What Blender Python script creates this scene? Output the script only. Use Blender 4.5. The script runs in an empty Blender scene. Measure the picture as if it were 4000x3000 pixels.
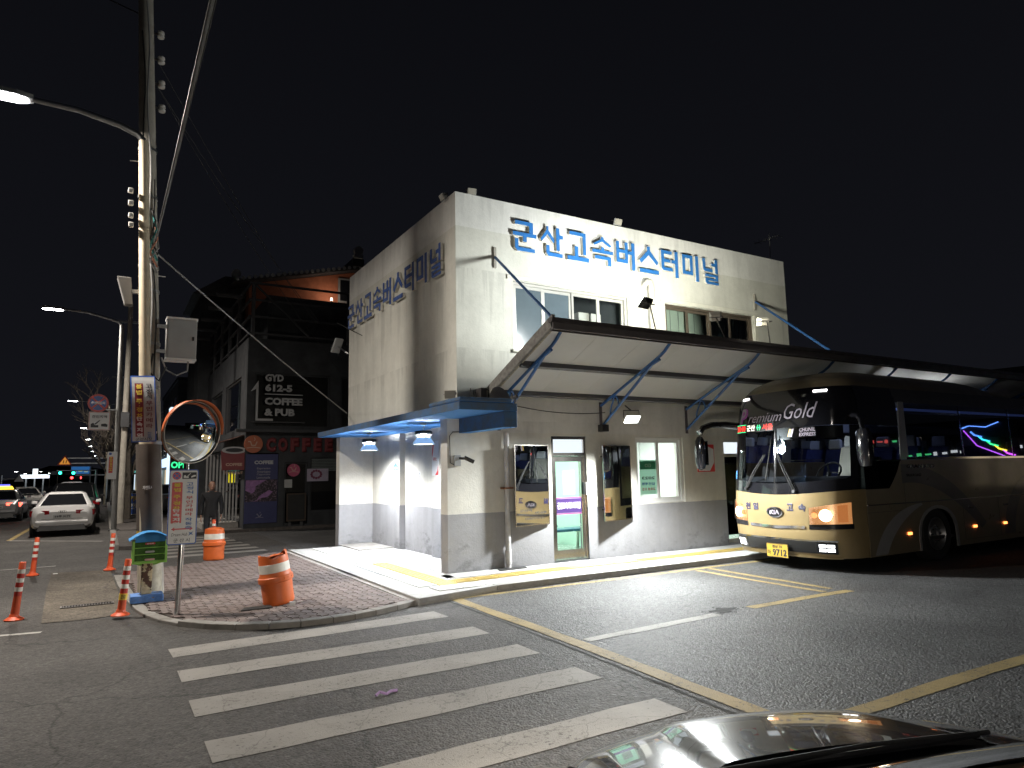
import bpy, bmesh, math, random
from mathutils import Vector, Matrix
# ---------------------------------------------------------------- camera, sky, exposure
D = bpy.data; sc = bpy.context.scene; COL = sc.collection
CH = 1.8                                   # camera height above the road
ROT = Matrix(((0.8587817774, -0.0489281838, -0.5099998938), (-0.5119485505, -0.1209312708, -0.8504612333), (-0.0200634117, 0.9914543159, -0.1289022845)))
cam_d = D.cameras.new('camera'); cam = D.objects.new('camera', cam_d); COL.objects.link(cam)
cam_d.sensor_fit = 'HORIZONTAL'; cam_d.sensor_width = 36.0; cam_d.lens = 36.0*2646.8/4000.0
cam_d.clip_start = 0.05; cam_d.clip_end = 2000
cam.matrix_world = Matrix.Translation((0, 0, CH)) @ ROT.to_4x4()
sc.camera = cam
wd = D.worlds.new('World'); sc.world = wd; wd.use_nodes = True
_nt = wd.node_tree; _bg = _nt.nodes['Background']
_sky = _nt.nodes.new('ShaderNodeTexSky'); _sky.sky_type = 'NISHITA'; _sky.sun_disc = False
_sky.sun_elevation = math.radians(-8); _sky.sun_rotation = math.radians(200)
_add = _nt.nodes.new('ShaderNodeMixRGB'); _add.blend_type = 'ADD'; _add.inputs[0].default_value = 1
_nt.links.new(_sky.outputs[0], _add.inputs[1]); _add.inputs[2].default_value = (0.054, 0.057, 0.078, 1)
_tc = _nt.nodes.new('ShaderNodeTexCoord'); _sx = _nt.nodes.new('ShaderNodeSeparateXYZ'); _nt.links.new(_tc.outputs['Generated'], _sx.inputs[0])
_mr = _nt.nodes.new('ShaderNodeMapRange'); _nt.links.new(_sx.outputs[2], _mr.inputs[0]); _mr.inputs[1].default_value = 0.; _mr.inputs[2].default_value = .7; _mr.inputs[3].default_value = 1.75; _mr.inputs[4].default_value = .85   # town glow towards the horizon
_ml = _nt.nodes.new('ShaderNodeVectorMath'); _ml.operation = 'SCALE'; _nt.links.new(_add.outputs[0], _ml.inputs[0]); _nt.links.new(_mr.outputs[0], _ml.inputs['Scale']); _nt.links.new(_ml.outputs[0], _bg.inputs[0]); _bg.inputs[1].default_value = 0.07     # night: sky nearly black
sc.view_settings.view_transform = 'Standard'; sc.view_settings.look = 'None'
sc.view_settings.exposure = 0.0; sc.view_settings.gamma = 1.0
try:
    sc.view_settings.use_curve_mapping = False
    sc.cycles.use_denoising = True; sc.cycles.max_bounces = 7; sc.cycles.diffuse_bounces = 4; sc.cycles.glossy_bounces = 5
    sc.cycles.transparent_max_bounces = 16; sc.cycles.caustics_reflective = False; sc.cycles.caustics_refractive = False
    sc.cycles.sample_clamp_indirect = 4.0; sc.cycles.blur_glossy = 0.4
except Exception: pass
FPX = 2646.8
def ray(u, v): return (ROT @ Vector((u-2000, 1500-v, -FPX))).normalized()
def atz(u, v, z=0.0): d = ray(u, v); return Vector((0, 0, CH)) + d*((z-CH)/d.z)
def aty(u, v, y): d = ray(u, v); return Vector((0, 0, CH)) + d*(y/d.y)
def atx(u, v, x): d = ray(u, v); return Vector((0, 0, CH)) + d*(x/d.x)

rnd = random.Random(11); PI = math.pi; V = Vector
# ---------------------------------------------------------------- materials
def nd(nt, typ, ins=None, **pr):
    n = nt.nodes.new('ShaderNode'+typ)
    for k, v in pr.items(): setattr(n, k, v)
    for k, v in (ins or {}).items():
        s = n.inputs[k]
        if isinstance(v, bpy.types.NodeSocket): nt.links.new(v, s)
        elif isinstance(v, bpy.types.Node): nt.links.new(v.outputs[0], s)
        else:
            if hasattr(s.default_value, '__len__') and not isinstance(v, (int, float)) and len(s.default_value) == 4 and len(v) == 3: v = tuple(v)+(1,)
            s.default_value = v
    return n
def newmat(name):
    m = D.materials.new(name); m.use_nodes = True
    nt = m.node_tree; return m, nt, nt.nodes['Principled BSDF']
def setp(b, **k):
    names = dict(col='Base Color', rough='Roughness', metal='Metallic', spec='Specular IOR Level', coat='Coat Weight', crough='Coat Roughness', trans='Transmission Weight', ior='IOR', ecol='Emission Color', es='Emission Strength', alpha='Alpha')
    for a, v in k.items():
        s = b.inputs[names[a]]
        if a in ('col', 'ecol') and len(v) == 3: v = tuple(v)+(1,)
        s.default_value = v
def m(*a):  # math node helper: m(nt, op, a, b)
    nt, op = a[0], a[1]; return nd(nt, 'Math', {i: x for i, x in enumerate(a[2:])}, operation=op)
MATS = {}
def mat(name, col, rough=.6, metal=0, var=.12, vs=3., bump=0., bs=60., spec=.5, coat=0, emit=None, es=0, obj=False):
    if name in MATS: return MATS[name]
    mt, nt, b = newmat(name); setp(b, col=col, rough=rough, metal=metal, spec=spec, coat=coat)
    if coat: setp(b, crough=.05)
    if emit: setp(b, ecol=emit, es=es)
    if var or bump:
        pos = nd(nt, 'TexCoord').outputs['Object'] if obj else nd(nt, 'NewGeometry').outputs['Position']
    if var:
        n = nd(nt, 'TexNoise', {'Vector': pos, 'Scale': vs, 'Detail': 8., 'Roughness': .62})
        r = nd(nt, 'MapRange', {0: n, 1: .3, 2: .7, 3: 1-var, 4: 1+var})
        c = nd(nt, 'VectorMath', {0: tuple(col), 'Scale': r.outputs[0]}, operation='SCALE')
        nt.links.new(c.outputs[0], b.inputs['Base Color'])
        r2 = nd(nt, 'MapRange', {0: n, 1: .3, 2: .7, 3: min(1, rough+var*.5), 4: max(.02, rough-var*.5)})
        nt.links.new(r2.outputs[0], b.inputs['Roughness'])
    if bump:
        n2 = nd(nt, 'TexNoise', {'Vector': pos, 'Scale': bs, 'Detail': 6.})
        bp = nd(nt, 'Bump', {'Height': n2.outputs[0], 'Strength': bump, 'Distance': .01}); nt.links.new(bp.outputs[0], b.inputs['Normal'])
    MATS[name] = mt; return mt
def emis(name, col, s):
    if name in MATS: return MATS[name]
    mt, nt, b = newmat(name); setp(b, col=(.02, .02, .02), ecol=col, es=s, rough=.4); MATS[name] = mt; return mt
def glass(name, tint=(.9, .95, .93), ior=1.5, rough=.0, gain=1.5):
    if name in MATS: return MATS[name]
    mt, nt, b = newmat(name); nt.nodes.remove(b); out = nt.nodes['Material Output']
    t = nd(nt, 'BsdfTransparent', {0: tint}); g = nd(nt, 'BsdfGlossy', {0: (.9, .92, .95), 'Roughness': rough})
    f = nd(nt, 'Fresnel', {'IOR': ior}); f2 = m(nt, 'MULTIPLY', f, gain); f2.use_clamp = True
    mx = nd(nt, 'MixShader', {0: f2, 1: t, 2: g}); nt.links.new(mx.outputs[0], out.inputs[0]); MATS[name] = mt; return mt

def wall_material():
    mt, nt, b = newmat('terminal_wall_paint'); setp(b, rough=.75, spec=.3)
    pos = nd(nt, 'NewGeometry').outputs['Position']; z = nd(nt, 'SeparateXYZ', {0: pos}).outputs[2]
    n1 = nd(nt, 'TexNoise', {'Vector': pos, 'Scale': 1.3, 'Detail': 9., 'Roughness': .65}); n2 = nd(nt, 'TexNoise', {'Vector': pos, 'Scale': 9., 'Detail': 8., 'Roughness': .7})
    mp = nd(nt, 'Mapping', {0: pos, 3: (2.6, 2.6, .16)}); n3 = nd(nt, 'TexNoise', {'Vector': mp, 'Scale': 1., 'Detail': 6., 'Roughness': .6})
    zz = m(nt, 'ADD', z, m(nt, 'MULTIPLY', m(nt, 'SUBTRACT', n2, .5), .02))
    def band(c0, c1, edge): return nd(nt, 'MixRGB', {0: m(nt, 'GREATER_THAN', zz, edge), 1: c0, 2: c1})
    c = band((.285, .283, .295), (.64, .62, .56), 1.09)        # grey dado, cream above
    c = band(c.outputs[0], (.65, .635, .60), 2.52); c = band(c.outputs[0], (.64, .635, .575), 3.12); c = band(c.outputs[0], (.72, .715, .68), 6.33)
    st = nd(nt, 'MapRange', {0: n3, 1: .42, 2: .74, 3: 1.02, 4: .87}); bl = nd(nt, 'MapRange', {0: n1, 1: .3, 2: .7, 3: .88, 4: 1.08}); fi = nd(nt, 'MapRange', {0: n2, 1: .25, 2: .75, 3: .93, 4: 1.05})
    k = m(nt, 'MULTIPLY', m(nt, 'MULTIPLY', st, bl), fi)
    # splash dirt: dark blotches whose patches thin out above knee height, worn with a ragged edge
    d1 = nd(nt, 'TexNoise', {'Vector': nd(nt, 'Mapping', {0: pos, 3: (1.2, 1.2, 2.2)}), 'Scale': 1.6, 'Detail': 10., 'Roughness': .7})
    th = nd(nt, 'MapRange', {0: z, 1: .1, 2: 1.1, 3: .47, 4: .72}); dm = nd(nt, 'MapRange', {0: m(nt, 'SUBTRACT', d1, th), 1: 0., 2: .14, 3: 1., 4: .62})
    k = m(nt, 'MULTIPLY', k, dm)
    # ragged drip stains: below the parapet and below the sign letters, each streak with its own length
    dr = nd(nt, 'TexNoise', {'Vector': nd(nt, 'Mapping', {0: pos, 3: (3.2, 3.2, .05)}), 'Scale': 1., 'Detail': 7., 'Roughness': .7})
    for top, ln, amt in ((6.98, .9, .90), (5.55, 1.5, .86), (4.05, .8, .86), (2.74, .35, .85)):
        dd = m(nt, 'SUBTRACT', top, z); on = nd(nt, 'MapRange', {0: m(nt, 'SUBTRACT', m(nt, 'MULTIPLY', m(nt, 'SUBTRACT', dr, .46), ln*5), dd), 1: 0., 2: .25, 3: 1., 4: amt}); ab = m(nt, 'GREATER_THAN', dd, 0.); k = m(nt, 'MULTIPLY', k, nd(nt, 'MapRange', {0: ab, 1: 0., 2: 1., 3: 1., 4: on.outputs[0]}))
    cc = nd(nt, 'VectorMath', {0: c.outputs[0], 'Scale': k}, operation='SCALE'); nt.links.new(cc.outputs[0], b.inputs['Base Color'])
    hb = m(nt, 'ADD', n2, m(nt, 'MULTIPLY', nd(nt, 'TexNoise', {'Vector': pos, 'Scale': 38., 'Detail': 5.}), .8))
    bp = nd(nt, 'Bump', {'Height': hb, 'Strength': .35, 'Distance': .012}); nt.links.new(bp.outputs[0], b.inputs['Normal'])
    return mt
def asphalt(name, tone=(.062, .059, .057), grain=1.0, crack=.6, spec=.45, rough=.72):
    mt, nt, b = newmat(name); setp(b, spec=spec)
    pos = nd(nt, 'NewGeometry').outputs['Position']
    big = nd(nt, 'TexNoise', {'Vector': pos, 'Scale': .55, 'Detail': 7., 'Roughness': .6}); mid = nd(nt, 'TexNoise', {'Vector': pos, 'Scale': 14., 'Detail': 8., 'Roughness': .75})
    vor = nd(nt, 'TexVoronoi', {'Vector': pos, 'Scale': 60.}); vor2 = nd(nt, 'TexVoronoi', {'Vector': pos, 'Scale': 28.})
    agg = nd(nt, 'MapRange', {0: vor.outputs['Color'], 1: 0., 2: 1., 3: 1-.75*grain, 4: 1+.75*grain})
    agg2 = nd(nt, 'MapRange', {0: vor2.outputs['Color'], 1: 0., 2: 1., 3: 1-.35*grain, 4: 1+.35*grain})
    k = m(nt, 'MULTIPLY', m(nt, 'MULTIPLY', agg, agg2), m(nt, 'MULTIPLY', nd(nt, 'MapRange', {0: big, 1: .32, 2: .68, 3: .60, 4: 1.35}), nd(nt, 'MapRange', {0: mid, 1: .25, 2: .75, 3: .7, 4: 1.3})))
    warp = nd(nt, 'TexNoise', {'Vector': pos, 'Scale': 1.8, 'Detail': 5.})
    pw = nd(nt, 'MixRGB', {0: .55, 1: pos, 2: warp.outputs['Color']}, blend_type='ADD')
    ce = nd(nt, 'TexVoronoi', {'Vector': pw, 'Scale': .42}, feature='DISTANCE_TO_EDGE')
    cm = nd(nt, 'MapRange', {0: ce.outputs['Distance'], 1: .001, 2: .008, 3: 1-crack, 4: 1.})
    k = m(nt, 'MULTIPLY', k, cm)
    cc = nd(nt, 'VectorMath', {0: tone, 'Scale': k}, operation='SCALE'); nt.links.new(cc.outputs[0], b.inputs['Base Color'])
    rr = nd(nt, 'MapRange', {0: mid, 1: .25, 2: .75, 3: rough+.13, 4: rough-.13}); nt.links.new(rr.outputs[0], b.inputs['Roughness'])
    hb = m(nt, 'ADD', m(nt, 'MULTIPLY', vor.outputs['Distance'], -1.), m(nt, 'ADD', m(nt, 'MULTIPLY', mid, .8), m(nt, 'MULTIPLY', vor2.outputs['Distance'], -.9)))
    bp = nd(nt, 'Bump', {'Height': hb, 'Strength': .95*grain, 'Distance': .016}); nt.links.new(bp.outputs[0], b.inputs['Normal'])
    return mt
def roadpaint(name, col, wear=.5):
    mt, nt, b = newmat(name); setp(b, rough=.7, spec=.35)
    pos = nd(nt, 'NewGeometry').outputs['Position']
    f = nd(nt, 'TexNoise', {'Vector': pos, 'Scale': 26., 'Detail': 9., 'Roughness': .78}); g = nd(nt, 'TexNoise', {'Vector': pos, 'Scale': 1.6, 'Detail': 6., 'Roughness': .6})
    warp = nd(nt, 'TexNoise', {'Vector': pos, 'Scale': 3.5, 'Detail': 5.})
    pw = nd(nt, 'MixRGB', {0: .22, 1: pos, 2: warp.outputs['Color']}, blend_type='ADD')
    ce = nd(nt, 'TexVoronoi', {'Vector': pw, 'Scale': 1.5}, feature='DISTANCE_TO_EDGE'); cr = nd(nt, 'MapRange', {0: ce.outputs['Distance'], 1: .001, 2: .007, 3: .15, 4: 1.})
    th = nd(nt, 'MapRange', {0: g, 1: .3, 2: .7, 3: .36+.10*wear, 4: .22+.14*wear})
    wm = nd(nt, 'MapRange', {0: m(nt, 'SUBTRACT', f, th), 1: -.03, 2: .05, 3: 0., 4: 1.}); k = m(nt, 'MULTIPLY', wm, nd(nt, 'MapRange', {0: cr, 1: 0., 2: 1., 3: .45, 4: 1.}))
    tone = nd(nt, 'MapRange', {0: g, 1: .3, 2: .7, 3: .8, 4: 1.12}); c2 = nd(nt, 'VectorMath', {0: col, 'Scale': tone.outputs[0]}, operation='SCALE')
    mx = nd(nt, 'MixRGB', {0: k, 1: (.06, .057, .054), 2: c2.outputs[0]}); nt.links.new(mx.outputs[0], b.inputs['Base Color'])
    v = nd(nt, 'TexVoronoi', {'Vector': pos, 'Scale': 90.}); bp = nd(nt, 'Bump', {'Height': m(nt, 'ADD', v.outputs['Distance'], k), 'Strength': .5, 'Distance': .006}); nt.links.new(bp.outputs[0], b.inputs['Normal'])
    return mt
def peel(name, c0, c1, thr=.5, scale=6., rough=.6, metal0=0.):
    mt, nt, b = newmat(name); setp(b, rough=rough)
    pos = nd(nt, 'NewGeometry').outputs['Position']; n = nd(nt, 'TexNoise', {'Vector': pos, 'Scale': scale, 'Detail': 10., 'Roughness': .62})
    k = nd(nt, 'MapRange', {0: n, 1: thr-.012, 2: thr+.012, 3: 0., 4: 1.}); f = nd(nt, 'TexNoise', {'Vector': pos, 'Scale': 30., 'Detail': 6.})
    s = nd(nt, 'MapRange', {0: f, 1: .3, 2: .7, 3: .8, 4: 1.15}); mx = nd(nt, 'MixRGB', {0: k, 1: c0, 2: c1}); cc = nd(nt, 'VectorMath', {0: mx.outputs[0], 'Scale': s}, operation='SCALE')
    nt.links.new(cc.outputs[0], b.inputs['Base Color']); bp = nd(nt, 'Bump', {'Height': m(nt, 'MULTIPLY', k, -1.), 'Strength': .5, 'Distance': .004}); nt.links.new(bp.outputs[0], b.inputs['Normal']); return mt
# ---------------------------------------------------------------- mesh builder
class MB:
    def __init__(s): s.v = []; s.f = []
    def add(s, vs, fs):
        o = len(s.v); s.v += [V(p) for p in vs]; s.f += [tuple(i+o for i in f) for f in fs]; return s
    def box(s, x0, x1, y0, y1, z0, z1):
        return s.add([(x0, y0, z0), (x1, y0, z0), (x1, y1, z0), (x0, y1, z0), (x0, y0, z1), (x1, y0, z1), (x1, y1, z1), (x0, y1, z1)], [(0, 3, 2, 1), (4, 5, 6, 7), (0, 1, 5, 4), (1, 2, 6, 5), (2, 3, 7, 6), (3, 0, 4, 7)])
    def hexa(s, b, t):   # bottom 4 pts, top 4 pts
        return s.add(list(b)+list(t), [(0, 3, 2, 1), (4, 5, 6, 7), (0, 1, 5, 4), (1, 2, 6, 5), (2, 3, 7, 6), (3, 0, 4, 7)])
    def bar(s, p, q, w, h, up=(0, 0, 1)):
        p, q = V(p), V(q); d = (q-p).normalized(); r = d.cross(V(up))
        if r.length < 1e-4: r = d.cross(V((1, 0, 0)))
        r.normalize(); u = r.cross(d).normalized(); r *= w/2; u *= h/2
        return s.hexa([p-r-u, p+r-u, q+r-u, q-r-u], [p-r+u, p+r+u, q+r+u, q-r+u])
    def cyl(s, p, q, r0, r1=None, n=14, caps=True):
        p, q = V(p), V(q); r1 = r0 if r1 is None else r1; d = (q-p).normalized(); a = d.orthogonal().normalized(); b = d.cross(a); vs = []
        for i in range(n):
            t = 2*PI*i/n; e = a*math.cos(t)+b*math.sin(t); vs += [p+e*r0, q+e*r1]
        fs = [(2*i, 2*((i+1) % n), 2*((i+1) % n)+1, 2*i+1) for i in range(n)]
        if caps: fs += [tuple(2*i for i in range(n))[::-1], tuple(2*i+1 for i in range(n))]
        return s.add(vs, fs)
    def tube(s, pts, r, n=6, r1=None):
        pts = [V(p) for p in pts]; k = len(pts); vs = []; fs = []; a = None
        for j, p in enumerate(pts):
            d = (pts[min(j+1, k-1)]-pts[max(j-1, 0)]).normalized()
            a = d.orthogonal().normalized() if a is None else (a-d*a.dot(d)).normalized()
            b = d.cross(a); rr = r if r1 is None else r+(r1-r)*j/(k-1)
            for i in range(n): t = 2*PI*i/n; vs.append(p+(a*math.cos(t)+b*math.sin(t))*rr)
        for j in range(k-1):
            for i in range(n): fs.append((j*n+i, j*n+(i+1) % n, (j+1)*n+(i+1) % n, (j+1)*n+i))
        fs += [tuple(range(n))[::-1], tuple(range((k-1)*n, k*n))]
        return s.add(vs, fs)
    def lathe(s, prof, n=20, M=None, close=True):
        vs = []; fs = []; k = len(prof)
        for (r, z) in prof:
            for i in range(n): t = 2*PI*i/n; vs.append(V((r*math.cos(t), r*math.sin(t), z)))
        if M is not None: vs = [M @ v for v in vs]
        for j in range(k-1):
            for i in range(n): fs.append((j*n+i, j*n+(i+1) % n, (j+1)*n+(i+1) % n, (j+1)*n+i))
        if close: fs += [tuple(range(n))[::-1], tuple(range((k-1)*n, k*n))]
        return s.add(vs, fs)
    def prism(s, poly, vec):
        n = len(poly); vec = V(vec); b = [V(p) for p in poly]; t = [p+vec for p in b]
        return s.add(b+t, [tuple(range(n))[::-1], tuple(range(n, 2*n))]+[(i, (i+1) % n, n+(i+1) % n, n+i) for i in range(n)])
    def grid(s, fn, us, vs_, flip=False):
        o = [fn(a, b) for b in vs_ for a in us]; n = len(us)
        fs = [(j*n+i, j*n+i+1, (j+1)*n+i+1, (j+1)*n+i) for j in range(len(vs_)-1) for i in range(n-1)]
        if flip: fs = [f[::-1] for f in fs]
        return s.add(o, fs)
    def quad(s, a, b, c, d): return s.add([a, b, c, d], [(0, 1, 2, 3)])
    def xf(s, M): s.v = [M @ p for p in s.v]; return s
    def mesh(s, name, smooth=False, ang=35):
        me = D.meshes.new(name); me.from_pydata([tuple(p) for p in s.v], [], s.f)
        if smooth:
            me.polygons.foreach_set('use_smooth', [True]*len(me.polygons))
            try: me.set_sharp_from_angle(angle=math.radians(ang))
            except Exception: pass
        me.update(); return me
    def build(s, name, mt, parent=None, smooth=False, bevel=0, ang=35, world=True):
        return link(name, s.mesh(name, smooth, ang), mt, parent, bevel, world)
def mw(o):
    b = Matrix.LocRotScale(o.location, o.rotation_euler, o.scale)
    return b if o.parent is None else mw(o.parent) @ o.matrix_parent_inverse @ b
def link(name, me, mt, parent=None, bevel=0, world=True):
    o = D.objects.new(name, me); COL.objects.link(o)
    if mt is not None and not me.materials: me.materials.append(mt)
    if parent is not None:
        o.parent = parent
        if world: o.matrix_parent_inverse = mw(parent).inverted()
    if bevel:
        b = o.modifiers.new('bevel', 'BEVEL'); b.width = bevel; b.segments = 2; b.limit_method = 'ANGLE'; b.angle_limit = math.radians(40)
    return o
def tag(o, label=None, cat=None, group=None, kind=None):
    if label: o['label'] = label
    if cat: o['category'] = cat
    if group: o['group'] = group
    if kind: o['kind'] = kind
    return o
def thing(name, label, cat, loc=(0, 0, 0), rz=0., group=None):
    o = D.objects.new(name, None); COL.objects.link(o); o.location = loc; o.rotation_euler = (0, 0, rz); o.empty_display_size = .2
    return tag(o, label, cat, group)
def struct(name, mb, mt, **k): return tag(mb.build(name, mt, **k), kind='structure')
def dup(root, loc=None, rz=None, label=None, group=None):
    r = root.copy(); COL.objects.link(r)
    if loc is not None: r.location = loc
    if rz is not None: r.rotation_euler = (0, 0, rz)
    if label: r['label'] = label
    if group: r['group'] = group
    for ch in list(root.children):
        c = ch.copy(); COL.objects.link(c); c.parent = r
        for g in list(ch.children):
            e = g.copy(); COL.objects.link(e); e.parent = c
    return r
# ---------------------------------------------------------------- lettering
TXT = {}
def glyphs(s, bold=0., shear=0., gap=1., flat=.35):
    key = (s, bold, shear, gap)
    if key not in TXT:
        c = D.curves.new('lettering', 'FONT'); c.body = s; c.size = 1.; c.resolution_u = 2; c.shear = shear; c.align_x = 'CENTER'; c.align_y = 'CENTER'; c.space_character = gap; c.space_line = .95
        c.extrude = .006
        if bold: c.bevel_depth = bold; c.bevel_resolution = 0
        o = D.objects.new('lettering', c); me = o.to_mesh()
        vs = [(p.co.x, p.co.y, p.co.z) for p in me.vertices]; fs = [tuple(p.vertices) for p in me.polygons]
        o.to_mesh_clear(); D.objects.remove(o); D.curves.remove(c); TXT[key] = (vs, fs)
    return TXT[key]
def text(name, s, w, h, fn, mt, parent=None, bold=.03, shear=0., gap=1., depth=.004, **k):
    """lettering fitted into a w x h box (h None: keep proportions), placed by fn(x, y, z)"""
    vs, fs = glyphs(s, bold, shear, gap); xs = [p[0] for p in vs]; ys = [p[1] for p in vs]; zs = [p[2] for p in vs]
    cx, cy = (max(xs)+min(xs))/2, (max(ys)+min(ys))/2; sx = w/(max(xs)-min(xs)); sy = sx if h is None else h/(max(ys)-min(ys)); z0 = min(zs); sz = depth/max(1e-6, max(zs)-z0)
    return MB().add([fn((p[0]-cx)*sx, (p[1]-cy)*sy, (p[2]-z0)*sz) for p in vs], fs).build(name, mt, parent, **k)
def plane_fn(o, right, up):
    o, right, up = V(o), V(right).normalized(), V(up).normalized(); n = right.cross(up)
    return lambda x, y, z=0.: o+right*x+up*y+n*z
def facing(o, yaw=0.):   # sign facing -Y turned by yaw about z
    return plane_fn(o, (math.cos(yaw), math.sin(yaw), 0), (0, 0, 1))
def rrect(w, h, r, fn, n=4):
    pts = []
    for cx, cy, a0 in ((w/2-r, h/2-r, 0), (-w/2+r, h/2-r, PI/2), (-w/2+r, -h/2+r, PI), (w/2-r, -h/2+r, 1.5*PI)):
        for i in range(n+1): a = a0+PI/2*i/n; pts.append(fn(cx+r*math.cos(a), cy+r*math.sin(a), 0.))
    return pts
def ring(w, h, r, t, fn, d, n=4):   # frame: outer rounded rect minus inner, extruded by d
    a = rrect(w, h, r, fn, n); b = rrect(w-2*t, h-2*t, max(.002, r-t), fn, n); k = len(a); nz = fn(0, 0, d)-fn(0, 0, 0)
    vs = a+b+[p+nz for p in a]+[p+nz for p in b]; fs = []
    for i in range(k):
        j = (i+1) % k; fs += [(i, k+i, k+j, j)[::-1], (2*k+i, 3*k+i, 3*k+j, 2*k+j)[::-1], (i, j, 2*k+j, 2*k+i), (k+i, 3*k+i, 3*k+j, k+j)]
    return MB().add(vs, fs)
def panel(w, h, r, fn, d, n=4):
    nz = fn(0, 0, d)-fn(0, 0, 0); return MB().prism(rrect(w, h, r, fn, n), nz)
def disc(r, fn, d, n=28, cx=0, cy=0):
    return MB().prism([fn(cx+r*math.cos(2*PI*i/n), cy+r*math.sin(2*PI*i/n), 0.) for i in range(n)], fn(0, 0, d)-fn(0, 0, 0))
def lamp(name, kind, loc, power, parent=None, to=None, col=(1, 1, 1), size=.2, angle=120, blend=.4, spread=None):
    l = D.lights.new(name, kind); l.energy = power; l.color = col
    if kind == 'SPOT': l.spot_size = math.radians(angle); l.spot_blend = blend; l.shadow_soft_size = size
    elif kind == 'AREA':
        l.shape = 'DISK'; l.size = size
        if spread: l.spread = math.radians(spread)
    else: l.shadow_soft_size = size
    o = D.objects.new(name, l); COL.objects.link(o); o.location = loc
    if to is not None: o.rotation_euler = (V(to)-V(loc)).to_track_quat('-Z', 'Y').to_euler()
    if parent is not None: o.parent = parent; o.matrix_parent_inverse = mw(parent).inverted()
    return o
def sag(p, q, s, n=14):
    p, q = V(p), V(q); return [p.lerp(q, i/n)-V((0, 0, 4*s*(i/n)*(1-i/n))) for i in range(n+1)]

# ---------------------------------------------------------------- shared materials
wallm = wall_material(); asph = asphalt('road_asphalt', (.056, .052, .049), .6); asph2 = asphalt('yard_asphalt', (.066, .066, .067), .72, .35, .5, .66)
white_paint = roadpaint('white_road_paint', (.27, .255, .235), .75); yellow_paint = roadpaint('yellow_road_paint', (.30, .225, .095), .95); pale_paint = roadpaint('worn_pale_paint', (.36, .35, .33), .9)
black = mat('black_plastic', (.012, .012, .013), .45, var=.05); blackgloss = mat('black_gloss', (.008, .008, .010), .12, var=.0, spec=.6, coat=.6); rubber = mat('rubber', (.018, .018, .018), .8)
steel = mat('galvanised_steel', (.50, .51, .52), .35, 1., .15, 8); chrome = mat('chrome', (.75, .75, .76), .08, 1., 0); stainless = mat('stainless', (.60, .57, .53), .22, 1., .08, 6)
dkmetal = mat('dark_brown_metal', (.075, .068, .068), .45, .3, .2, 6); grey_paint = mat('grey_enamel', (.33, .34, .34), .5, 0, .08); white_pl = mat('white_plastic', (.72, .72, .70), .45, 0, .06)
blue_steel = mat('blue_enamel', (.022, .085, .24), .4, 0, .15, 6); blue_slab = mat('blue_concrete_paint', (.06, .21, .58), .7, 0, .15, 3, .2); cream = mat('cream_enamel', (.60, .57, .49), .5, 0, .08, 3)
conc = mat('concrete', (.30, .285, .265), .85, 0, .22, 4, .4, 40); conc_pole = mat('pole_concrete', (.36, .335, .29), .8, 0, .18, 5, .3, 30); orange = mat('orange_polyethylene', (.62, .125, .025), .5, 0, .12, 5, .1, 20)
redor = mat('red_orange_rubber', (.60, .085, .025), .5, 0, .12, 8); reflective = mat('reflective_sheet', (.72, .70, .64), .45, 0, .15, 9); redband = mat('red_sheet', (.42, .03, .02), .4, 0, .1, 9)
blind = mat('pale_green_fabric', (.42, .52, .46), .8, 0, .06); cable_m = mat('black_cable', (.012, .012, .012), .6, 0, .1); wire_m = mat('pale_cable', (.22, .22, .22), .6, 0, .1)
clear = glass('clear_glass', (.93, .97, .95)); dark_glass = glass('tinted_glass', (.10, .11, .13), 1.6, 0., 1.7); mirror_m = mat('silvered_mirror', (.86, .88, .88), .015, 1., 0)
signwhite = mat('sign_white', (.70, .71, .72), .4, 0, .05); signblue = mat('sign_blue', (.03, .10, .42), .4, 0, .06); signred = mat('sign_red', (.55, .03, .03), .4, 0, .06); ink_blue = mat('ink_blue', (.03, .13, .42), .5, 0, 0); ink_red = mat('ink_red', (.50, .04, .05), .5, 0, 0); ink_black = mat('ink_black', (.02, .02, .03), .5, 0, 0); ink_yellow = mat('ink_yellow', (.70, .50, .06), .5, 0, 0); ink_white = mat('ink_white', (.75, .75, .74), .5, 0, 0)

def translucent(name, col):
    mt, nt, b = newmat(name); nt.nodes.remove(b); mx = nd(nt, 'MixShader', {0: .55, 1: nd(nt, 'BsdfDiffuse', {0: col}), 2: nd(nt, 'BsdfTranslucent', {0: col})}); nt.links.new(mx.outputs[0], nt.nodes['Material Output'].inputs[0]); MATS[name] = mt; return mt

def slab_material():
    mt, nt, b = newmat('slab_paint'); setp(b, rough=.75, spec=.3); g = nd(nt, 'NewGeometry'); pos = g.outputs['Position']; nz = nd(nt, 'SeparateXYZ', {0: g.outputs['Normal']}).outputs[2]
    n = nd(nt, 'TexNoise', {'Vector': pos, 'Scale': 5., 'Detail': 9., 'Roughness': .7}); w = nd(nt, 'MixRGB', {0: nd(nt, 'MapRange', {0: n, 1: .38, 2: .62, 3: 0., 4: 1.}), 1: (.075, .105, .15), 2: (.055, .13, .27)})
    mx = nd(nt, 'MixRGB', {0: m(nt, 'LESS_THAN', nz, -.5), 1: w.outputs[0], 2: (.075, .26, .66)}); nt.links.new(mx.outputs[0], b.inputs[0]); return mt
blue_slab = slab_material()   # weathered edges and top, clean blue soffit
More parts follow.
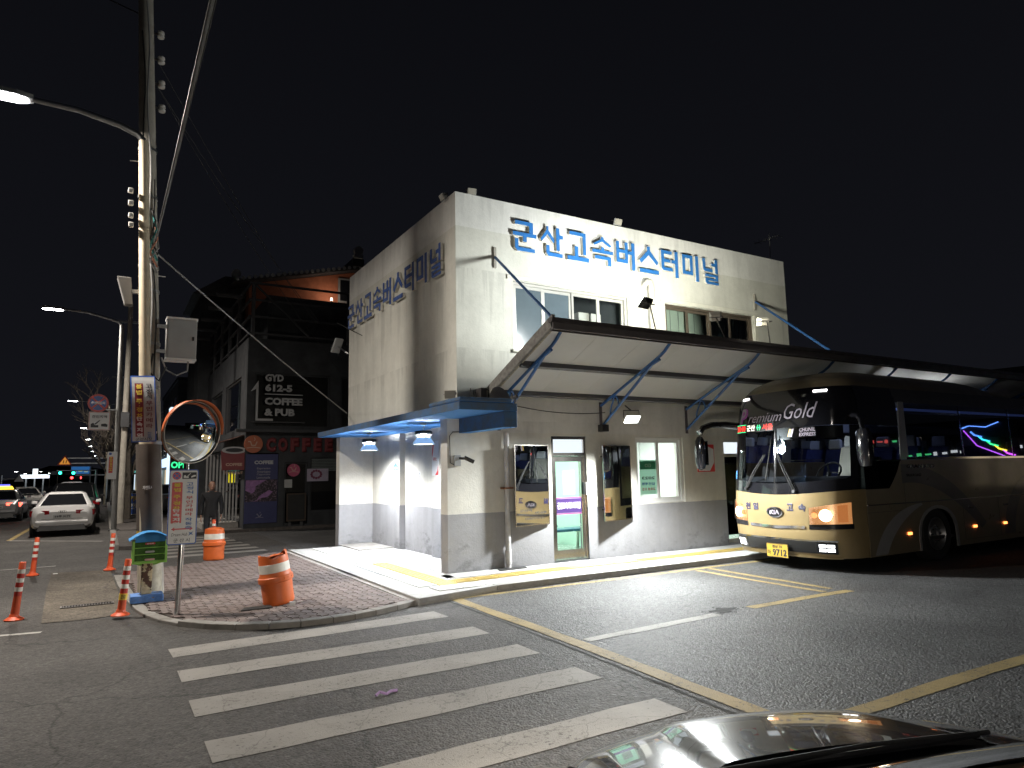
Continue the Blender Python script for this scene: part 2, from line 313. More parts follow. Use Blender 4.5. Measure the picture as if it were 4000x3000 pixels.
# ================================================================ ground, road, pavements
struct('ground', MB().quad((-600, -500, -.06), (600, -500, -.06), (600, 900, -.06), (-600, 900, -.06)), asphalt('far_ground', (.04, .04, .038), .3, 0))
road = struct('road', MB().quad((-45, -60, 0), (4.3, -60, 0), (4.3, 330, 0), (-45, 330, 0)), asph)
yard = struct('bus_yard', MB().quad((4.3, -60, 0), (70, -60, 0), (70, 60, 0), (4.3, 60, 0)), asph2)
def strip(name, pts, w, mt, parent, z=.004, jit=.012, seg=.35):
    pts = [V((p[0], p[1], 0)) for p in pts]; L = []
    for a, b in zip(pts, pts[1:]):
        n = max(1, int((b-a).length/seg)); L += [a.lerp(b, i/n) for i in range(n)]
    L.append(pts[-1]); vs = []
    for i, p in enumerate(L):
        d = (L[min(i+1, len(L)-1)]-L[max(i-1, 0)]).normalized(); nn = V((-d.y, d.x, 0))
        vs += [p+nn*(w/2+rnd.uniform(-jit, jit))+V((0, 0, z)), p-nn*(w/2+rnd.uniform(-jit, jit))+V((0, 0, z))]
    return MB().add(vs, [(2*i, 2*i+1, 2*i+3, 2*i+2) for i in range(len(L)-1)]).build(name, mt, parent)
for (y0, y1) in ((8.41, 8.0), (7.38, 6.96), (6.36, 5.93), (5.34, 4.93), (4.29, 3.93), (3.26, 2.86)):
    strip('crosswalk_stripe', [(.68, (y0+y1)/2-.06*(y0 > 8)), (2.2, (y0+y1)/2), (3.82, (y0+y1)/2+.06*(y0 > 8))], y0-y1, white_paint, road)
for k in range(7):
    y = 17.95+.86*k; strip('crosswalk_stripe', [(1.0+.12*k, y), (3.55-.05*k, y+.05)], .42, white_paint, road)
strip('edge_line', [(-4.2, 10.9), (-.56, 10.2)], .10, pale_paint, road)
strip('edge_line', [(-8, 17.6), (-.8, 17.8)], .12, pale_paint, road)
strip('bay_line', [(-2.44, 26.4), (.05, 24.0)], .12, pale_paint, road)
strip('bay_line', [(-2.44, 26.4), (-2.36, 33)], .14, yellow_paint, road)
strip('bay_line', [(4.43, 9.10), (4.37, 6.2), (4.22, 3.2), (4.1, .5)], .17, yellow_paint, yard, .006)
strip('bay_line', [(4.44, 9.13), (7, 9.08), (12, 9.1), (22, 9.12)], .12, yellow_paint, yard)
strip('bay_line', [(4.5, 6.08), (5.6, 6.13), (6.6, 6.18)], .15, pale_paint, yard)
strip('bay_line', [(7.25, 6.22), (8.2, 6.23), (9.35, 6.2)], .14, yellow_paint, yard)
strip('bay_line', [(9.12, 8.95), (9.05, 8), (8.98, 6.35)], .11, yellow_paint, yard)
strip('bay_line', [(9.47, 8.98), (9.38, 8), (9.28, 6.45)], .11, yellow_paint, yard)
strip('bay_line', [(4.35, 3.24), (7.4, 3.2), (14, 3.1), (24, 3.0)], .15, yellow_paint, yard)
# seam where the road meets the yard, and a hole broken out of the asphalt
seam = mat('dark_joint_filler', (.010, .010, .010), .95, 0, .3, 20)
strip('asphalt_joint', [(4.28, 9.0), (4.2, 6), (4.05, 3.2), (3.95, 0)], .035, seam, road, .0035, .012, .12)
hp = [(6.83+.20*(1+.35*math.sin(3*a+1)+.2*math.sin(7*a))*math.cos(a), 6.30+.12*(1+.3*math.sin(2*a)+.25*math.sin(5*a+2))*math.sin(a)) for a in [2*PI*i/26 for i in range(26)]]
MB().add([(x, y, .0045) for x, y in hp], [tuple(range(26))]).build('pothole', seam, yard)
rim = MB()
for i, (x, y) in enumerate(hp):
    for _ in range(2):
        s = rnd.uniform(.004, .012); x1 = x+rnd.uniform(-.03, .03)+(x-6.83)*.35; y1 = y+rnd.uniform(-.02, .02)+(y-6.3)*.35
        rim.hexa([(x1-s, y1-s*.7, .002), (x1+s, y1-s, .002), (x1+s*.8, y1+s, .002), (x1-s, y1+s*.8, .002)], [(x1-s*.5, y1-s*.4, s*.7), (x1+s*.5, y1-s*.5, s*.6), (x1+s*.4, y1+s*.5, s*.5), (x1-s*.4, y1+s*.5, s*.8)])
tag(rim.build('pothole_rubble', asph2, yard), kind='stuff')
# concrete gutter apron with its grate
apron_m = asphalt('apron_concrete', (.115, .100, .082), .55, .5, .3, .85)
ap = [(-.80, 16.5), (-.72, 13.6), (-.60, 10.8), (-.1, 10.72), (.38, 10.85), (.30, 12.4), (.22, 15.2), (.2, 16.2)]
struct('gutter_apron', MB().add([(x, y, .008) for x, y in ap], [tuple(range(len(ap)))]), apron_m)
g = thing('drain_grate', 'black iron drain grate set in the concrete gutter', 'drain grate', (-.12, 11.88, 0))
ring(.66, .17, .004, .018, plane_fn((-.12, 11.88, .0095), (1, 0, 0), (0, 1, 0)), .012).build('frame', dkmetal, g)
for i in range(18): MB().box(-.42+i*.035, -.405+i*.035, 11.80, 11.96, .0095, .019).build('bar', dkmetal, g)
MB().box(-.435, .195, 11.80, 11.96, .0085, .0095).build('pit', seam, g)
# ---- brick corner
outer = [(3.80, 9.02), (3.45, 8.84), (3.1, 8.70), (2.8, 8.62), (2.51, 8.58), (2.12, 8.60), (1.77, 8.70), (1.42, 8.90), (1.12, 9.18), (.86, 9.55), (.68, 9.95), (.54, 10.42), (.45, 10.98), (.38, 11.7), (.34, 12.4), (.28, 13.7), (.24, 15.0)]
far = [(.70, 15.28), (1.11, 15.52), (2.11, 15.96), (3.0, 16.4), (3.80, 16.85)]
def inset(pts, d):
    r = []
    for i, p in enumerate(pts):
        a, b = V(pts[max(0, i-1)]), V(pts[min(len(pts)-1, i+1)]); t = (b-a).normalized(); r.append((p[0]+t.y*d, p[1]-t.x*d))
    return r
inner = inset(outer, .15); inner[0] = (3.80, inner[0][1]); poly = inner+[(.40, 15.1)]+far
bp = struct('brick_pavement', MB().prism([(x, y, -.03) for x, y in poly], (0, 0, .072)), mat('brick_bedding', (.055, .045, .04), .95, 0, .3, 20))
kerb = struct('corner_kerb', MB().add([(x, y, -.03) for x, y in outer+inner], [(i, i+1, len(outer)+i+1, len(outer)+i) for i in range(len(outer)-1)]), conc)
kst = mat('kerbstone', (.21, .20, .185), .85, 0, .2, 5, .3, 40)
for i in range(len(outer)-1):
    a, b, c, d = V(outer[i]+(0,)), V(outer[i+1]+(0,)), V(inner[i+1]+(0,)), V(inner[i]+(0,)); g_ = .004
    ab = (b-a).normalized()*g_; a1, b1, c1, d1 = a+ab, b-ab, c-ab, d+ab; zt = .068-.028*(i > 8); dn = V((0, 0, -.04)); up = V((0, 0, zt))
    MB().hexa([a1+dn, b1+dn, c1+dn, d1+dn][::-1], [a1+up, b1+up, c1+up, d1+up][::-1]).build('kerbstone', kst, kerb, bevel=.008)
def inside(x, y, P):
    r = False; n = len(P)
    for i in range(n):
        (x1, y1), (x2, y2) = P[i], P[(i+1) % n]
        if (y1 > y) != (y2 > y) and x < (x2-x1)*(y-y1)/(y2-y1)+x1: r = not r
    return r
bw, bl, zg = .112, .225, .016
def zig(mb, x, y, dz, top):
    k = bw/2-.003; e = bl/2-.003; s = zg; P = [(-k+s, -e), (k-s, -e), (k-s, -e*.5), (k+s, -e*.3), (k+s, e*.3), (k-s, e*.5), (k-s, e), (-k+s, e), (-k+s, e*.5), (-k-s, e*.3), (-k-s, -e*.3), (-k+s, -e*.5)]
    return mb.prism([(x+a, y+b, .02) for a, b in P], (0, 0, top+dz-.02))
def brickmat(i):
    c = [(.140, .108, .098), (.152, .118, .108), (.126, .097, .089), (.162, .128, .117), (.134, .108, .100)][i]; return mat('brick_%s' % 'abcde'[i], c, .8, 0, .25, 9, .4, 60)
proto = [zig(MB(), 0, 0, 0, .06).mesh('brick') for _ in range(5)]
for i, p in enumerate(proto): p.materials.append(brickmat(i))
cells = []
for i in range(34):
    for j in range(42):
        x = .33+i*bw; y = 8.55+j*bl+(bl/2 if i % 2 else 0)
        if inside(x, y, poly): cells.append((x, y))
cells.sort(key=lambda c: c[0]**2*.4+c[1]**2); rest = [MB() for _ in range(5)]
for n, (x, y) in enumerate(cells):
    dz = rnd.uniform(-.003, .003)+.004*math.sin(x*1.7+y); q = rnd.choice((0, 0, 1, 1, 2, 3, 4))
    if n < 300:
        o = D.objects.new('brick', proto[q]); COL.objects.link(o); o.location = (x, y, dz); o.rotation_euler = (rnd.uniform(-.012, .012), rnd.uniform(-.012, .012), 0); o.parent = bp
    else: zig(rest[q], x, y, dz, .06)
big = MB(); me_idx = []
for q in range(5):
    big.add([tuple(p) for p in rest[q].v], rest[q].f); me_idx += [q]*len(rest[q].f)
o = big.build('bricks', brickmat(0), bp); tag(o, kind='stuff')
for q in range(1, 5): o.data.materials.append(brickmat(q))
o.data.polygons.foreach_set('material_index', me_idx)
# ---- terminal pavement with tiles and tactile strip
Yf = 10.78
tp = struct('terminal_pavement', MB().prism([(3.80, 8.95, -.03), (5.2, 9.24, -.03), (6.5, 9.28, -.03), (26, 9.30, -.03), (26, 10.75, -.03), (6.3, 10.75, -.03), (6.3, 16.6, -.03), (3.80, 16.75, -.03)], (0, 0, .118)), mat('tile_bedding', (.40, .40, .39), .9, 0, .15, 20))
tm_ = [mat('paving_tile_%s' % 'abc'[i], c, .62, 0, .10, 7, .12, 50) for i, c in enumerate([(.50, .50, .49), (.46, .465, .455), (.53, .53, .515)])]
tact = mat('tactile_tile', (.56, .42, .13), .6, 0, .12, 8, .1, 60); kerb2 = struct('terminal_kerb', MB().box(3.7, 3.795, 9.0, 16.7, -.03, .07), conc)
P2 = [(3.95, 9.07), (5.2, 9.34), (6.5, 9.39), (26, 9.41), (26, 10.76), (6.1, 10.76), (6.1, 16.6), (3.95, 16.7)]
ts = .40; tile_me = [MB().hexa([(-ts/2+.004, -ts/2+.004, .05), (ts/2-.004, -ts/2+.004, .05), (ts/2-.004, ts/2-.004, .05), (-ts/2+.004, ts/2-.004, .05)], [(-ts/2+.006, -ts/2+.006, .1), (ts/2-.006, -ts/2+.006, .1), (ts/2-.006, ts/2-.006, .1), (-ts/2+.006, ts/2-.006, .1)]).mesh('tile') for _ in range(3)]
for i in range(3): tile_me[i].materials.append(tm_[i])
def tactile_mesh(kind):
    b = MB().box(-.196, .196, -.146, .146, .05, .1)
    if kind == 'bar':
        for k in range(4): b.box(-.17, .17, -.115+k*.07, -.085+k*.07, .1, .106)
    else:
        for i in range(6):
            for j in range(5): b.cyl((-.155+i*.062, -.118+j*.059, .1), (-.155+i*.062, -.118+j*.059, .106), .019, .013, 8)
    q = b.mesh('tactile_tile'); q.materials.append(tact); return q
TB, TD = tactile_mesh('bar'), tactile_mesh('dot'); zone = []
def put(name, me, x, y, rz=0, par=tp):
    o = D.objects.new(name, me); COL.objects.link(o); o.location = (x, y, rnd.uniform(-.0015, .0015)); o.rotation_euler = (0, 0, rz); o.parent = par
put('tactile_tile', TD, 4.66, 9.98, PI/2); zone.append((4.66, 9.98))
for k in range(7): put('tactile_tile', TB, 4.66, 10.38+k*.395, PI/2); zone.append((4.66, 10.38+k*.395))
for k in range(46):
    x = 5.02+k*.395; put('tactile_tile', TD if 6 <= k <= 9 else TB, x, 10.02+.1*min(1, k/4)); zone.append((x, 10.1))
cut = MB()
for i in range(56):
    for j in range(20):
        x, y = 4.10+i*ts, 9.16+j*ts
        c4 = [(x+a*ts*.48, y+b*ts*.48) for a in (-1, 1) for b in (-1, 1)]
        if not all(inside(a, b, P2) for a, b in c4) or any(abs(x-a) < .34 and abs(y-b) < .34 for a, b in zone): continue
        if x > 13.5: cut.box(x-.196, x+.196, y-.196, y+.196, .05, .0995)
        else: put('tile', rnd.choice(tile_me), x, y)
# narrow cut tiles fill the pavement beside the tactile strip and along the edge
fill = mat('paving_tile_a', (.5, .5, .49))
def ft(x0, x1, y0, y1): MB().box(x0+.004, x1-.004, y0+.004, y1-.004, .05, .0985).build('tile', fill, tp)
for k in range(44):
    x0 = 4.9+k*.4
    for (y0, y1) in ((9.43, 9.80), (10.30, 10.74)): ft(x0, x0+.4, y0, y1)
for k in range(8): ft(4.18, 4.50, 9.85+k*.4, 10.25+k*.4); ft(4.83, 5.08, 10.35+k*.4, 10.75+k*.4)
edge_m = mat('granite_kerb', (.36, .36, .355), .75, 0, .15, 9, .2, 50)
kpts = [(3.80, 8.95), (5.2, 9.24), (6.5, 9.28), (8.5, 9.285), (10.5, 9.29), (12.5, 9.295), (15, 9.3), (20, 9.3), (26, 9.3)]
for a, b in zip(kpts, kpts[1:]):
    a, b = V(a+(0,)), V(b+(0,)); d = (b-a).normalized()*.004; n = V((-d.y, d.x, 0)).normalized()*.13; u0, u1 = V((0, 0, .03)), V((0, 0, .103)); o_ = V((0, -.012, 0))
    MB().hexa([a+d+o_+u0, b-d+o_+u0, b-d+n+u0, a+d+n+u0], [a+d+o_+u1, b-d+o_+u1, b-d+n+u1, a+d+n+u1]).build('kerbstone', edge_m, kerb2, bevel=.006)
for k in range(10):
    y0 = 8.98+k*.77; MB().box(3.785, 3.935, y0+.004, y0+.766, .03, .102).build('kerbstone', edge_m, kerb2, bevel=.006)
# far sidewalk past the alley mouth
fs = struct('far_sidewalk', MB().prism([(.42, 20.6, -.03), (.95, 20.3, -.03), (1.0, 23.6, -.03), (3.9, 24.3, -.03), (16, 24.0, -.03), (16, 24.35, -.03), (4.05, 24.45, -.03), (4.05, 150, -.03), (.42, 150, -.03)], (0, 0, .13)), mat('sidewalk_block', (.085, .075, .07), .9, 0, .3, 8, .3, 40))
for k in range(40): MB().box(.25, .415, 20.7+k*1.0, 21.68+k*1.0, -.02, .135).build('kerbstone', kst, fs, bevel=.01)
# ================================================================ terminal building
TB_ = thing('terminal_building', 'two-storey cream bus terminal with grey dado and blue sign letters', 'building', (9.9, 13.8, 0))
def wall_cells(axis, p0, p1, a0, a1, z0, z1, holes):
    xs = sorted({a0, a1, *[h[0] for h in holes], *[h[1] for h in holes]}); zs = sorted({z0, z1, *[h[2] for h in holes], *[h[3] for h in holes]})
    xs = [x for x in xs if a0 <= x <= a1]; zs = [z for z in zs if z0 <= z <= z1]; mb = MB()
    def solid(i, j):
        if i < 0 or j < 0 or i >= len(xs)-1 or j >= len(zs)-1: return False
        cx, cz = (xs[i]+xs[i+1])/2, (zs[j]+zs[j+1])/2; return not any(h[0] < cx < h[1] and h[2] < cz < h[3] for h in holes)
    P = (lambda a, p, z: (a, p, z)) if axis == 'y' else (lambda a, p, z: (p, a, z))
    for i in range(len(xs)-1):
        for j in range(len(zs)-1):
            if not solid(i, j): continue
            x0, x1, u0, u1 = xs[i], xs[i+1], zs[j], zs[j+1]
            mb.quad(P(x0, p0, u0), P(x1, p0, u0), P(x1, p0, u1), P(x0, p0, u1)); mb.quad(P(x1, p1, u0), P(x0, p1, u0), P(x0, p1, u1), P(x1, p1, u1))
            if not solid(i-1, j): mb.quad(P(x0, p1, u0), P(x0, p0, u0), P(x0, p0, u1), P(x0, p1, u1))
            if not solid(i+1, j): mb.quad(P(x1, p0, u0), P(x1, p1, u0), P(x1, p1, u1), P(x1, p0, u1))
            if not solid(i, j-1): mb.quad(P(x0, p1, u0), P(x1, p1, u0), P(x1, p0, u0), P(x0, p0, u0))
            if not solid(i, j+1): mb.quad(P(x0, p0, u1), P(x1, p0, u1), P(x1, p1, u1), P(x0, p1, u1))
    return mb
DOOR = (7.31, 8.14, .1, 2.47); WIN = (9.41, 10.76, 1.1, 2.47); GLZ = (12.02, 14.3, .14, 2.45); U1 = (6.53, 9.37, 4.10, 5.43); U2 = (10.44, 13.31, 4.10, 5.43)
wall_cells('y', Yf, Yf+.28, 5.12, 14.6, .06, 6.98, [(5.12, 5.32, 2.755, 6.98), DOOR, WIN, GLZ, U1, U2]).build('front_wall', wallm, TB_)
wall_cells('x', 5.32, 5.57, 11.06, 17.1, 2.885, 6.98, []).build('side_wall', wallm, TB_)
MB().box(14.35, 14.6, 11.06, 17.1, .06, 6.98).build('side_wall', wallm, TB_)
MB().box(5.57, 14.35, 16.85, 17.1, .06, 6.98).build('rear_wall', wallm, TB_)
MB().box(5.57, 14.35, 11.06, 16.85, 6.55, 6.7).build('roof', conc, TB_)
MB().box(5.02, 6.0, 16.80, 17.08, .06, 2.752).build('return_wall', wallm, TB_)
MB().box(5.88, 6.3, 14.97, 16.80, .06, 2.752).build('alcove_wall', wallm, TB_)
MB().box(6.02, 6.3, 13.2, 14.97, .06, 2.752).build('alcove_wall', wallm, TB_)
MB().box(5.90, 6.3, 11.06, 13.2, .06, 2.752).build('alcove_wall', wallm, TB_)
MB().box(5.03, 5.87, 15.3, 16.79, .1, .125).build('threshold_step', conc, TB_, bevel=.01)
# blue canopy slab over the alcove, with its deep downstand end
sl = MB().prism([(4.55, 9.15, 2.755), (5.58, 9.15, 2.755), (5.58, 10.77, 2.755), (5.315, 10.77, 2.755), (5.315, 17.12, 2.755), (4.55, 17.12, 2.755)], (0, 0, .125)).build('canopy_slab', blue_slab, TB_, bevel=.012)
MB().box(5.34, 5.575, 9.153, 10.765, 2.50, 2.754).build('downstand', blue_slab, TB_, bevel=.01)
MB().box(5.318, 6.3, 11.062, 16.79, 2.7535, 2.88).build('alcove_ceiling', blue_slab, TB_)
MB().prism([(4.553, 9.152, 2.8805), (4.9, 9.152, 2.8805), (5.5, 9.152, 2.8805), (5.5, 9.32, 2.8805), (4.7, 9.32, 2.8805), (4.7, 10.3, 2.8805), (4.553, 10.3, 2.8805)], (0, 0, .075)).build('slab_upstand', blue_slab, TB_, bevel=.03)
# right-hand single storey continuing behind the coach
ext = thing('terminal_annex', 'low cream annex continuing behind the parked coach', 'building', (19, 13, 0))
wall_cells('y', Yf+.004, Yf+.25, 14.604, 25, .06, 3.25, [(15.6, 17.4, 1.0, 2.4), (18.6, 20.4, 1.0, 2.4)]).build('front_wall', wallm, ext)
MB().box(14.604, 25, Yf+.25, 15, 3.0, 3.25).build('roof', conc, ext); MB().box(24.75, 25, Yf+.25, 15, .06, 3.0).build('side_wall', wallm, ext); MB().box(14.604, 24.75, 14.75, 15, .06, 3.0).build('rear_wall', wallm, ext)
for x in (15.6, 18.6): ring(1.8, 1.4, .01, .06, facing((x+.9, Yf+.12, 1.7)), .08).build('window_frame', white_pl, ext); MB().quad((x, Yf+.1, 1.0), (x+1.8, Yf+.1, 1.0), (x+1.8, Yf+.1, 2.4), (x, Yf+.1, 2.4)).build('pane', dark_glass, ext)
# interior of the waiting room
mint = mat('mint_interior_paint', (.60, .82, .70), .6, 0, .04); whitei = mat('interior_white', (.80, .82, .80), .6, 0, .04); floor_m = mat('interior_terrazzo', (.46, .55, .48), .25, 0, .12, 9)
MB().box(6.3, 14.35, 11.06, 16.85, .06, .13).build('interior_floor', floor_m, TB_); MB().box(6.3, 14.35, 11.06, 16.85, 2.62, 2.75).build('interior_ceiling', whitei, TB_)
MB().box(6.3, 9.2, 15.2, 15.3, .13, 2.62).build('interior_partition', mint, TB_); MB().box(9.2, 9.3, 11.07, 16.84, .13, 2.62).build('interior_partition', mint, TB_); MB().box(9.3, 11.6, 13.1, 13.2, .13, 2.62).build('interior_partition', whitei, TB_); MB().box(9.301, 9.33, 11.07, 13.09, .13, 2.619).build('interior_partition', whitei, TB_); MB().box(11.57, 11.599, 11.07, 13.09, .13, 2.619).build('interior_partition', whitei, TB_); MB().box(11.6, 11.7, 11.07, 16.84, .13, 2.62).build('interior_partition', mint, TB_); MB().box(6.302, 6.34, 11.07, 15.19, .13, 2.619).build('interior_partition', mint, TB_)
MB().box(11.7, 14.34, 14.0, 14.1, .13, 2.619).build('interior_partition', mint, TB_)
def ceiling_lamp(x, y, p, label):
    t = thing('ceiling_lamp', label, 'lamp', (x, y, 2.62), 0, 'fluorescent lamps in the waiting room'); MB().box(x-.6, x+.6, y-.1, y+.1, 2.58, 2.618).build('housing', white_pl, t); MB().box(x-.57, x+.57, y-.075, y+.075, 2.565, 2.5795).build('tube', emis('fluorescent', (.92, 1., .95), 7), t)
    lamp('lamp_light', 'AREA', (x, y, 2.55), p, t, (x, y, 0), (.93, 1., .96), .7)
ceiling_lamp(7.8, 12.2, 62, 'fluorescent ceiling lamp inside behind the glass door'); ceiling_lamp(7.6, 14.1, 62, 'fluorescent ceiling lamp deep inside the waiting room'); ceiling_lamp(10.3, 12.1, 85, 'fluorescent ceiling lamp in the ticket office behind the sliding window'); ceiling_lamp(13.0, 12.4, 90, 'fluorescent ceiling lamp behind the glazing beside the coach')
# upper storey rooms
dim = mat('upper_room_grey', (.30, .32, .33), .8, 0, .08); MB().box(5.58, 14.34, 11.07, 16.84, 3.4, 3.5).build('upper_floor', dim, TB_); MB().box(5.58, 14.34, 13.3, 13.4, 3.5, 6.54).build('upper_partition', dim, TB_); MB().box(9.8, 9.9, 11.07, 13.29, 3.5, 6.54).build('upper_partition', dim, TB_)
cab = thing('storage_cabinet', 'pale grey filing cabinet behind the upper window', 'cabinet', (9.0, 11.8, 3.5)); MB().box(8.55, 9.3, 11.5, 12.0, 3.5, 5.0).build('body', mat('cabinet_grey', (.42, .47, .44), .5, 0, .05), cab, bevel=.01); MB().box(8.9, 8.92, 11.49, 11.4995, 3.55, 4.95).build('door_gap', black, cab)
for x in (8.62, 8.95): tag(MB().box(x, x+.28, 11.52, 11.8, 5.0, 5.2).build('carton', white_pl, None, bevel=.005), ('carton on the filing cabinet at its near end' if x < 8.8 else 'carton on the filing cabinet at its wall end'), 'carton')
# window units: frame > panes
alu = mat('aluminium_pale', (.58, .57, .53), .4, .4, .08); alu_d = mat('aluminium_bronze', (.16, .13, .10), .4, .5, .1)
frost = mat('frosted_glass', (.10, .13, .15), .22, 0, .1, 2, spec=.6)
def window(x0, x1, z0, z1, n, fm, panes, depth=.10):
    w = wall_cells('y', Yf+.05, Yf+.05+depth, x0+.003, x1-.003, z0+.003, z1-.003, [(x0+.05, x1-.05, z0+.05, z1-.05)]).build('window', fm, TB_)
    cw = (x1-x0-.10)/n
    for k in range(n):
        a, b = x0+.05+k*cw, x0+.05+(k+1)*cw; yy = Yf+.07+(.03 if k % 2 else 0.)
        wall_cells('y', yy, yy+.03, a+.004, b-.004, z0+.053, z1-.053, [(a+.05, b-.05, z0+.11, z1-.11)]).build('sash', fm, w)
        MB().quad((a+.05, yy+.014, z0+.11), (b-.05, yy+.014, z0+.11), (b-.05, yy+.014, z1-.11), (a+.05, yy+.014, z1-.11)).build('pane', panes[k], w)
    return w
upg = glass('office_glass', (.80, .83, .82), 1.5, .0, 1.2)
window(*U1, 4, alu, [frost, frost, upg, upg]); window(*U2, 4, alu_d, [upg]*4)
wp = mat('window_surround_paint', (.66, .65, .57), .7, 0, .08, 4)
for (x0, x1, z0, z1) in (U1, U2): MB().box(x0-.14, x1+.14, Yf-.035, Yf-.001, z1+.02, z1+.10).build('window_hood', wp, TB_, bevel=.006); MB().box(x1+.02, x1+.12, Yf-.03, Yf-.001, z0, z1+.018).build('window_trim', wp, TB_); MB().box(x0-.06, x1+.01, Yf-.06, Yf-.001, z0-.06, z0-.005).build('sill', wp, TB_, bevel=.006)
for k in range(22): MB().box(10.55+k*.125, 10.665+k*.125-(0 if k < 16 else .03), Yf+.22+.01*(k % 2), Yf+.225+.01*(k % 2), 4.12, 5.40).build('blind_slat', blind, TB_)
window(*WIN, 2, white_pl, [clear, clear])
# glazed door with stainless frame
x0, x1, z0, z1 = DOOR; dr = wall_cells('y', Yf+.02, Yf+.12, x0+.003, x1-.003, z0+.03, z1-.003, [(x0+.055, x1-.055, z0+.04, 2.09), (x0+.055, x1-.055, 2.15, z1-.06)]).build('door', stainless, TB_)
wall_cells('y', Yf+.045, Yf+.085, x0+.06, x1-.06, .15, 2.085, [(x0+.115, x1-.115, .31, 1.98)]).build('door_leaf', stainless, dr)
MB().quad((x0+.115, Yf+.066, .31), (x1-.115, Yf+.066, .31), (x1-.115, Yf+.066, 1.98), (x0+.115, Yf+.066, 1.98)).build('door_glass', clear, dr)
MB().quad((x0+.055, Yf+.068, 2.15), (x1-.055, Yf+.068, 2.15), (x1-.055, Yf+.068, z1-.06), (x0+.055, Yf+.068, z1-.06)).build('transom_pane', emis('lit_transom', (.86, .94, 1.), 1.05), dr)
MB().box(x1-.10, x1-.07, Yf-.01, Yf+.04, 1.35, 1.58).build('door_handle', black, dr, bevel=.005); MB().box(x1-.045, x1-.005, Yf-.02, Yf+.02, 1.33, 1.56).build('lock_box', white_pl, dr, bevel=.006)
MB().box(x0+.115, x1-.115, Yf+.058, Yf+.062, 1.00, 1.27).build('door_banner', mat('purple_vinyl', (.040, .018, .095), .4, 0, .05), dr)
for z in (.975, 1.275): MB().box(x0+.115, x1-.115, Yf+.0575, Yf+.0615, z, z+.022).build('banner_edge', mat('magenta_vinyl', (.22, .05, .16), .4, 0, .05), dr)
text('banner_lettering', '군산고속버스터미널', .54, .13, facing(((x0+x1)/2, Yf+.057, 1.14)), ink_white, dr, bold=.035)
nt_ = thing('door_notice', 'white paper notice taped inside the glass door', 'notice', (7.75, Yf+.07, 1.35)); paper = translucent('paper', (.66, .70, .68)); panel(.27, .46, .003, facing((7.74, Yf+.0645, 1.58)), .0025).build('sheet', paper, nt_)
text('print', '코로나 예방을 위한 안내', .22, .03, facing((7.74, Yf+.0615, 1.77)), ink_black, nt_, bold=.0, depth=.0008)
for k in range(3): MB().box(7.64, 7.84, Yf+.0608, Yf+.0618, 1.70-k*.02, 1.704-k*.02).build('print_line', ink_black, nt_)
ring(.2, .10, .001, .003, facing((7.74, Yf+.0618, 1.58)), .001).build('print_table', ink_black, nt_)
MB().box(GLZ[0]+.06, GLZ[1], Yf+.1, Yf+.103, .3, 2.05).build('glazing', clear, TB_); wall_cells('y', Yf+.06, Yf+.14, GLZ[0]+.003, GLZ[1]-.003, GLZ[2]+.003, GLZ[3]-.003, [(12.08, 13.1, .22, 2.05), (13.18, 14.22, .22, 2.05), (12.08, 14.22, 2.12, 2.38)]).build('glazing_frame', alu, TB_)
MB().box(12.08, 14.22, Yf+.1, Yf+.102, 2.12, 2.38).build('transom_pane', emis('lit_transom', (.86, .94, 1.), 1.05), TB_)
# things seen through door and window
bench_l = mat('bench_blue_vinyl', (.05, .17, .26), .3, 0, .1)
def bench(x, y, label):
    t = thing('waiting_bench', label, 'bench', (x, y, .13), 0, 'benches in the waiting room')
    for k in range(3): MB().box(x-.75+k*.5, x-.27+k*.5, y-.22, y+.22, .53, .59).build('seat', bench_l, t, bevel=.02)
    for sx in (-.6, .6):
        MB().box(x+sx-.03, x+sx+.03, y-.2, y+.2, .48, .53).build('bracket', stainless, t)
        for sy in (-.18, .18): MB().bar((x+sx, y+sy, .13), (x+sx, y+sy*.8, .5), .055, .035).build('leg', stainless, t)
bench(8.35, 12.1, 'blue padded bench with steel legs just inside the glass door'); bench(8.2, 13.2, 'second blue bench behind the one inside the glass door'); bench(8.3, 14.4, 'third blue bench against the mint wall inside')
nb = thing('notice_board', 'green framed notice board on the mint wall inside', 'notice board', (8.6, 15.1, 1.5)); panel(.7, 1.1, .01, facing((8.7, 15.19, 1.75)), .03).build('board', mat('bright_green', (.10, .55, .16), .5, 0, .05), nb)
for k in range(2): panel(.5, .4, .005, facing((8.7, 15.155, 2.0-k*.5)), .004).build('sheet', white_pl, nb)
cal = thing('wall_calendar', 'month calendar hanging on the office wall inside', 'calendar', (9.95, 13.05, 1.5)); panel(.55, .62, .004, facing((10.35, 13.09, 2.0)), .006).build('sheet', white_pl, cal)
for j in range(4):
    for i in range(7): MB().box(10.12+i*.065, 10.15+i*.065, 13.0815, 13.0825, 1.78+j*.1, 1.81+j*.1).build('date', ink_black, cal)
fe = thing('fire_extinguisher', 'red fire extinguisher standing inside the office window', 'extinguisher', (9.75, 12.0, 1.05)); MB().lathe([(.07, 0), (.075, .02), (.075, .34), (.05, .40), (.02, .42)], 16, Matrix.Translation((9.72, 12.0, 1.15))).build('cylinder', signred, fe, smooth=True); MB().cyl((9.72, 12, 1.56), (9.72, 12, 1.62), .02).build('valve', black, fe); MB().tube([(9.72, 12, 1.6), (9.8, 12, 1.62), (9.82, 12, 1.4)], .01).build('hose', black, fe)
tag(MB().box(9.42, 11.55, 11.35, 12.3, .13, 1.13).build('office_counter', whitei, None, bevel=.01), 'white counter standing inside the office window', 'counter')
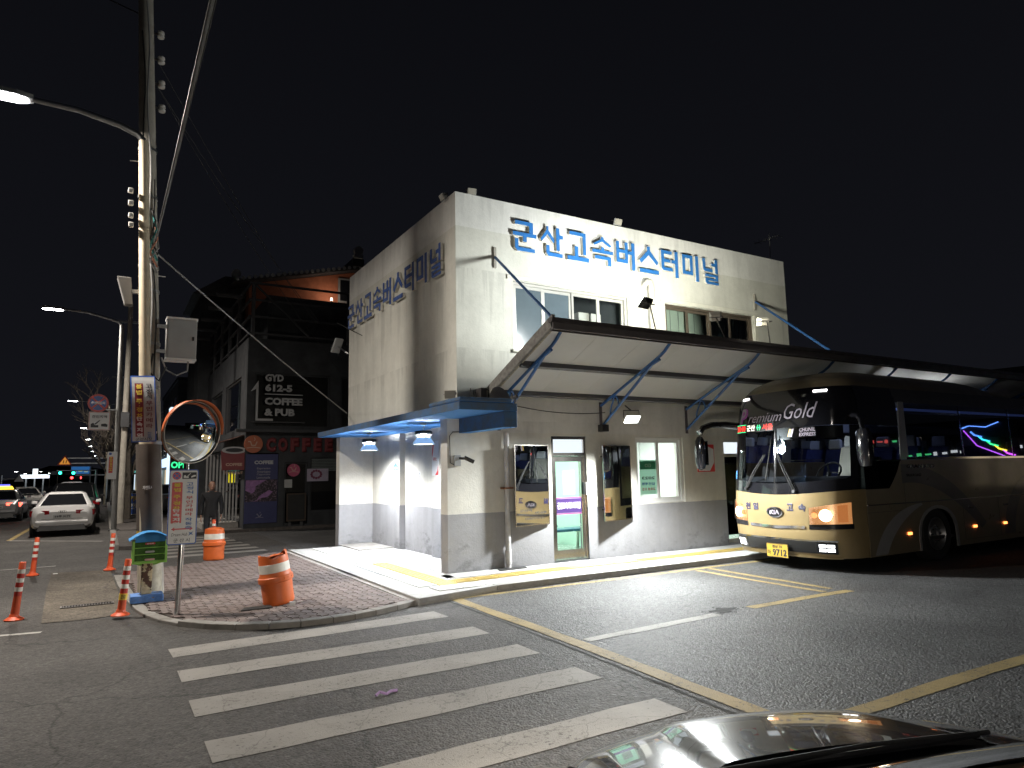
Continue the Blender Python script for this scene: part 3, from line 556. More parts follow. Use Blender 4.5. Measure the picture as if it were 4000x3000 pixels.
po = thing('window_poster', 'green and white recruiting poster on the office window, seen from behind', 'poster', (9.75, Yf+.1, 1.3)); fnr = plane_fn((9.86, Yf+.112, 1.72), (-1, 0, 0), (0, 0, 1)); MB().box(9.60, 10.05, Yf+.113, Yf+.115, 1.28, 2.0).build('sheet', translucent('poster_pale_green', (.62, .80, .72)), po)
MB().box(9.60, 10.05, Yf+.1115, Yf+.1128, 1.80, 1.97).build('header', translucent('poster_green', (.16, .45, .32)), po)
for s, z, hh, mt in (('GO', 1.88, .08, ink_white), ('2023', 1.62, .06, ink_black), ('업연계형', 1.50, .06, ink_blue), ('교육생 모집', 1.39, .06, ink_red)):
    text('lettering', s, .36 if len(s) > 2 else .18, hh, (lambda x, y, zz, z=z: V((9.83-x, Yf+.1105-zz, z+y))), mt, po, bold=.03, depth=.0009)
# ---- sign letters (strokes drawn from the photograph)
SA = [(43, 100), (57, 100), (57, 86), (100, 52), (92, 42), (50, 72), (8, 42), (0, 52), (43, 86)]
def R4(a, b, c, d): return [(a, c), (b, c), (b, d), (a, d)]
def sub(P, x0, x1, y0, y1): return [(x0+(x1-x0)*x/100, y0+(y1-y0)*(y-42)/58) for x, y in P]
LET = {'군': [[(10, 100), (10, 88), (70, 88), (70, 63), (86, 63), (86, 100)], [(0, 62), (100, 62), (100, 50), (58, 50), (58, 32), (43, 32), (43, 50), (0, 50)], [(8, 40), (22, 40), (22, 12), (92, 12), (92, 0), (18, 0), (8, 9)]],
 '산': [sub(SA, 0, 62, 46, 100), [(70, 100), (84, 100), (84, 76), (100, 76), (100, 64), (84, 64), (84, 22), (70, 22)], [(24, 36), (38, 36), (38, 12), (96, 12), (96, 0), (33, 0), (24, 9)]],
 '고': [[(12, 100), (88, 100), (88, 24), (74, 24), (74, 88), (12, 88)], [(0, 0), (100, 0), (100, 14), (50, 14), (50, 50), (35, 50), (35, 14), (0, 14)]],
 '속': [sub(SA, 6, 94, 68, 100), [(43, 64), (57, 64), (57, 53), (100, 53), (100, 42), (0, 42), (0, 53), (43, 53)], [(12, 32), (90, 32), (90, 0), (75, 0), (75, 20), (12, 20)]],
 '버': [[(0, 98), (14, 98), (14, 72), (44, 72), (44, 98), (58, 98), (58, 22), (10, 22), (0, 31)], [(78, 100), (94, 100), (94, 0), (78, 0), (78, 56), (60, 56), (60, 68), (78, 68)]],
 '스': [sub(SA, 0, 100, 34, 100), R4(0, 100, 0, 14)],
 '터': [[(0, 98), (58, 98), (58, 86), (14, 86), (14, 66), (50, 66), (50, 54), (14, 54), (14, 34), (60, 34), (60, 22), (10, 22), (0, 31)], [(76, 100), (92, 100), (92, 0), (76, 0), (76, 54), (56, 54), (56, 66), (76, 66)]],
 '미': [[(0, 98), (58, 98), (58, 22), (10, 22), (0, 31)], R4(76, 92, 0, 100)],
 '널': [[(2, 98), (16, 98), (16, 60), (58, 60), (58, 48), (11, 48), (2, 56)], [(76, 100), (90, 100), (90, 44), (76, 44), (76, 72), (54, 72), (54, 84), (76, 84)], [(14, 38), (90, 38), (90, 14), (29, 14), (29, 8), (92, 8), (92, -1), (23, -1), (14, 6), (14, 22), (75, 22), (75, 29), (14, 29)]]}
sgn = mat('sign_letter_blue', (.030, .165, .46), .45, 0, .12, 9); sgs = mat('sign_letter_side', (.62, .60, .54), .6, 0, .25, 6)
sgn_d = mat('shaded_letter_blue', (.022, .070, .26), .6, 0, .2, 9)  # side row gets less light: that shade is put into a darker blue
def clean(P):  # counter-clockwise
    a = sum(P[i][0]*P[(i+1) % len(P)][1]-P[(i+1) % len(P)][0]*P[i][1] for i in range(len(P))); return P if a > 0 else P[::-1]
def sign_row(chars, org, step, w, h, normal, face):
    org, step, normal = V(org), V(step), V(normal); r = step.normalized()
    for i, ch in enumerate(chars):
        o = org+step*i; body = MB(); fc = MB()
        for P in LET[ch]:
            P = clean(P); pts = [o+r*(x/100*w)+V((0, 0, y/100*h)) for x, y in P]
            if ch == '미' and len(P) == 5:   # hollow box
                outer_ = [(0, 98), (58, 98), (58, 22), (0, 22)]; inner_ = [(14, 86), (44, 86), (44, 34), (14, 34)]
                for k in range(4):
                    q = [outer_[k], outer_[(k+1) % 4], inner_[(k+1) % 4], inner_[k]]; q = clean(q); qq = [o+r*(x/100*w)+V((0, 0, y/100*h)) for x, y in q]
                    body.prism([p+normal*.03 for p in qq], normal*.05); fc.prism([p+normal*.081 for p in qq], normal*.012)
                continue
            body.prism([p+normal*.03 for p in pts], normal*.05); fc.prism([p+normal*.081 for p in pts], normal*.012)
            if ch == '버' and len(P) == 9:
                pass
        if ch == '버':   # open the lower bowl
            body = MB(); fc = MB()
            for q in (R4(0, 14, 22, 98), R4(44, 58, 22, 98), R4(14.01, 43.99, 58, 69), R4(14.01, 43.99, 22, 34), LET['버'][1]):
                qq = [o+r*(x/100*w)+V((0, 0, y/100*h)) for x, y in clean(q)]; body.prism([p+normal*.03 for p in qq], normal*.05); fc.prism([p+normal*.081 for p in qq], normal*.012)
        b = fc.build('sign_letter', face, TB_); body.build('letter_side', sgs, b)
sign_row('군산고속버스터미널', (6.50, Yf, 6.02), (.637, 0, 0), .535, .60, (0, -1, 0), sgn)
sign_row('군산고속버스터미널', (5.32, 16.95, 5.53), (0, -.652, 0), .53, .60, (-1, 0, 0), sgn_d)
# grime under and over the old side letters
# ================================================================ fittings on the terminal
def wall_mirror(x0, x1, z0, z1, label):   # hung at an angle so that drivers and passengers see along the platform
    t = thing('wall_mirror', label, 'mirror', ((x0+x1)/2, Yf, z0), 0, 'mirrors on the terminal wall'); cx, cz = (x0+x1)/2, (z0+z1)/2; a = .215; w = (x1-x0)/math.cos(a)*.985; f = facing((cx, Yf-.115, cz), a)
    panel(w, z1-z0, .004, f, .012).build('glass', mirror_m, t); ring(w+.03, z1-z0+.03, .006, .017, lambda x, y, z: f(x, y, z-.004), .020).build('edge_trim', stainless, t); panel(w-.02, z1-z0-.02, .004, lambda x, y, z: f(x, y, z-.02), .018).build('backing', black, t)
    for z in (z0+.2, z1-.2): MB().bar((x0+.12, Yf-.17, z), (x0+.12, Yf-.002, z), .03, .03).build('bracket', dkmetal, t)
    t['f'] = 0; del t['f']; return t, f
(w1, fm1) = wall_mirror(6.36, 7.20, .84, 2.28, 'tall wall mirror with dark lettering between drainpipe and glass door'); (w2, fm2) = wall_mirror(8.38, 9.22, .83, 2.27, 'tall plain wall mirror between the glass door and sliding window')
mi = mat('mirror_lettering', (.04, .035, .03), .5, 0, 0)
for s, z, w in (('군산역', 1.10, .30), ('445-6688', 1.05, .30), ('신문점(군도극장 입구)', .95, .52)):
    text('mirror_print', s, w, .05 if z > 1 else .045, (lambda x, y, zz, z=z, dx=(.2 if '4' in s else -.18 if z > 1.07 else .05): fm1(x+dx, y+z-1.56, .0125+zz)), mi, w1, bold=.03, depth=.0006)
dp = thing('drainpipe', 'white plastic drainpipe with rusty clamp on the terminal front', 'drainpipe', (6.27, Yf-.08, .1)); MB().cyl((6.27, Yf-.08, .10), (6.27, Yf-.08, 2.52), .048, n=18).build('pipe', mat('dirty_white_pvc', (.56, .55, .55), .5, 0, .2, 5), dp, smooth=True); MB().cyl((6.27, Yf-.08, .18), (6.27, Yf-.08, .42), .06, n=18).build('socket', mat('dirty_white_pvc', (.5, .5, .5)), dp, smooth=True)
MB().box(6.17, 6.37, Yf-.14, Yf-.003, 1.50, 1.53).build('clamp', mat('rust', (.20, .075, .03), .85, 0, .3, 20), dp); tag(MB().prism([(5.98, 10.5, .1), (6.55, 10.52, .1), (6.6, 10.70, .1), (6.05, 10.72, .1)], (0, 0, .012)).build('drain_cover', mat('dark_plate', (.03, .03, .03), .6, 0, .2)), 'flat black cover plate at the foot of the drainpipe', 'drain cover')
vp = thing('vent_pipe', 'white bent pipe running down the upper front wall', 'pipe', (9.95, Yf-.07, 4.0)); MB().tube([(9.82, Yf-.0, 5.72), (9.82, Yf-.08, 5.76), (9.86, Yf-.09, 5.82), (9.93, Yf-.09, 5.83), (9.97, Yf-.09, 5.76), (9.97, Yf-.09, 5.6), (9.97, Yf-.09, 3.2)], .062, 14).build('pipe', cream, vp, smooth=True); MB().cyl((9.97, Yf-.09, 5.60), (9.97, Yf-.09, 5.70), .072, n=16).build('socket', cream, vp, smooth=True)
cc = thing('security_camera', 'black bullet security camera on the front return wall', 'camera', (5.28, Yf, 2.0)); panel(.12, .19, .006, facing((5.30, Yf-.001, 2.02)), .05).build('junction_box', grey_paint, cc, bevel=.004); MB().cyl((5.33, Yf-.05, 2.06), (5.40, Yf-.13, 2.05), .022).build('bracket', black, cc); MB().cyl((5.38, Yf-.14, 2.07), (5.54, Yf-.19, 1.99), .035, n=16).build('body', black, cc, smooth=True); MB().tube([(5.24, Yf-.012, 1.95), (5.17, Yf-.012, 1.98), (5.16, Yf-.012, 2.45), (5.22, Yf-.012, 2.52), (5.62, Yf-.012, 2.53)], .008).build('cable', cable_m, cc)
jb = thing('junction_box', 'beige wall box with louvre under the blue canopy', 'junction box', (5.70, Yf, 2.58)); panel(.22, .20, .008, facing((5.72, Yf-.001, 2.63)), .10).build('box', cream, jb, bevel=.006); MB().box(5.59, 5.85, Yf-.125, Yf-.002, 2.735, 2.75).build('lid', conc, jb); MB().box(5.67, 5.77, Yf-.1045, Yf-.1015, 2.62, 2.63).build('slot', black, jb)
# alcove signs
hn = thing('house_number_sign', 'blue house number plate reading 30 on the alcove wall', 'sign', (5.86, 15.25, 1.7)); fn = plane_fn((5.875, 15.16, 1.86), (0, -1, 0), (0, 0, 1))
MB().prism([fn(*p) for p in ((-.17, -.24), (.17, -.24), (.17, .14), (0, .25), (-.17, .14))], fn(0, 0, .01)-fn(0, 0, 0)).build('plate', signwhite, hn); MB().prism([fn(x, y, .0105) for x, y in ((-.15, .02), (.15, .02), (.15, .13), (0, .225), (-.15, .13))], fn(0, 0, .003)-fn(0, 0, 0)).build('upper_field', signblue, hn); MB().prism([fn(x, y, .0105) for x, y in ((-.15, -.22), (.15, -.22), (.15, -.005), (-.15, -.005))], fn(0, 0, .003)-fn(0, 0, 0)).build('lower_field', signblue, hn)
text('number', '30', .17, .15, lambda x, y, z: fn(x, y-.115, .014+z), ink_white, hn, bold=.04); text('street_name', '해망로', .2, .05, lambda x, y, z: fn(x, y+.09, .014+z), ink_white, hn, bold=.03)
tp_ = thing('torn_poster', 'torn red and white poster on the alcove wall', 'poster', (5.88, 12.9, 2.0)); f2 = plane_fn((5.897, 13.0, 2.12), (0, -1, 0), (0, 0, 1)); MB().prism([f2(x, y) for x, y in ((-.16, -.36), (.16, -.36), (.16, .36), (.03, .36), (-.05, .28), (-.16, .33))], f2(0, 0, .004)-f2(0, 0, 0)).build('sheet', signwhite, tp_)
MB().prism([f2(x, y, .0045) for x, y in ((-.16, .1), (-.12, .3), (-.06, .27), (-.14, .0))], f2(0, 0, .001)-f2(0, 0, 0)).build('print', signred, tp_); MB().prism([f2(x, y, .0045) for x, y in ((.0, -.35), (.155, -.35), (.155, -.14), (.11, -.26))], f2(0, 0, .001)-f2(0, 0, 0)).build('print', signred, tp_); text('lettering', '시외버스', .2, .08, lambda x, y, z: f2(x-.02, y-.02, .005+z), ink_red, tp_, bold=.03, depth=.001)
ns = thing('no_smoking_sticker', 'small grey no-smoking sticker on the alcove wall', 'sticker', (6.01, 14.1, 1.5)); f3 = plane_fn((6.018, 14.12, 1.72), (0, -1, 0), (0, 0, 1)); panel(.09, .26, .004, f3, .003).build('sheet', signwhite, ns); ring(.06, .10, .03, .012, lambda x, y, z: f3(x, y+.06, .0035+z), .001).build('symbol', ink_black, ns)
sp = thing('red_white_poster', 'red and white framed poster on the front wall beside the coach', 'poster', (11.3, Yf, 1.9)); f4 = facing((11.42, Yf-.002, 2.02)); panel(.52, .60, .01, f4, .02).build('board', signred, sp); MB().prism([f4(x, y, .021) for x, y in ((-.24, -.28), (.1, -.28), (.24, -.1), (.24, .2), (.0, .28), (-.1, .1), (-.24, .02))], f4(0, 0, .003)-f4(0, 0, 0)).build('print', signwhite, sp)
# ---- pendant high-bay lamps in the alcove
def pendant(x, y, label):
    t = thing('pendant_lamp', label, 'lamp', (x, y, 2.75), 0, 'high-bay lamps hanging in the alcove'); T = Matrix.Translation((x, y, 0))
    MB().cyl((x, y, 2.725), (x, y, 2.752), .06, n=16).build('ceiling_rose', grey_paint, t); MB().tube([(x, y, 2.73), (x+.02, y, 2.69), (x-.01, y, 2.66), (x, y, 2.62)], .007).build('hook', steel, t)
    MB().lathe([(.03, 2.62), (.15, 2.61), (.17, 2.59), (.17, 2.545), (.14, 2.535)], 22, T).build('driver_housing', black, t, smooth=True)
    fins = MB()
    for k in range(18): a = 2*PI*k/18; fins.bar((x+.07*math.cos(a), y+.07*math.sin(a), 2.515), (x+.15*math.cos(a), y+.15*math.sin(a), 2.515), .008, .05)
    tag(fins.build('cooling_fins', steel, t), kind='stuff')
    MB().lathe([(.105, 2.49), (.12, 2.49), (.215, 2.362), (.215, 2.355), (.205, 2.355), (.105, 2.482)], 28, T, close=False).build('shade', MATS.get('lamp_shade') or translucent('lamp_shade', (.20, .27, .36)), t, smooth=True); lamp('shade_glow', 'POINT', (x, y, 2.43), 420, t, None, (.93, .97, 1.), .05)
    MB().lathe([(.001, 2.372), (.195, 2.372), (.198, 2.360), (.001, 2.360)], 28, T).build('lens', emis('highbay_lens', (.93, .98, 1.), 7), t)
    lamp('lamp_light', 'SPOT', (x, y, 2.35), 1050, t, (x, y, 0), (.93, .97, 1.), .2, 168, .8)
pendant(5.18, 15.05, 'high-bay pendant lamp deep in the alcove near the house number'); pendant(5.18, 11.95, 'high-bay pendant lamp in the alcove next to the front return wall')
# ---- floodlights
def flood(name, label, pos, aim, size, stick=None, lit=0., power=0., hm=black, angle=120, col=(1, 1, 1), group='floodlights on the terminal', lens_s=9):
    t = thing(name, label, 'floodlight', pos if stick is None else stick, 0, group); p = V(pos); d = (V(aim)-p).normalized(); q = d.to_track_quat('Z', 'Y').to_matrix().to_4x4(); q.translation = p; w, h, dp_ = size
    MB().hexa([q @ V(c) for c in ((-w*.35, -h*.35, -dp_), (w*.35, -h*.35, -dp_), (w*.35, h*.35, -dp_), (-w*.35, h*.35, -dp_))], [q @ V(c) for c in ((-w/2, -h/2, 0), (w/2, -h/2, 0), (w/2, h/2, 0), (-w/2, h/2, 0))]).build('housing', hm, t, bevel=.006)
    MB().hexa([q @ V(c) for c in ((-w*.44, -h*.44, .001), (w*.44, -h*.44, .001), (w*.44, h*.44, .001), (-w*.44, h*.44, .001))], [q @ V(c) for c in ((-w*.44, -h*.44, .012), (w*.44, -h*.44, .012), (w*.44, h*.44, .012), (-w*.44, h*.44, .012))]).build('lens', emis('flood_lens_%s' % ('w' if lit > 1 else 'y'), col, lens_s) if lit else mat('dead_lens', (.35, .33, .28), .2, 0, .1), t)
    MB().tube([q @ V((-w*.52, 0, -dp_*.3)), q @ V((-w*.5, h*.2, -dp_*1.4)), q @ V((w*.5, h*.2, -dp_*1.4)), q @ V((w*.52, 0, -dp_*.3))], .009, 6).build('bracket', dkmetal, t)
    if stick is not None: MB().cyl(stick, q @ V((0, h*.2, -dp_*1.4)), .012, n=8).build('pole', dkmetal, t)
    if power: lamp('lamp_light', 'SPOT', q @ V((0, 0, .03)), power, t, aim, col, .16, angle, .5)
    return t
flood('led_floodlight', 'black square LED floodlight on a stick aimed at the upper sign', (7.76, 8.48, 4.61), (7.3, 10.78, 6.9), (.27, .22, .06), (8.12, 8.64, 4.20), 2, 720, black, 165, (.96, 1., .97))
flood('beige_floodlight', 'lit beige floodlight on a forked stick before the blinds', (9.45, 8.48, 4.56), (11.8, 10.78, 6.8), (.22, .17, .12), (9.86, 8.64, 4.20), 1, 640, cream, 160, (1., .98, .82))
flood('beige_floodlight', 'unlit beige floodlight on a forked stick beside the blue stay rod', (10.72, 8.48, 4.57), (11.6, 10.78, 5.4), (.22, .17, .12), (11.12, 8.64, 4.20), 0, 0, cream)
flood('beige_floodlight', 'unlit beige floodlight standing on the blue canopy slab', (5.02, 10.45, 3.14), (4.2, 9.2, 3.0), (.20, .15, .10), (5.02, 10.45, 2.885), 0, 0, cream)
flood('wall_floodlight', 'blazing white floodlight under the second awning bracket', (8.47, 9.76, 2.74), (7.9, 8.4, .2), (.30, .24, .12), (8.50, 9.98, 3.02), 2, 3100, cream, 178, (.96, 1., .99), lens_s=26)
flood('parapet_floodlight', 'small dark floodlight on the front parapet above the sign', (9.1, 10.66, 7.02), (9.0, 9.0, 6.4), (.2, .14, .08), (9.1, 10.85, 6.98), 0, 0, grey_paint)
flood('parapet_floodlight', 'small dark floodlight on the parapet at the building corner', (5.62, 10.68, 7.00), (5.4, 9.0, 6.4), (.18, .12, .08), (5.55, 10.85, 6.98), 0, 0, grey_paint)
flood('parapet_floodlight', 'small dark floodlight on the side parapet above the street', (5.22, 11.15, 6.98), (4, 11.2, 6.4), (.18, .12, .08), (5.4, 11.15, 6.98), 0, 0, grey_paint)
flood('wall_floodlight', 'lit floodlight under the awning bracket hidden by the coach', (17.95, 9.76, 2.74), (17.9, 7.5, 2.2), (.30, .24, .12), (17.98, 9.98, 3.02), 2, 380, cream, 180, (.97, .99, 1.), lens_s=20)
# rooftop antenna
an = thing('tv_antenna', 'thin television antenna mast on the terminal roof', 'antenna', (14.9, 11.4, 6.6)); MB().cyl((14.9, 11.4, 6.55), (14.95, 11.4, 8.0), .018, n=8).build('mast', steel, an)
MB().cyl((14.95, 11.1, 7.85), (14.95, 11.9, 7.85), .01, n=6).build('boom', steel, an)
for k in range(5): MB().cyl((14.75+.01*k, 11.15+k*.16, 7.85), (15.15-.01*k, 11.15+k*.16, 7.85), .006, n=5).build('element', steel, an)
MB().box(14.7, 14.95, 11.35, 11.45, 6.6, 6.68).build('foot', steel, an)
tag(MB().box(14.604, 14.66, 11.0, 11.5, 5.35, 5.9).build('meter_box', cream, None, bevel=.01), 'pale box fixed to the far end of the upper wall', 'wall box')
# satellite dish and clutter on the slab
sd = thing('satellite_dish', 'dark satellite dish behind the blue canopy end', 'satellite dish', (5.85, 10.3, 2.9)); q = V((.35, -.9, .25)).to_track_quat('Z', 'Y').to_matrix().to_4x4(); q.translation = V((5.80, 10.05, 2.98))
MB().lathe([(.001, -.06), (.15, -.045), (.27, -.005), (.30, .015), (.295, .022), (.26, .004), (.15, -.032), (.001, -.05)], 26, q).build('reflector', mat('dish_grey', (.09, .085, .085), .5, .3, .15), sd, smooth=True); MB().tube([q @ V((0, -.28, 0)), q @ V((0, -.1, .28)), q @ V((0, 0, .32))], .012).build('feed_arm', dkmetal, sd); MB().cyl(q @ V((0, 0, .28)), q @ V((0, 0, .36)), .03).build('feed_horn', dkmetal, sd); MB().cyl((5.80, 10.77, 2.98), q @ V((0, 0, -.06)), .025).build('mount', dkmetal, sd)
ht = thing('cable_bracket', 'dark steel bracket with tangled cables at the awning corner', 'bracket', (5.75, 10.6, 3.0)); MB().box(5.6, 5.86, 10.45, 10.77, 2.95, 3.02).build('plate', dkmetal, ht); MB().box(5.68, 5.80, 10.55, 10.76, 3.02, 3.30).build('box', dkmetal, ht)
for k in range(6): MB().tube([(5.55+.05*k, 10.7, 3.3-.03*k), (5.5+.06*k, 10.55, 3.05-.05*(k % 3)), (5.7+.05*k, 10.6, 2.92), (5.9, 10.7, 3.1+.03*k)], .009).build('cable', cable_m, ht)

# ================================================================ steel awning
AW = thing('steel_awning', 'long upswept steel awning on blue brackets along the terminal front', 'awning', (14, 10.7, 3.2))
aw = lambda y: 3.22+(10.76-y)*(4.10-3.22)/(10.76-8.66)
pan = mat('awning_panel', (.74, .735, .71), .55, 0, .06, 1.2); fas = mat('awning_fascia', (.115, .105, .105), .5, .2, .18, 3)
slope = lambda x0, x1, y0, y1, off, th, mb: mb.hexa([(x0, y0, aw(y0)+off), (x1, y0, aw(y0)+off), (x1, y1, aw(y1)+off), (x0, y1, aw(y1)+off)], [(x0, y0, aw(y0)+off+th), (x1, y0, aw(y0)+off+th), (x1, y1, aw(y1)+off+th), (x0, y1, aw(y1)+off+th)])
XE = 23.6
for k in range(18):
    a = 6.02+k*.98; slope(a, a+.974, 8.70, 10.74, 0, .05, MB()).build('roof_panel', pan, AW)
for k in range(18): slope(6.02+k*.98, 6.02+k*.98+.98, 8.66, 10.75, .052, .02, MB()).build('roof_sheet', fas, AW)
MB().box(5.93, XE+.1, 8.60, 8.66, 4.02, 4.13).build('fascia', fas, AW); MB().box(5.90, XE+.12, 8.575, 8.70, 4.135, 4.20).build('gutter', dkmetal, AW); MB().box(5.95, XE+.1, 8.67, 8.70, 4.0, 4.06).build('drip_rail', dkmetal, AW)
slope(5.93, 5.985, 8.62, 10.76, -.05, .19, MB()).build('side_channel', mat('weathered_channel', (.20, .19, .175), .7, .1, .35, 12), AW); slope(5.986, 6.016, 8.72, 10.7, -.045, .05, MB()).build('side_edging', mat('crumbling_foam', (.42, .37, .28), .9, 0, .5, 30, .8, 40), AW); slope(XE+.05, XE+.1, 8.67, 10.76, -.05, .19, MB()).build('side_channel', fas, AW)
pur = mat('purlin_dark', (.075, .073, .080), .5, .2, .1)
for y in (9.70, 10.62): slope(5.99, XE+.04, y-.035, y+.035, -.082, .08, MB()).build('purlin', pur, AW)
def bracket(x):
    b = MB().bar((x, 10.765, 2.56), (x, 10.765, 3.16), .06, .02, (0, 1, 0)).build('bracket', mat('bracket_plate', (.10, .085, .09), .6, .3, .2), AW)
    up = lambda y: aw(y)-.135; j = (x, 9.22, up(9.22)-.03)
    MB().tube([(x, 10.75, up(10.75)), (x, 9.2, up(9.2)), (x, 8.98, up(8.98)), (x, 8.86, up(8.9)+.04), (x, 8.72, 4.02)], .028, 8).build('upper_tube', blue_steel, b, smooth=True)
    lw = lambda y: 2.66+(10.75-y)*(j[2]-2.66)/(10.75-9.22)
    MB().tube([(x, 10.75, 2.66), (x, 9.9, lw(9.9)), j, (x, 9.0, up(9.0)-.055)], .028, 8).build('lower_tube', blue_steel, b, smooth=True)
    arc = []
    for k in range(11):
        a = PI*k/10; y = 10.33-.13*math.cos(a); zt = lw(y); arc.append((x, y, zt+.02+.25*math.sin(a)*(1-.2*(k > 5))))
    MB().tube(arc, .017, 8).build('ring', blue_steel, b, smooth=True)
for k in range(8): bracket(6.16+2.365*k)
for (xa, za, xo) in ((6.12, 5.82, 5.98), (13.38, 5.78, 13.1)):
    st = thing('stay_rod', 'blue stay rod from wall plate to the awning corner' if xa < 7 else 'blue stay rod from wall plate to the awning middle', 'stay rod', (xa, Yf, za-.2), 0, 'stay rods of the awning')
    MB().box(xa-.02, xa+.03, Yf-.045, Yf-.001, za-.2, za+.2).build('wall_plate', mat('stay_plate', (.34, .32, .28), .6, .2, .2), st); MB().cyl((xa, Yf-.05, za), (xo, 8.68, 4.21), .026, n=12).build('rod', blue_steel, st, smooth=True)
tag(MB().tube(sag((6.05, 10.7, 3.1), (8.6, 10.72, 2.95), .10), .008).build('awning_cable', cable_m), 'thin black cable sagging under the awning beside the wall', 'cable')
sk = thing('speaker_box', 'small dark box on the second awning bracket', 'speaker', (8.48, 10.6, 2.6)); MB().box(8.40, 8.56, 10.56, 10.72, 2.56, 2.70).build('body', black, sk, bevel=.01); MB().cyl((8.48, 10.72, 2.63), (8.48, 10.77, 2.63), .015).build('mount', black, sk)
# ================================================================ express coach
BY, BW = 8.25, 1.25; NB, BB = 3.0, .78
def interp(T, z):
    if z <= T[0][0]: return T[0][1]
    for (a, p), (b, q) in zip(T, T[1:]):
        if z <= b: return p+(q-p)*(z-a)/(b-a)
    return T[-1][1]
XF = [(.2, 10.56), (.35, 10.49), (.6, 10.44), (1.0, 10.43), (1.3, 10.45), (1.6, 10.485), (2.0, 10.53), (2.6, 10.60), (2.9, 10.65), (3.1, 10.72), (3.24, 10.80), (3.38, 10.96), (3.50, 11.25), (3.57, 11.75)]
WF = [(.2, 1.21), (.5, 1.245), (1.0, 1.25), (1.9, 1.25), (2.9, 1.22), (3.05, 1.19), (3.18, 1.15), (3.32, 1.06), (3.45, .90), (3.54, .66), (3.59, .4)]
def front(q, z, off=0.):
    def raw(q, z):
        w = interp(WF, z); aq = min(1, abs(q)); return V((interp(XF, z)+BB*(1-(max(0., 1-aq**NB))**(1/NB)), BY+w*q, z))
    p = raw(q, z)
    if off:
        e = .004; q1 = max(-.9985, min(.9985, q)); a = raw(q1+.0012, z)-raw(q1-.0012, z); b = raw(q1, z+e)-raw(q1, z-e); n = a.cross(b).normalized()
        if n.x > 0: n = -n
        p = p+n*off
    return p
def qlist(a, b, n=28):   # denser towards the corners
    f = lambda q: math.copysign(math.acos(max(-1, min(1, 1-abs(q)**1.0)))/(PI/2), q); g_ = lambda t: math.copysign(1-math.cos(abs(t)*PI/2), t)
    f = lambda q: math.asin(max(-1, min(1, math.copysign(abs(q)**(NB/2), q))))/(PI/2); g_ = lambda t: math.copysign(abs(math.sin(t*PI/2))**(2/NB), t)
    return [g_(f(a)+(f(b)-f(a))*i/n) for i in range(n+1)]
def fpatch(a, b, z0, z1, off=0., nq=24, nz=8):
    z0f = z0 if callable(z0) else (lambda q: z0); z1f = z1 if callable(z1) else (lambda q: z1); mb = MB()
    return mb.grid(lambda q, t: front(q, z0f(q)+(z1f(q)-z0f(q))*t, off), qlist(a, b, nq), [i/nz for i in range(nz+1)], flip=True)
bus = thing('express_coach', 'gold and black express coach with lit headlights parked by the terminal', 'coach', (16.4, BY, 0))
def coach_paint(name, col):
    mt, nt, b = newmat(name); setp(b, rough=.32, metal=.1, spec=.5, coat=.4, crough=.08)
    pos = nd(nt, 'NewGeometry').outputs['Position']; n = nd(nt, 'TexNoise', {'Vector': pos, 'Scale': 2.5, 'Detail': 9., 'Roughness': .7}); r = nd(nt, 'MapRange', {0: n, 1: .3, 2: .7, 3: .88, 4: 1.08}); c = nd(nt, 'VectorMath', {0: col, 'Scale': r.outputs[0]}, operation='SCALE'); nt.links.new(c.outputs[0], b.inputs['Base Color'])
    r2 = nd(nt, 'MapRange', {0: n, 1: .3, 2: .7, 3: .45, 4: .25}); nt.links.new(r2.outputs[0], b.inputs['Roughness']); return mt
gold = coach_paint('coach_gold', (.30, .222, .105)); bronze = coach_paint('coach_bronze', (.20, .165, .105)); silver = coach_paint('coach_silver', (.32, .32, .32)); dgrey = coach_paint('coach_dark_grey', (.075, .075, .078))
wind = glass('windscreen_glass', (.62, .66, .68), 1.52, 0., 1.3); sideg = glass('coach_side_glass', (.16, .17, .21), 1.55, 0., 1.5)
zb = lambda q: 1.30+.09*abs(q)**1.6
fp = fpatch(-1, 1, .24, lambda q: zb(q)-.001, 0, 44, 14).build('front_panel', gold, bus, smooth=True, ang=60)
fpatch(-1, 1, zb, lambda q: zb(q)+.20, .0, 44, 4).build('windscreen_base', blackgloss, bus, smooth=True, ang=60)
ztop = lambda q: 2.50
wz = lambda q: zb(q)+.201
fpatch(-.965, -.012, wz, 2.499, 0, 24, 6).build('windscreen', wind, bus, smooth=True, ang=60)
fpatch(.012, .965, wz, 2.499, 0, 24, 6).build('windscreen', wind, bus, smooth=True, ang=60)
fpatch(-.0119, .0119, wz, 2.499, .006, 2, 6).build('windscreen_divider', blackgloss, bus, smooth=True)
fpatch(-1, -.9651, wz, 2.499, .0, 8, 6).build('corner_pillar', blackgloss, bus, smooth=True, ang=60); fpatch(.9651, 1, wz, 2.499, .0, 8, 6).build('corner_pillar', blackgloss, bus, smooth=True, ang=60)
fpatch(-1, 1, 2.50, 3.20, 0, 44, 8).build('front_header', blackgloss, bus, smooth=True, ang=60)
fpatch(-.93, -.02, 2.28, 2.498, -.012, 18, 2).build('sun_strip', mat('sunstrip', (.006, .006, .007), .35, 0, 0), bus, smooth=True)
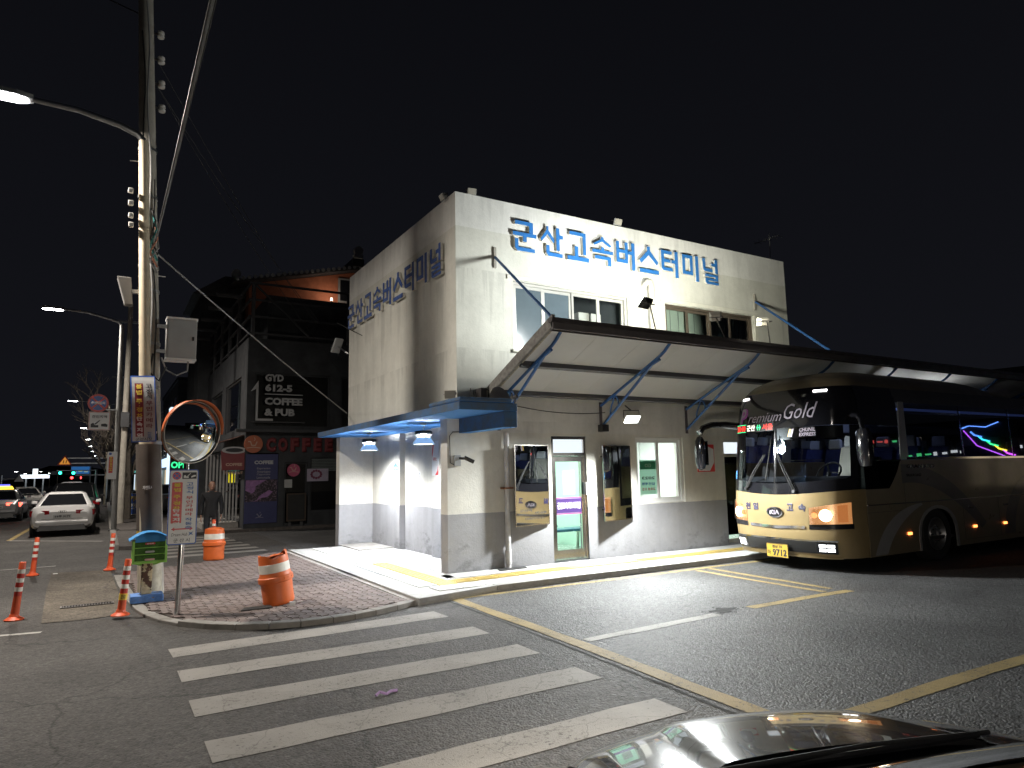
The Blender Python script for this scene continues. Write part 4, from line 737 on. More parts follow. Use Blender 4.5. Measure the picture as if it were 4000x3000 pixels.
# roof fairing lofted backwards from the front
lv = [3.2, 3.28, 3.36, 3.43, 3.49, 3.54, 3.57]; XR = [(3.2, 16.6), (3.3, 16.4), (3.4, 16.15), (3.5, 15.7), (3.57, 15.2)]
fair = MB(); loops = []
for z in lv:
    L = [front(q, z) for q in qlist(-1, 1, 40)]; w = interp(WF, z); xr = interp(XR, z); L += [V((x, BY+w, z)) for x in (13.5, xr-.25)]+[V((xr, BY+w*.85, z)), V((xr+.03, BY, z)), V((xr, BY-w*.85, z))]+[V((x, BY-w, z)) for x in (xr-.25, 13.5)]; loops.append(L)
n_ = len(loops[0])
for a, b in zip(loops, loops[1:]): fair.add(a+b, [(i, (i+1) % n_, n_+(i+1) % n_, n_+i) for i in range(n_)])
fair.add(loops[-1]+[V((13.4, BY, 3.59))], [(i, (i+1) % n_, n_) for i in range(n_)]); fair.build('roof_fairing', bronze, bus, smooth=True, ang=50)
RR = 22.35
# side profile above windows; near side s=-1, far side s=+1
def sgrid(s, x0, x1, z0, z1, off=0., n=6, nz=5): return MB().grid(lambda x, z: V((x, BY+s*(interp(WF, z)+off), z)), [x0+(x1-x0)*i/n for i in range(n+1)], [z0+(z1-z0)*i/nz for i in range(nz+1)], flip=s > 0)
XS = 10.45+BB
def arch(cx, r, top, zb_=.24):
    pts = []
    for k in range(13): a = PI*k/12; pts.append((cx-r*math.cos(a)*(1.0), .46+(top-.46)*math.sin(a)**.8))
    return [(cx-r, zb_)]+pts+[(cx+r, zb_)]
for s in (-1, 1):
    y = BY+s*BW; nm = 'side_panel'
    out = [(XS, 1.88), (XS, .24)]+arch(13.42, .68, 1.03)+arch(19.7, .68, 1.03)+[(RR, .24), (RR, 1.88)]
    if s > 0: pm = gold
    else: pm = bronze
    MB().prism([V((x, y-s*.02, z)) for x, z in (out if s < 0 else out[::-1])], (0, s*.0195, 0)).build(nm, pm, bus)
    for cx in (13.42, 19.7):
        fw = MB(); A = arch(cx, .68, 1.03); B = arch(cx, .62, .97)
        for (p, q), (p2, q2) in zip(zip(A, B), list(zip(A, B))[1:]): fw.hexa([V((p[0], y-s*.02, p[1])), V((p2[0], y-s*.02, p2[1])), V((q2[0], y-s*.02, q2[1])), V((q[0], y-s*.02, q[1]))], [V((p[0], y+s*.012, p[1])), V((p2[0], y+s*.012, p2[1])), V((q2[0], y+s*.012, q2[1])), V((q[0], y+s*.012, q[1]))])
        fw.build('wheel_arch_trim', silver, bus); MB().prism([V((px, y-s*.55, pz)) for px, pz in arch(cx, .69, 1.04, .26)], (0, s*.008, 0)).build('wheel_well', black, bus)
    # window band
    MB().box(12.55, RR-.1, min(y, y+s*.014), max(y, y+s*.014), 1.885, 1.925).build('window_rail', chrome, bus)
    xs = [12.60, 14.62, 16.64, 18.66, 20.6, 22.2]
    for a, b in zip(xs, xs[1:]):
        sgrid(s, a+.03, b-.03, 1.935, 2.93).build('side_window', sideg, bus, smooth=True); sgrid(s, b-.035, b+.035, 1.93, 2.935, -.006).build('window_pillar', blackgloss, bus)
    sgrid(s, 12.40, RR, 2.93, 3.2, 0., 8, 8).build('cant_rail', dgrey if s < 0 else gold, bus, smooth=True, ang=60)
    MB().hexa([V((12.36, y-.012, 1.885)), V((12.62, y-.012, 1.885)), V((12.62, y+.012, 1.885)), V((12.36, y+.012, 1.885))], [V((12.50, y-s*.04-.012, 2.95)), V((12.68, y-s*.04-.012, 2.95)), V((12.68, y-s*.04+.012, 2.95)), V((12.50, y-s*.04+.012, 2.95))]).build('silver_pillar', silver, bus, bevel=.01)
    sgrid(s, XS, 12.42, 2.5, 3.2, 0., 3, 8).build('header_side', blackgloss, bus, smooth=True, ang=60)
    if s < 0:
        MB().grid(lambda x, t: V((x, y, (1.88-.50*max(0., min(1, (12.34-x)/.4))**.7)+(2.499-(1.88-.50*max(0., min(1, (12.34-x)/.4))**.7))*t-.0)), [XS+(12.36-XS)*i/8 for i in range(9)], [0, .25, .5, .75, 1]).build('driver_window', sideg, bus)
        MB().box(XS, 12.37, y-.004, y+.010, 1.86, 1.89).build('window_trim', blackgloss, bus)
        MB().box(XS, RR, y-.012, y-.001, 1.10, 1.118).build('side_moulding', chrome, bus)
for y0, y1, z in ((BY-1.12, BY+1.12, 3.2),):
    MB().hexa([(16.3, y0, 3.08), (RR, y0, 3.08), (RR, y1, 3.08), (16.3, y1, 3.08)], [(16.3, y0+.15, 3.215), (RR, y0+.15, 3.215), (RR, y1-.15, 3.215), (16.3, y1-.15, 3.215)]).build('roof', dgrey, bus, bevel=.03)
MB().box(RR, RR+.04, BY-1.22, BY+1.22, .3, 3.15).build('rear_panel', gold, bus, bevel=.02)
MB().box(11.3, RR, BY-1.2, BY+1.2, .40, .46).build('underfloor', black, bus)
# swoosh graphics on the near side and the far side
def swoosh(s, P, Q, mt, name='swoosh_stripe'):
    y = BY+s*(BW+.003); a = [V((x, y, z)) for x, z in P]; b = [V((x, y, z)) for x, z in Q]; n = len(a)
    MB().add(a+b, [((i, i+1, n+i+1, n+i) if s > 0 else (n+i, n+i+1, i+1, i)) for i in range(n-1)]).build(name, mt, bus)
def bez(p0, p1, p2, n=14): return [((1-t)**2*p0[0]+2*t*(1-t)*p1[0]+t*t*p2[0], (1-t)**2*p0[1]+2*t*(1-t)*p1[1]+t*t*p2[1]) for t in [i/n for i in range(n+1)]]
swoosh(-1, bez((11.35, .26), (11.75, 1.02), (12.9, 1.09)), bez((11.72, .26), (12.05, .80), (12.95, 1.06)), silver)
swoosh(-1, bez((12.35, 1.80), (13.9, 1.82), (15.2, .62)), bez((12.35, 1.46), (13.6, 1.55), (15.0, .52)), dgrey)
swoosh(-1, bez((15.9, .35), (16.1, 1.7), (18.6, 1.78)), bez((16.35, .35), (16.5, 1.5), (18.6, 1.6)), dgrey)
swoosh(-1, bez((17.0, .35), (17.3, 1.2), (19.0, 1.35)), bez((17.5, .35), (17.7, .9), (19.0, 1.2)), silver)
swoosh(1, bez((12.25, .30), (12.5, .9), (13.6, 1.3)), bez((12.55, .30), (12.8, .8), (13.7, 1.12)), signwhite)
swoosh(1, bez((12.58, .30), (12.85, .75), (12.74, .9)), bez((12.72, .30), (12.74, .5), (12.74, .88)), mat('coach_red', (.35, .04, .03), .35, 0, .08))
swoosh(1, bez((14.3, .4), (15.5, 1.5), (18.5, 1.7)), bez((14.8, .4), (15.8, 1.2), (18.5, 1.45)), signwhite)
# front door on the pavement side
yd = BY+BW+.004
wall_cells('y', yd, yd+.012, 11.28, 12.30, .95, 2.72, [(11.36, 12.20, 1.12, 2.62)]).build('door_frame', blackgloss, bus); MB().quad((12.2, yd+.003, 1.12), (11.36, yd+.003, 1.12), (11.36, yd+.003, 2.62), (12.2, yd+.003, 2.62)).build('door_window', glass('door_pane', (.7, .74, .74)), bus)
ring(.62, .55, .08, .05, plane_fn((11.86, yd+.001, .62), (-1, 0, 0), (0, 0, 1)), .012).build('lower_window_frame', blackgloss, bus); panel(.52, .45, .05, plane_fn((11.86, yd+.0005, .62), (-1, 0, 0), (0, 0, 1)), .004).build('lower_window', dark_glass, bus)
MB().quad((12.36, BY+BW, 1.885), (XS, BY+BW, 1.885), (XS, BY+BW-.03, 2.5), (12.36, BY+BW-.03, 2.5)).build('side_window', glass('door_pane', (.7, .74, .74)), bus)
# front fittings
fpatch(-.82, .82, .315, .515, .010, 36, 3).build('lower_grille', mat('grille_black', (.012, .012, .012), .5, 0, .05), bus, smooth=True)
for z in (.35, .39, .43, .47): fpatch(-.55, .55, z, z+.012, .016, 26, 1).build('grille_slat', black, bus, smooth=True)
fpatch(-.84, .84, .518, .545, .014, 36, 1).build('grille_trim', chrome, bus, smooth=True)
fpatch(-.86, .86, .235, .262, .02, 36, 1).build('bumper_lip', gold, bus, smooth=True)
fpatch(-.46, .46, lambda q: .755-.05*(1-abs(q)), lambda q: .805-.05*(1-abs(q)), .018, 24, 2).build('chrome_strip', chrome, bus, smooth=True)
fog = emis('fog_led', (.97, .98, 1.), 4)
for s in (-1, 1):
    fl = fpatch(*sorted((s*.585, s*.83)), .33, .50, .017, 8, 3).build('fog_lamp', blackgloss, bus, smooth=True)
    for a in (.62, .715):
        for z in (.355, .425): fpatch(*sorted((s*a, s*(a+.085))), z, z+.05, .024, 4, 1).build('fog_led', fog, fl)
# headlamps: dark recess, reflector bowl, clear lens
warm = emis('headlamp_bulb', (1., .80, .52), 16); amber = emis('turn_amber', (1., .36, .10), 1.6); lens = glass('lamp_lens', (.93, .93, .93), 1.45)
for s in (-1, 1):
    a, b = .53, .965; z0 = lambda q: .80+.05*(abs(q)-.5); z1 = lambda q: 1.075+.10*(abs(q)-.5)/.45
    hl = fpatch(*sorted((s*a, s*b)), z0, z1, .006, 14, 5).build('headlamp', mat('headlamp_reflector', (.62, .45, .30), .25, .8, .1, 12, emit=(1., .42, .14), es=.55), bus, smooth=True)  # bulb's glow on the reflector put in as emission
    fpatch(*sorted((s*(a-.01), s*(b+.006))), lambda q: z0(q)-.085, z0, .009, 14, 1).build('lamp_shroud', blackgloss, hl, smooth=True)
    cq = s*.735; cz = .97
    for (qq, rr, mt) in ((cq, .10, warm), (s*.60, .05, amber)):
        c = front(qq, cz-.01, .016); n = (front(qq, cz, .1)-front(qq, cz, 0.)).normalized(); MB().cyl(c, c+n*.02, rr, rr*.8, 18).build('bulb', mt, hl)
    fpatch(*sorted((s*.86, s*.94)), lambda q: z0(q)+.03, lambda q: z1(q)-.03, .014, 4, 2).build('turn_signal', mat('amber_lens', (.55, .22, .05), .3, 0, .1, emit=(1., .34, .10), es=.45), hl)  # faint glow put into the lens so it reads amber
    fpatch(*sorted((s*a, s*b)), z0, z1, .034, 14, 4).build('lens', lens, hl, smooth=True)
    c = front(cq, cz, .06); lamp('headlamp_light', 'SPOT', c, 60, hl, c+V((-3, -s*.3 if s > 0 else 0, -.42)), (1., .82, .58), .06, 70, .8)
    mk = fpatch(*sorted((s*.60, s*.78)), 3.10, 3.135, .014, 5, 2).build('roof_marker_lamp', emis('marker_led', (.98, .95, .95), 8), bus, smooth=True)
wrap = lambda qc, zc: (lambda x, y, z: front(qc-x/BW, zc+y, .004+z))
purple = mat('letter_purple', (.42, .10, .42), .4, 0, 0); lt = mat('letter_silver', (.42, .37, .44), .4, .0, 0)
text('header_lettering', 'P', .24, .34, wrap(.64, 2.76), purple, bus, bold=.05, shear=.35); text('header_lettering', 'P', .20, .29, lambda x, y, z: wrap(.655, 2.77)(x, y, .012+z), lt, bus, bold=.008, shear=.35)
text('header_lettering', 'remium', .80, .17, wrap(.21, 2.72), lt, bus, bold=.0, shear=.4)
text('header_lettering', 'Gold', .64, .28, wrap(-.41, 2.79), lt, bus, bold=.0, shear=.4)
text('company_lettering', 'CHUNIL\nEXPRESS', .30, .15, lambda x, y, z: front(-.52-x/BW, 2.40+y, .004+z), lt, bus, bold=.02, shear=.2)
for i, mt in ((0, mat('logo_gold', (.5, .33, .08), .4, .2, 0)), (1, lt)):
    x0 = .12+.05*i; MB().add([front(-.24-(x+z_*.25)/BW, 2.40+z_, .005) for x, z_ in ((x0-.13, -.07), (x0-.09, -.07), (x0-.09, .07), (x0-.13, .07))], [(0, 1, 2, 3)]).build('company_logo', mt, bus)
navy = mat('letter_navy', (.018, .015, .05), .5, 0, 0)
for ch, qq in (('천', .50), ('일', .345), ('고', -.25), ('속', -.435)): text('company_lettering', ch, .135, .13, wrap(qq, 1.085), navy, bus, bold=.05)
# oval badge
bd = MB().add([front(.155*math.cos(a)/BW*1.0, .99+.085*math.sin(a), .018) for a in [2*PI*i/32 for i in range(32)]], [tuple(range(32))]).build('badge', blackgloss, bus)
bo = [(.155*math.cos(2*PI*i/32), .085*math.sin(2*PI*i/32)) for i in range(32)]
rg = MB()
for i in range(32):
    (x0, y0), (x1, y1) = bo[i], bo[(i+1) % 32]; P = lambda x, y, k, o: front(x*k/BW, .99+y*k, o)
    rg.hexa([P(x0, y0, 1.1, .008), P(x1, y1, 1.1, .008), P(x1, y1, .96, .008), P(x0, y0, .96, .008)], [P(x0, y0, 1.1, .026), P(x1, y1, 1.1, .026), P(x1, y1, .96, .026), P(x0, y0, .96, .026)])
rg.build('badge_rim', chrome, bd); text('badge_lettering', 'KIΛ', .20, .075, lambda x, y, z: front(-x/BW, .99+y, .0195+z), lt, bd, bold=.04)
# number plate
pf = plane_fn(front(0., .345, .075), (0, -1, 0), (0, 0, 1)); npm = mat('plate_yellow', (.50, .33, .04), .45, 0, .08)
npl = panel(.46, .24, .015, pf, .008).build('number_plate', npm, bus); ring(.455, .235, .014, .006, lambda x, y, z: pf(x, y, .0085+z), .003).build('plate_edge', ink_black, npl)
text('plate_number', '경남 70', .21, .055, lambda x, y, z: pf(x, y+.07, .0085+z), ink_black, npl, bold=.03); text('plate_number', '아', .065, .085, lambda x, y, z: pf(x-.17, y-.035, .0085+z), ink_black, npl, bold=.03); text('plate_number', '9712', .30, .12, lambda x, y, z: pf(x+.05, y-.035, .0085+z), ink_black, npl, bold=.035)
MB().box(10.425, 10.47, BY-.15, BY+.15, .26, .42).build('plate_bracket', black, bus)
# destination display
ds = fpatch(.03, .86, 2.465, 2.62, .006, 10, 2).build('destination_display', mat('led_board', (.012, .012, .014), .4, 0, 0), bus)
led = lambda c: emis('led_%s' % c, dict(red=(1, .05, .03), green=(.05, 1, .35), white=(1, .95, .8))[c], 2.0)
for s_, qq, w, c in (('20:40', .70, .30, 'red'), ('군산', .46, .22, 'white'), ('↔', .30, .10, 'green'), ('서울', .135, .24, 'red')): text('led_lettering', s_, w, .115, lambda x, y, z, qq=qq: front(qq-x/BW, 2.542+y, .009+z), led(c), ds, bold=.03)
for z, c in ((2.473, 'green'), (2.612, 'green')): fpatch(.57, .85, z-.005, z+.005, .010, 3, 1).build('led_edge', led(c), ds)
# wipers
def fpt(q, z, off): return front(q, z, off)
for (q0, z0_, q1, z1_, bq0, bz0, bq1, bz1) in ((.52, 1.40, .16, 2.02, .14, 1.55, .05, 2.30), (-.33, 1.36, -.05, 2.05, -.035, 1.62, -.05, 2.36)):
    wpr = MB().tube([fpt(q0, z0_, .03), fpt((q0+q1)/2, (z0_+z1_)/2, .07), fpt(q1, z1_, .05)], .014, 6).build('wiper_arm', rubber, bus); MB().tube([fpt(q0-.03, z0_, .04), fpt((q0+q1)/2-.03, (z0_+z1_)/2, .06), fpt(q1-.02, z1_, .05)], .009, 6).build('wiper_link', rubber, wpr)
    MB().tube([fpt(bq0+(bq1-bq0)*t/6, bz0+(bz1-bz0)*t/6, .03) for t in range(7)], .012, 6).build('wiper_blade', rubber, wpr); MB().cyl(fpt(q0, z0_, .0), fpt(q0, z0_, .05), .03).build('wiper_pivot', black, wpr)
st = fpatch(.80, .90, 1.58, 1.74, .003, 4, 2).build('windscreen_sticker', mat('sticker_blue', (.05, .20, .45), .5, 0, .1), bus)
# mirrors
arm = MB().tube([(10.95, 9.36, 2.62), (10.75, 9.55, 2.66), (10.45, 9.66, 2.66), (10.25, 9.70, 2.60), (10.18, 9.72, 2.48)], .072, 10, .055).build('mirror_arm', blackgloss, bus, smooth=True)
MB().lathe([(.001, -.36), (.07, -.33), (.10, -.2), (.105, 0), (.09, .22), (.05, .30), (.001, .32)], 18, Matrix.Translation((10.18, 9.73, 2.12)) @ Matrix.Diagonal((.8, 1.25, 1., 1.))).build('mirror_head', blackgloss, arm, smooth=True); MB().lathe([(.001, -.04), (.05, -.03), (.06, 0), (.001, .02)], 14, Matrix.Translation((10.14, 9.68, 2.52)) @ Matrix.Rotation(1.1, 4, 'Y')).build('small_mirror', chrome, arm, smooth=True)
MB().quad((10.262, 9.60, 1.86), (10.262, 9.85, 1.86), (10.262, 9.85, 2.34), (10.262, 9.60, 2.34)).build('mirror_glass', mirror_m, arm)
arm = MB().tube([(11.05, 7.05, 2.66), (10.95, 6.86, 2.64), (10.88, 6.76, 2.55), (10.86, 6.74, 2.42)], .045, 10).build('mirror_arm', blackgloss, bus, smooth=True); MB().lathe([(.001, -.34), (.08, -.32), (.115, -.2), (.12, 0), (.11, .25), (.07, .31), (.001, .33)], 18, Matrix.Translation((10.86, 6.72, 2.10)) @ Matrix.Diagonal((.7, 1.2, 1., 1.))).build('mirror_head', blackgloss, arm, smooth=True)
# wheels
for cx in (13.42, 19.7):
    for s in (-1, 1):
        y = BY+s*1.20; Mx = Matrix.Translation((cx, y, .50)) @ Matrix.Rotation(s*PI/2, 4, 'X').inverted()
        wh = MB().lathe([(.29, -.02), (.32, .015), (.46, .02), (.495, -.02), (.50, -.08), (.495, -.24), (.45, -.28), (.29, -.28)], 36, Mx, close=False).build('wheel', rubber, bus, smooth=True)
        MB().lathe([(.001, -.06), (.10, -.055), (.11, -.02), (.16, -.02), (.20, -.10), (.26, -.11), (.285, -.03), (.305, .01), (.29, .02), (.27, -.02)], 32, Mx, close=False).build('rim', mat('dull_alloy', (.30, .30, .31), .4, .8, .15, 12), wh, smooth=True)
        nuts = MB()
        for k in range(10): a = 2*PI*k/10; p = Mx @ V((.135*math.cos(a), .135*math.sin(a), -.02)); nuts.cyl(p, p+V((0, s*.03, 0)), .013, n=6)
        tag(nuts.build('wheel_nuts', chrome, wh), kind='stuff')
# side marker lamps, model lettering
for x in (12.44, 14.73, 15.94, 17.6, 19.0): ml = MB().box(x-.055, x+.055, BY-BW-.02, BY-BW-.001, .545, .59).build('side_marker_lamp', emis('marker_orange', (1., .25, .06), 5), bus)
text('model_lettering', 'GRANBIRD', .95, .07, facing((13.0, BY-BW-.003, 1.76)), chrome, bus, bold=.04); text('model_lettering', 'SILKROAD', .5, .05, facing((12.75, BY-BW-.003, 1.60)), chrome, bus, bold=.04)
MB().box(XS-.001, 12.40, BY-BW-.0025, BY-BW-.0005, .98, .985).build('panel_gap', black, bus); MB().box(12.40, 12.405, BY-BW-.0025, BY-BW-.0005, .98, 1.86).build('panel_gap', black, bus)
# interior
dash = MB().grid(lambda q, t: front(q*.93, 1.50, -.06)+V((.55*t, 0, .03+.10*math.sin(t*PI)-.16*(t > .9))), [i/12-1 for i in range(25)], [0, .2, .4, .6, .8, 1.]).build('dashboard', mat('dash_grey', (.035, .035, .04), .6, 0, .1), bus, smooth=True)
MB().box(11.0, RR-.1, BY-1.18, BY+1.18, 1.0, 1.05).build('cabin_floor', dgrey, bus); MB().box(11.2, RR-.1, BY-1.0, BY+1.0, 3.0, 3.06).build('cabin_ceiling', mat('cabin_lining', (.35, .36, .38), .7, 0, .05), bus)
swm = Matrix.Translation((11.18, BY-.62, 1.68)) @ Matrix.Rotation(-.9, 4, 'Y'); sw = MB()
tor = [swm @ V((.22*math.cos(2*PI*i/24), .22*math.sin(2*PI*i/24), 0)) for i in range(25)]; sw.tube(tor, .017, 8)
for k in range(3): a = 2*PI*k/3+.5; sw.bar(swm @ V((0, 0, 0)), swm @ V((.21*math.cos(a), .21*math.sin(a), 0)), .03, .015)
sw.cyl(swm @ V((0, 0, 0)), (11.05, BY-.62, 1.3), .04); sw.build('steering_wheel', black, bus, smooth=True)
seatm = mat('seat_cream', (.42, .39, .33), .7, 0, .1); seatb = mat('seat_blue', (.035, .045, .16), .8, 0, .2, 12)
def seat(x, y, mt, z=1.05):
    s_ = MB().hexa([(x-.25, y-.24, z+.32), (x+.25, y-.24, z+.32), (x+.25, y+.24, z+.32), (x-.25, y+.24, z+.32)], [(x-.24, y-.23, z+.46), (x+.22, y-.23, z+.44), (x+.22, y+.23, z+.44), (x-.24, y+.23, z+.46)]).build('seat', mt, bus, bevel=.03); MB().hexa([(x+.16, y-.24, z+.42), (x+.30, y-.24, z+.42), (x+.30, y+.24, z+.42), (x+.16, y+.24, z+.42)], [(x+.34, y-.21, z+1.10), (x+.46, y-.21, z+1.08), (x+.46, y+.21, z+1.08), (x+.34, y+.21, z+1.10)]).build('backrest', mt, s_, bevel=.04); MB().hexa([(x+.33, y-.14, z+1.09), (x+.44, y-.14, z+1.09), (x+.44, y+.14, z+1.09), (x+.33, y+.14, z+1.09)], [(x+.36, y-.13, z+1.30), (x+.45, y-.13, z+1.29), (x+.45, y+.13, z+1.29), (x+.36, y+.13, z+1.30)]).build('headrest', mat('headrest_white', (.6, .6, .58), .8, 0, .05), s_, bevel=.03); MB().box(x-.15, x+.2, y-.16, y+.16, z, z+.32).build('pedestal', black, s_)
seat(11.55, BY-.62, seatm)
for r in range(8):
    for y in (-.92, -.42, .62): seat(12.9+r*1.1, BY+y, seatb)
MB().box(12.15, 12.2, BY-1.0, BY-.3, 1.05, 1.95).build('driver_partition', dgrey, bus)
for s in (-1, 1): MB().box(12.6, RR-.3, BY+s*1.12-.04, BY+s*1.12+.04, 2.80, 2.84).build('cabin_light', emis('cabin_blue', (.22, .35, 1.), .22), bus)
for s in (-1, 1): MB().box(12.5, RR-.2, BY+s*.98-.22, BY+s*.98+.2, 2.5, 2.75).build('luggage_rack', mat('cabin_lining', (.3, .3, .3)), bus, bevel=.03)
lamp('cabin_lamp_light', 'AREA', (13.5, BY, 2.95), 5, bus, (13.5, BY, 0), (.45, .55, 1.), 1.2); lamp('driver_lamp_light', 'POINT', (11.7, BY-.2, 2.6), 4, bus, None, (.8, .88, 1.), .1)
MB().tube([front(.12, .25, .04), front(.04, .20, .05), front(-.06, .20, .05), front(-.12, .25, .04)], .008).build('tow_chain', steel, bus)

for x in (14.35, 15.75, 17.15, 18.55, 20.6): MB().box(x, x+.006, BY-BW-.0026, BY-BW-.0005, .34, 1.09).build('hatch_gap', black, bus); MB().box(x+.2, x+.38, BY-BW-.014, BY-BW-.0008, .92, .955).build('hatch_handle', blackgloss, bus)
MB().box(14.36, 19.0, BY-BW-.0025, BY-BW-.0004, .335, .340).build('hatch_gap', black, bus)
# ================================================================ street furniture on the brick corner
ZB = .062
# ---- concrete utility pole and the street lamp strapped to it
up = thing('utility_pole', 'leaning concrete utility pole with brown wrap and hazard stripes', 'utility pole', (.72, 11.98, 0)); px = lambda z: .715-.052*z; PY = 12.0
MB().tube([(px(z), PY, z) for z in (.0, 2, 4, 6, 8, 10, 12.5)], .165, 20, .098).build('shaft', conc_pole, up, smooth=True)
def sleeve(z0, z1, r, mt, name, two=False):   # two: wraps the lamp pole together with the concrete pole
    rx, ry, dx, dy = (r-.005, r+.105, -.035, -.115) if two else (r, r, 0, 0); c = lambda z: V((px(z)+dx, PY+dy, z)); n = 28; e = [V((rx*math.cos(2*PI*i/n), ry*math.sin(2*PI*i/n), 0)) for i in range(n)]
    MB().add([c(z0)+p for p in e]+[c(z1)+p for p in e], [(i, (i+1) % n, n+(i+1) % n, n+i) for i in range(n)]+[tuple(range(n))[::-1], tuple(range(n, 2*n))]).build(name, mt, up, smooth=True)
sleeve(1.04, 2.33, .176, mat('brown_wrap', (.075, .058, .048), .75, 0, .12, 6, .3, 80), 'wrap', True); sleeve(.06, .78, .171, mat('pole_base_cream', (.42, .38, .30), .8, 0, .25, 8), 'base_wrap', True)
hz, nt, b = newmat('hazard_stripes'); setp(b, rough=.6); pos = nd(nt, 'NewGeometry').outputs['Position']; sx = nd(nt, 'SeparateXYZ', {0: pos}); ph = m(nt, 'FRACT', m(nt, 'MULTIPLY', m(nt, 'SUBTRACT', m(nt, 'MULTIPLY', sx.outputs[0], 1.4), sx.outputs[2]), 3.1)); mx = nd(nt, 'MixRGB', {0: m(nt, 'GREATER_THAN', ph, .5), 1: (.02, .02, .022), 2: (.62, .40, .03)}); nt.links.new(mx.outputs[0], b.inputs[0])
sleeve(.785, 1.035, .174, hz, 'hazard_band', True)
for z in (2.34, 3.9, 4.75, 5.15, 6.3, 7.1): sleeve(z, z+.045, .172-.0055*z+.006, steel, 'clamp_band')
text('wrap_lettering', '자연도시 군산', .22, .055, lambda x, y, z: V((px(1.95)-.035+.172*math.sin((x+.03)/.172), PY-.115-.283*math.cos((x+.03)/.172)-z, 1.68+y)), ink_white, up, bold=.02, depth=.002)
ins = mat('porcelain', (.62, .60, .56), .25, 0, .05)
for i, z in enumerate((9.2, 8.75, 8.32, 7.9)):
    x = px(z)+.10; it = MB().cyl((x, PY, z), (x+.08, PY, z), .018, n=8).build('insulator_pin', dkmetal, up); MB().lathe([(.02, -.06), (.05, -.055), (.055, -.02), (.03, 0), (.055, .02), (.05, .055), (.02, .06)], 14, Matrix.Translation((x+.12, PY, z))).build('insulator', ins, it, smooth=True)
for z in (6.05, 6.25, 5.7, 5.85):
    x = px(z)-.26; MB().box(x-.03, x+.04, PY-.34, PY-.26, z, z+.07).build('bracket_lug', ins, up, bevel=.01)
for k, (z, dx) in enumerate(((10.4, -.2), (9.8, -.3), (6.9, -.25))): MB().cyl((px(z)+dx, PY, z), (px(z)-.05, PY, z+.02), .008, n=6).build('climbing_peg', steel, up)
MB().cyl((px(5.05)+.1, PY, 5.05), (px(5.05)+.24, PY, 5.05), .01, n=6).build('climbing_peg', steel, up)
vc = [MB().tube([(px(z)+dx+.02*math.sin(z*3+k), PY-.16+.02*k-.12*(dx < 0), z) for z in [2.4+.35*i for i in range(n)]], .012, 6) for k, (dx, n) in enumerate(((.02, 22), (.07, 13), (-.05, 20)))]
for i, mbx in enumerate(vc): mbx.build('riser_cable', (wire_m, cable_m, cable_m)[i], up, smooth=True)
for k in range(4): MB().tube([(px(6)+.03+.03*k, PY-.15, 6.1-.1*k), (px(6)+.10+.02*k, PY-.20, 5.9-.15*k), (px(5.6)+.02, PY-.19, 5.6-.12*k), (px(5.3)+.12, PY-.16, 5.35-.1*k)], .014, 6).build('drop_loop', (cable_m, mat('teal_cable', (.03, .22, .22), .5), mat('orange_cable', (.5, .2, .12), .5), wire_m)[k], up)
MB().tube([(px(3.6)+.03, PY-.17, 3.75), (px(3.5)-.01, PY-.2, 3.45), (px(3.4)+.12, PY-.2, 3.32), (px(3.5)+.22, PY-.18, 3.55)], .016, 6).build('drop_loop', cable_m, up, smooth=True)
led_white = emis('street_led', (.98, .97, 1.), 45)
def street_lamp(label, pole, head, power, group='street lamps along the road', r=.075, arm_r=.04, light=True, col=(1., .91, .80), pm=None):
    pole = [V(p) for p in pole]; head = V(head); t = thing('street_lamp', label, 'street lamp', pole[0], 0, group)
    MB().tube(pole, r, 16, r*.8).build('pole', pm or mat('lamp_pole_cream', (.52, .45, .33), .5, 0, .1, 6), t, smooth=True); MB().cyl(pole[0], pole[0]+V((0, 0, .05)), r*1.9, n=16).build('base_flange', steel, t)
    top = pole[-1]; d = (head-top); dh = V((d.x, d.y, 0)); MB().tube([top, top+dh*.06+V((0, 0, .10)), top+dh*.22+V((0, 0, .19)), top+dh*.6+V((0, 0, d.z*.7+.08)), head], arm_r*1.4, 10, arm_r).build('arm', steel, t, smooth=True)
    e = dh.normalized(); s = V((-e.y, e.x, 0)); L, W = .62, .15
    prof = lambda k, z: [head+e*(L*a)+s*(W*b*k)+V((0, 0, z)) for a, b in ((-.05, .5), (.25, 1), (.85, 1), (1, .55), (1, -.55), (.85, -1), (.25, -1), (-.05, -.5))]
    P0, P1 = prof(1, -.03), prof(.7, .06); MB().add(P0+P1, [tuple(range(8)), tuple(range(8, 16))[::-1]]+[(i, (i+1) % 8, 8+(i+1) % 8, 8+i)[::-1] for i in range(8)]).build('head', grey_paint, t)
    MB().prism([head+e*(L*a)+s*(W*b*.8)+V((0, 0, -.045)) for a, b in ((.05, .5), (.25, 1), (.85, 1), (.97, .5), (.97, -.5), (.85, -1), (.25, -1), (.05, -.5))], (0, 0, .014)).build('led_panel', led_white, t)
    if light: lamp('lamp_light', 'AREA', head+e*(L*.5)+V((0, 0, -.07)), power, t, head+e*(L*.5)+V((0, 0, -5)), col, .35)
    return t
street_lamp('street lamp strapped to the leaning concrete pole, arm over the road', [(.62-.0475*z, 11.74, z) for z in (.06, 2, 4, 6, 7.15)], (-1.22, 11.76, 7.46), 880, r=.088)
street_lamp('street lamp on the corner kerb behind the photographer', [(.45, -3.5, z) for z in (.0, 2, 4, 6, 7.1)], (-1.2, -3.5, 7.42), 130, r=.085)
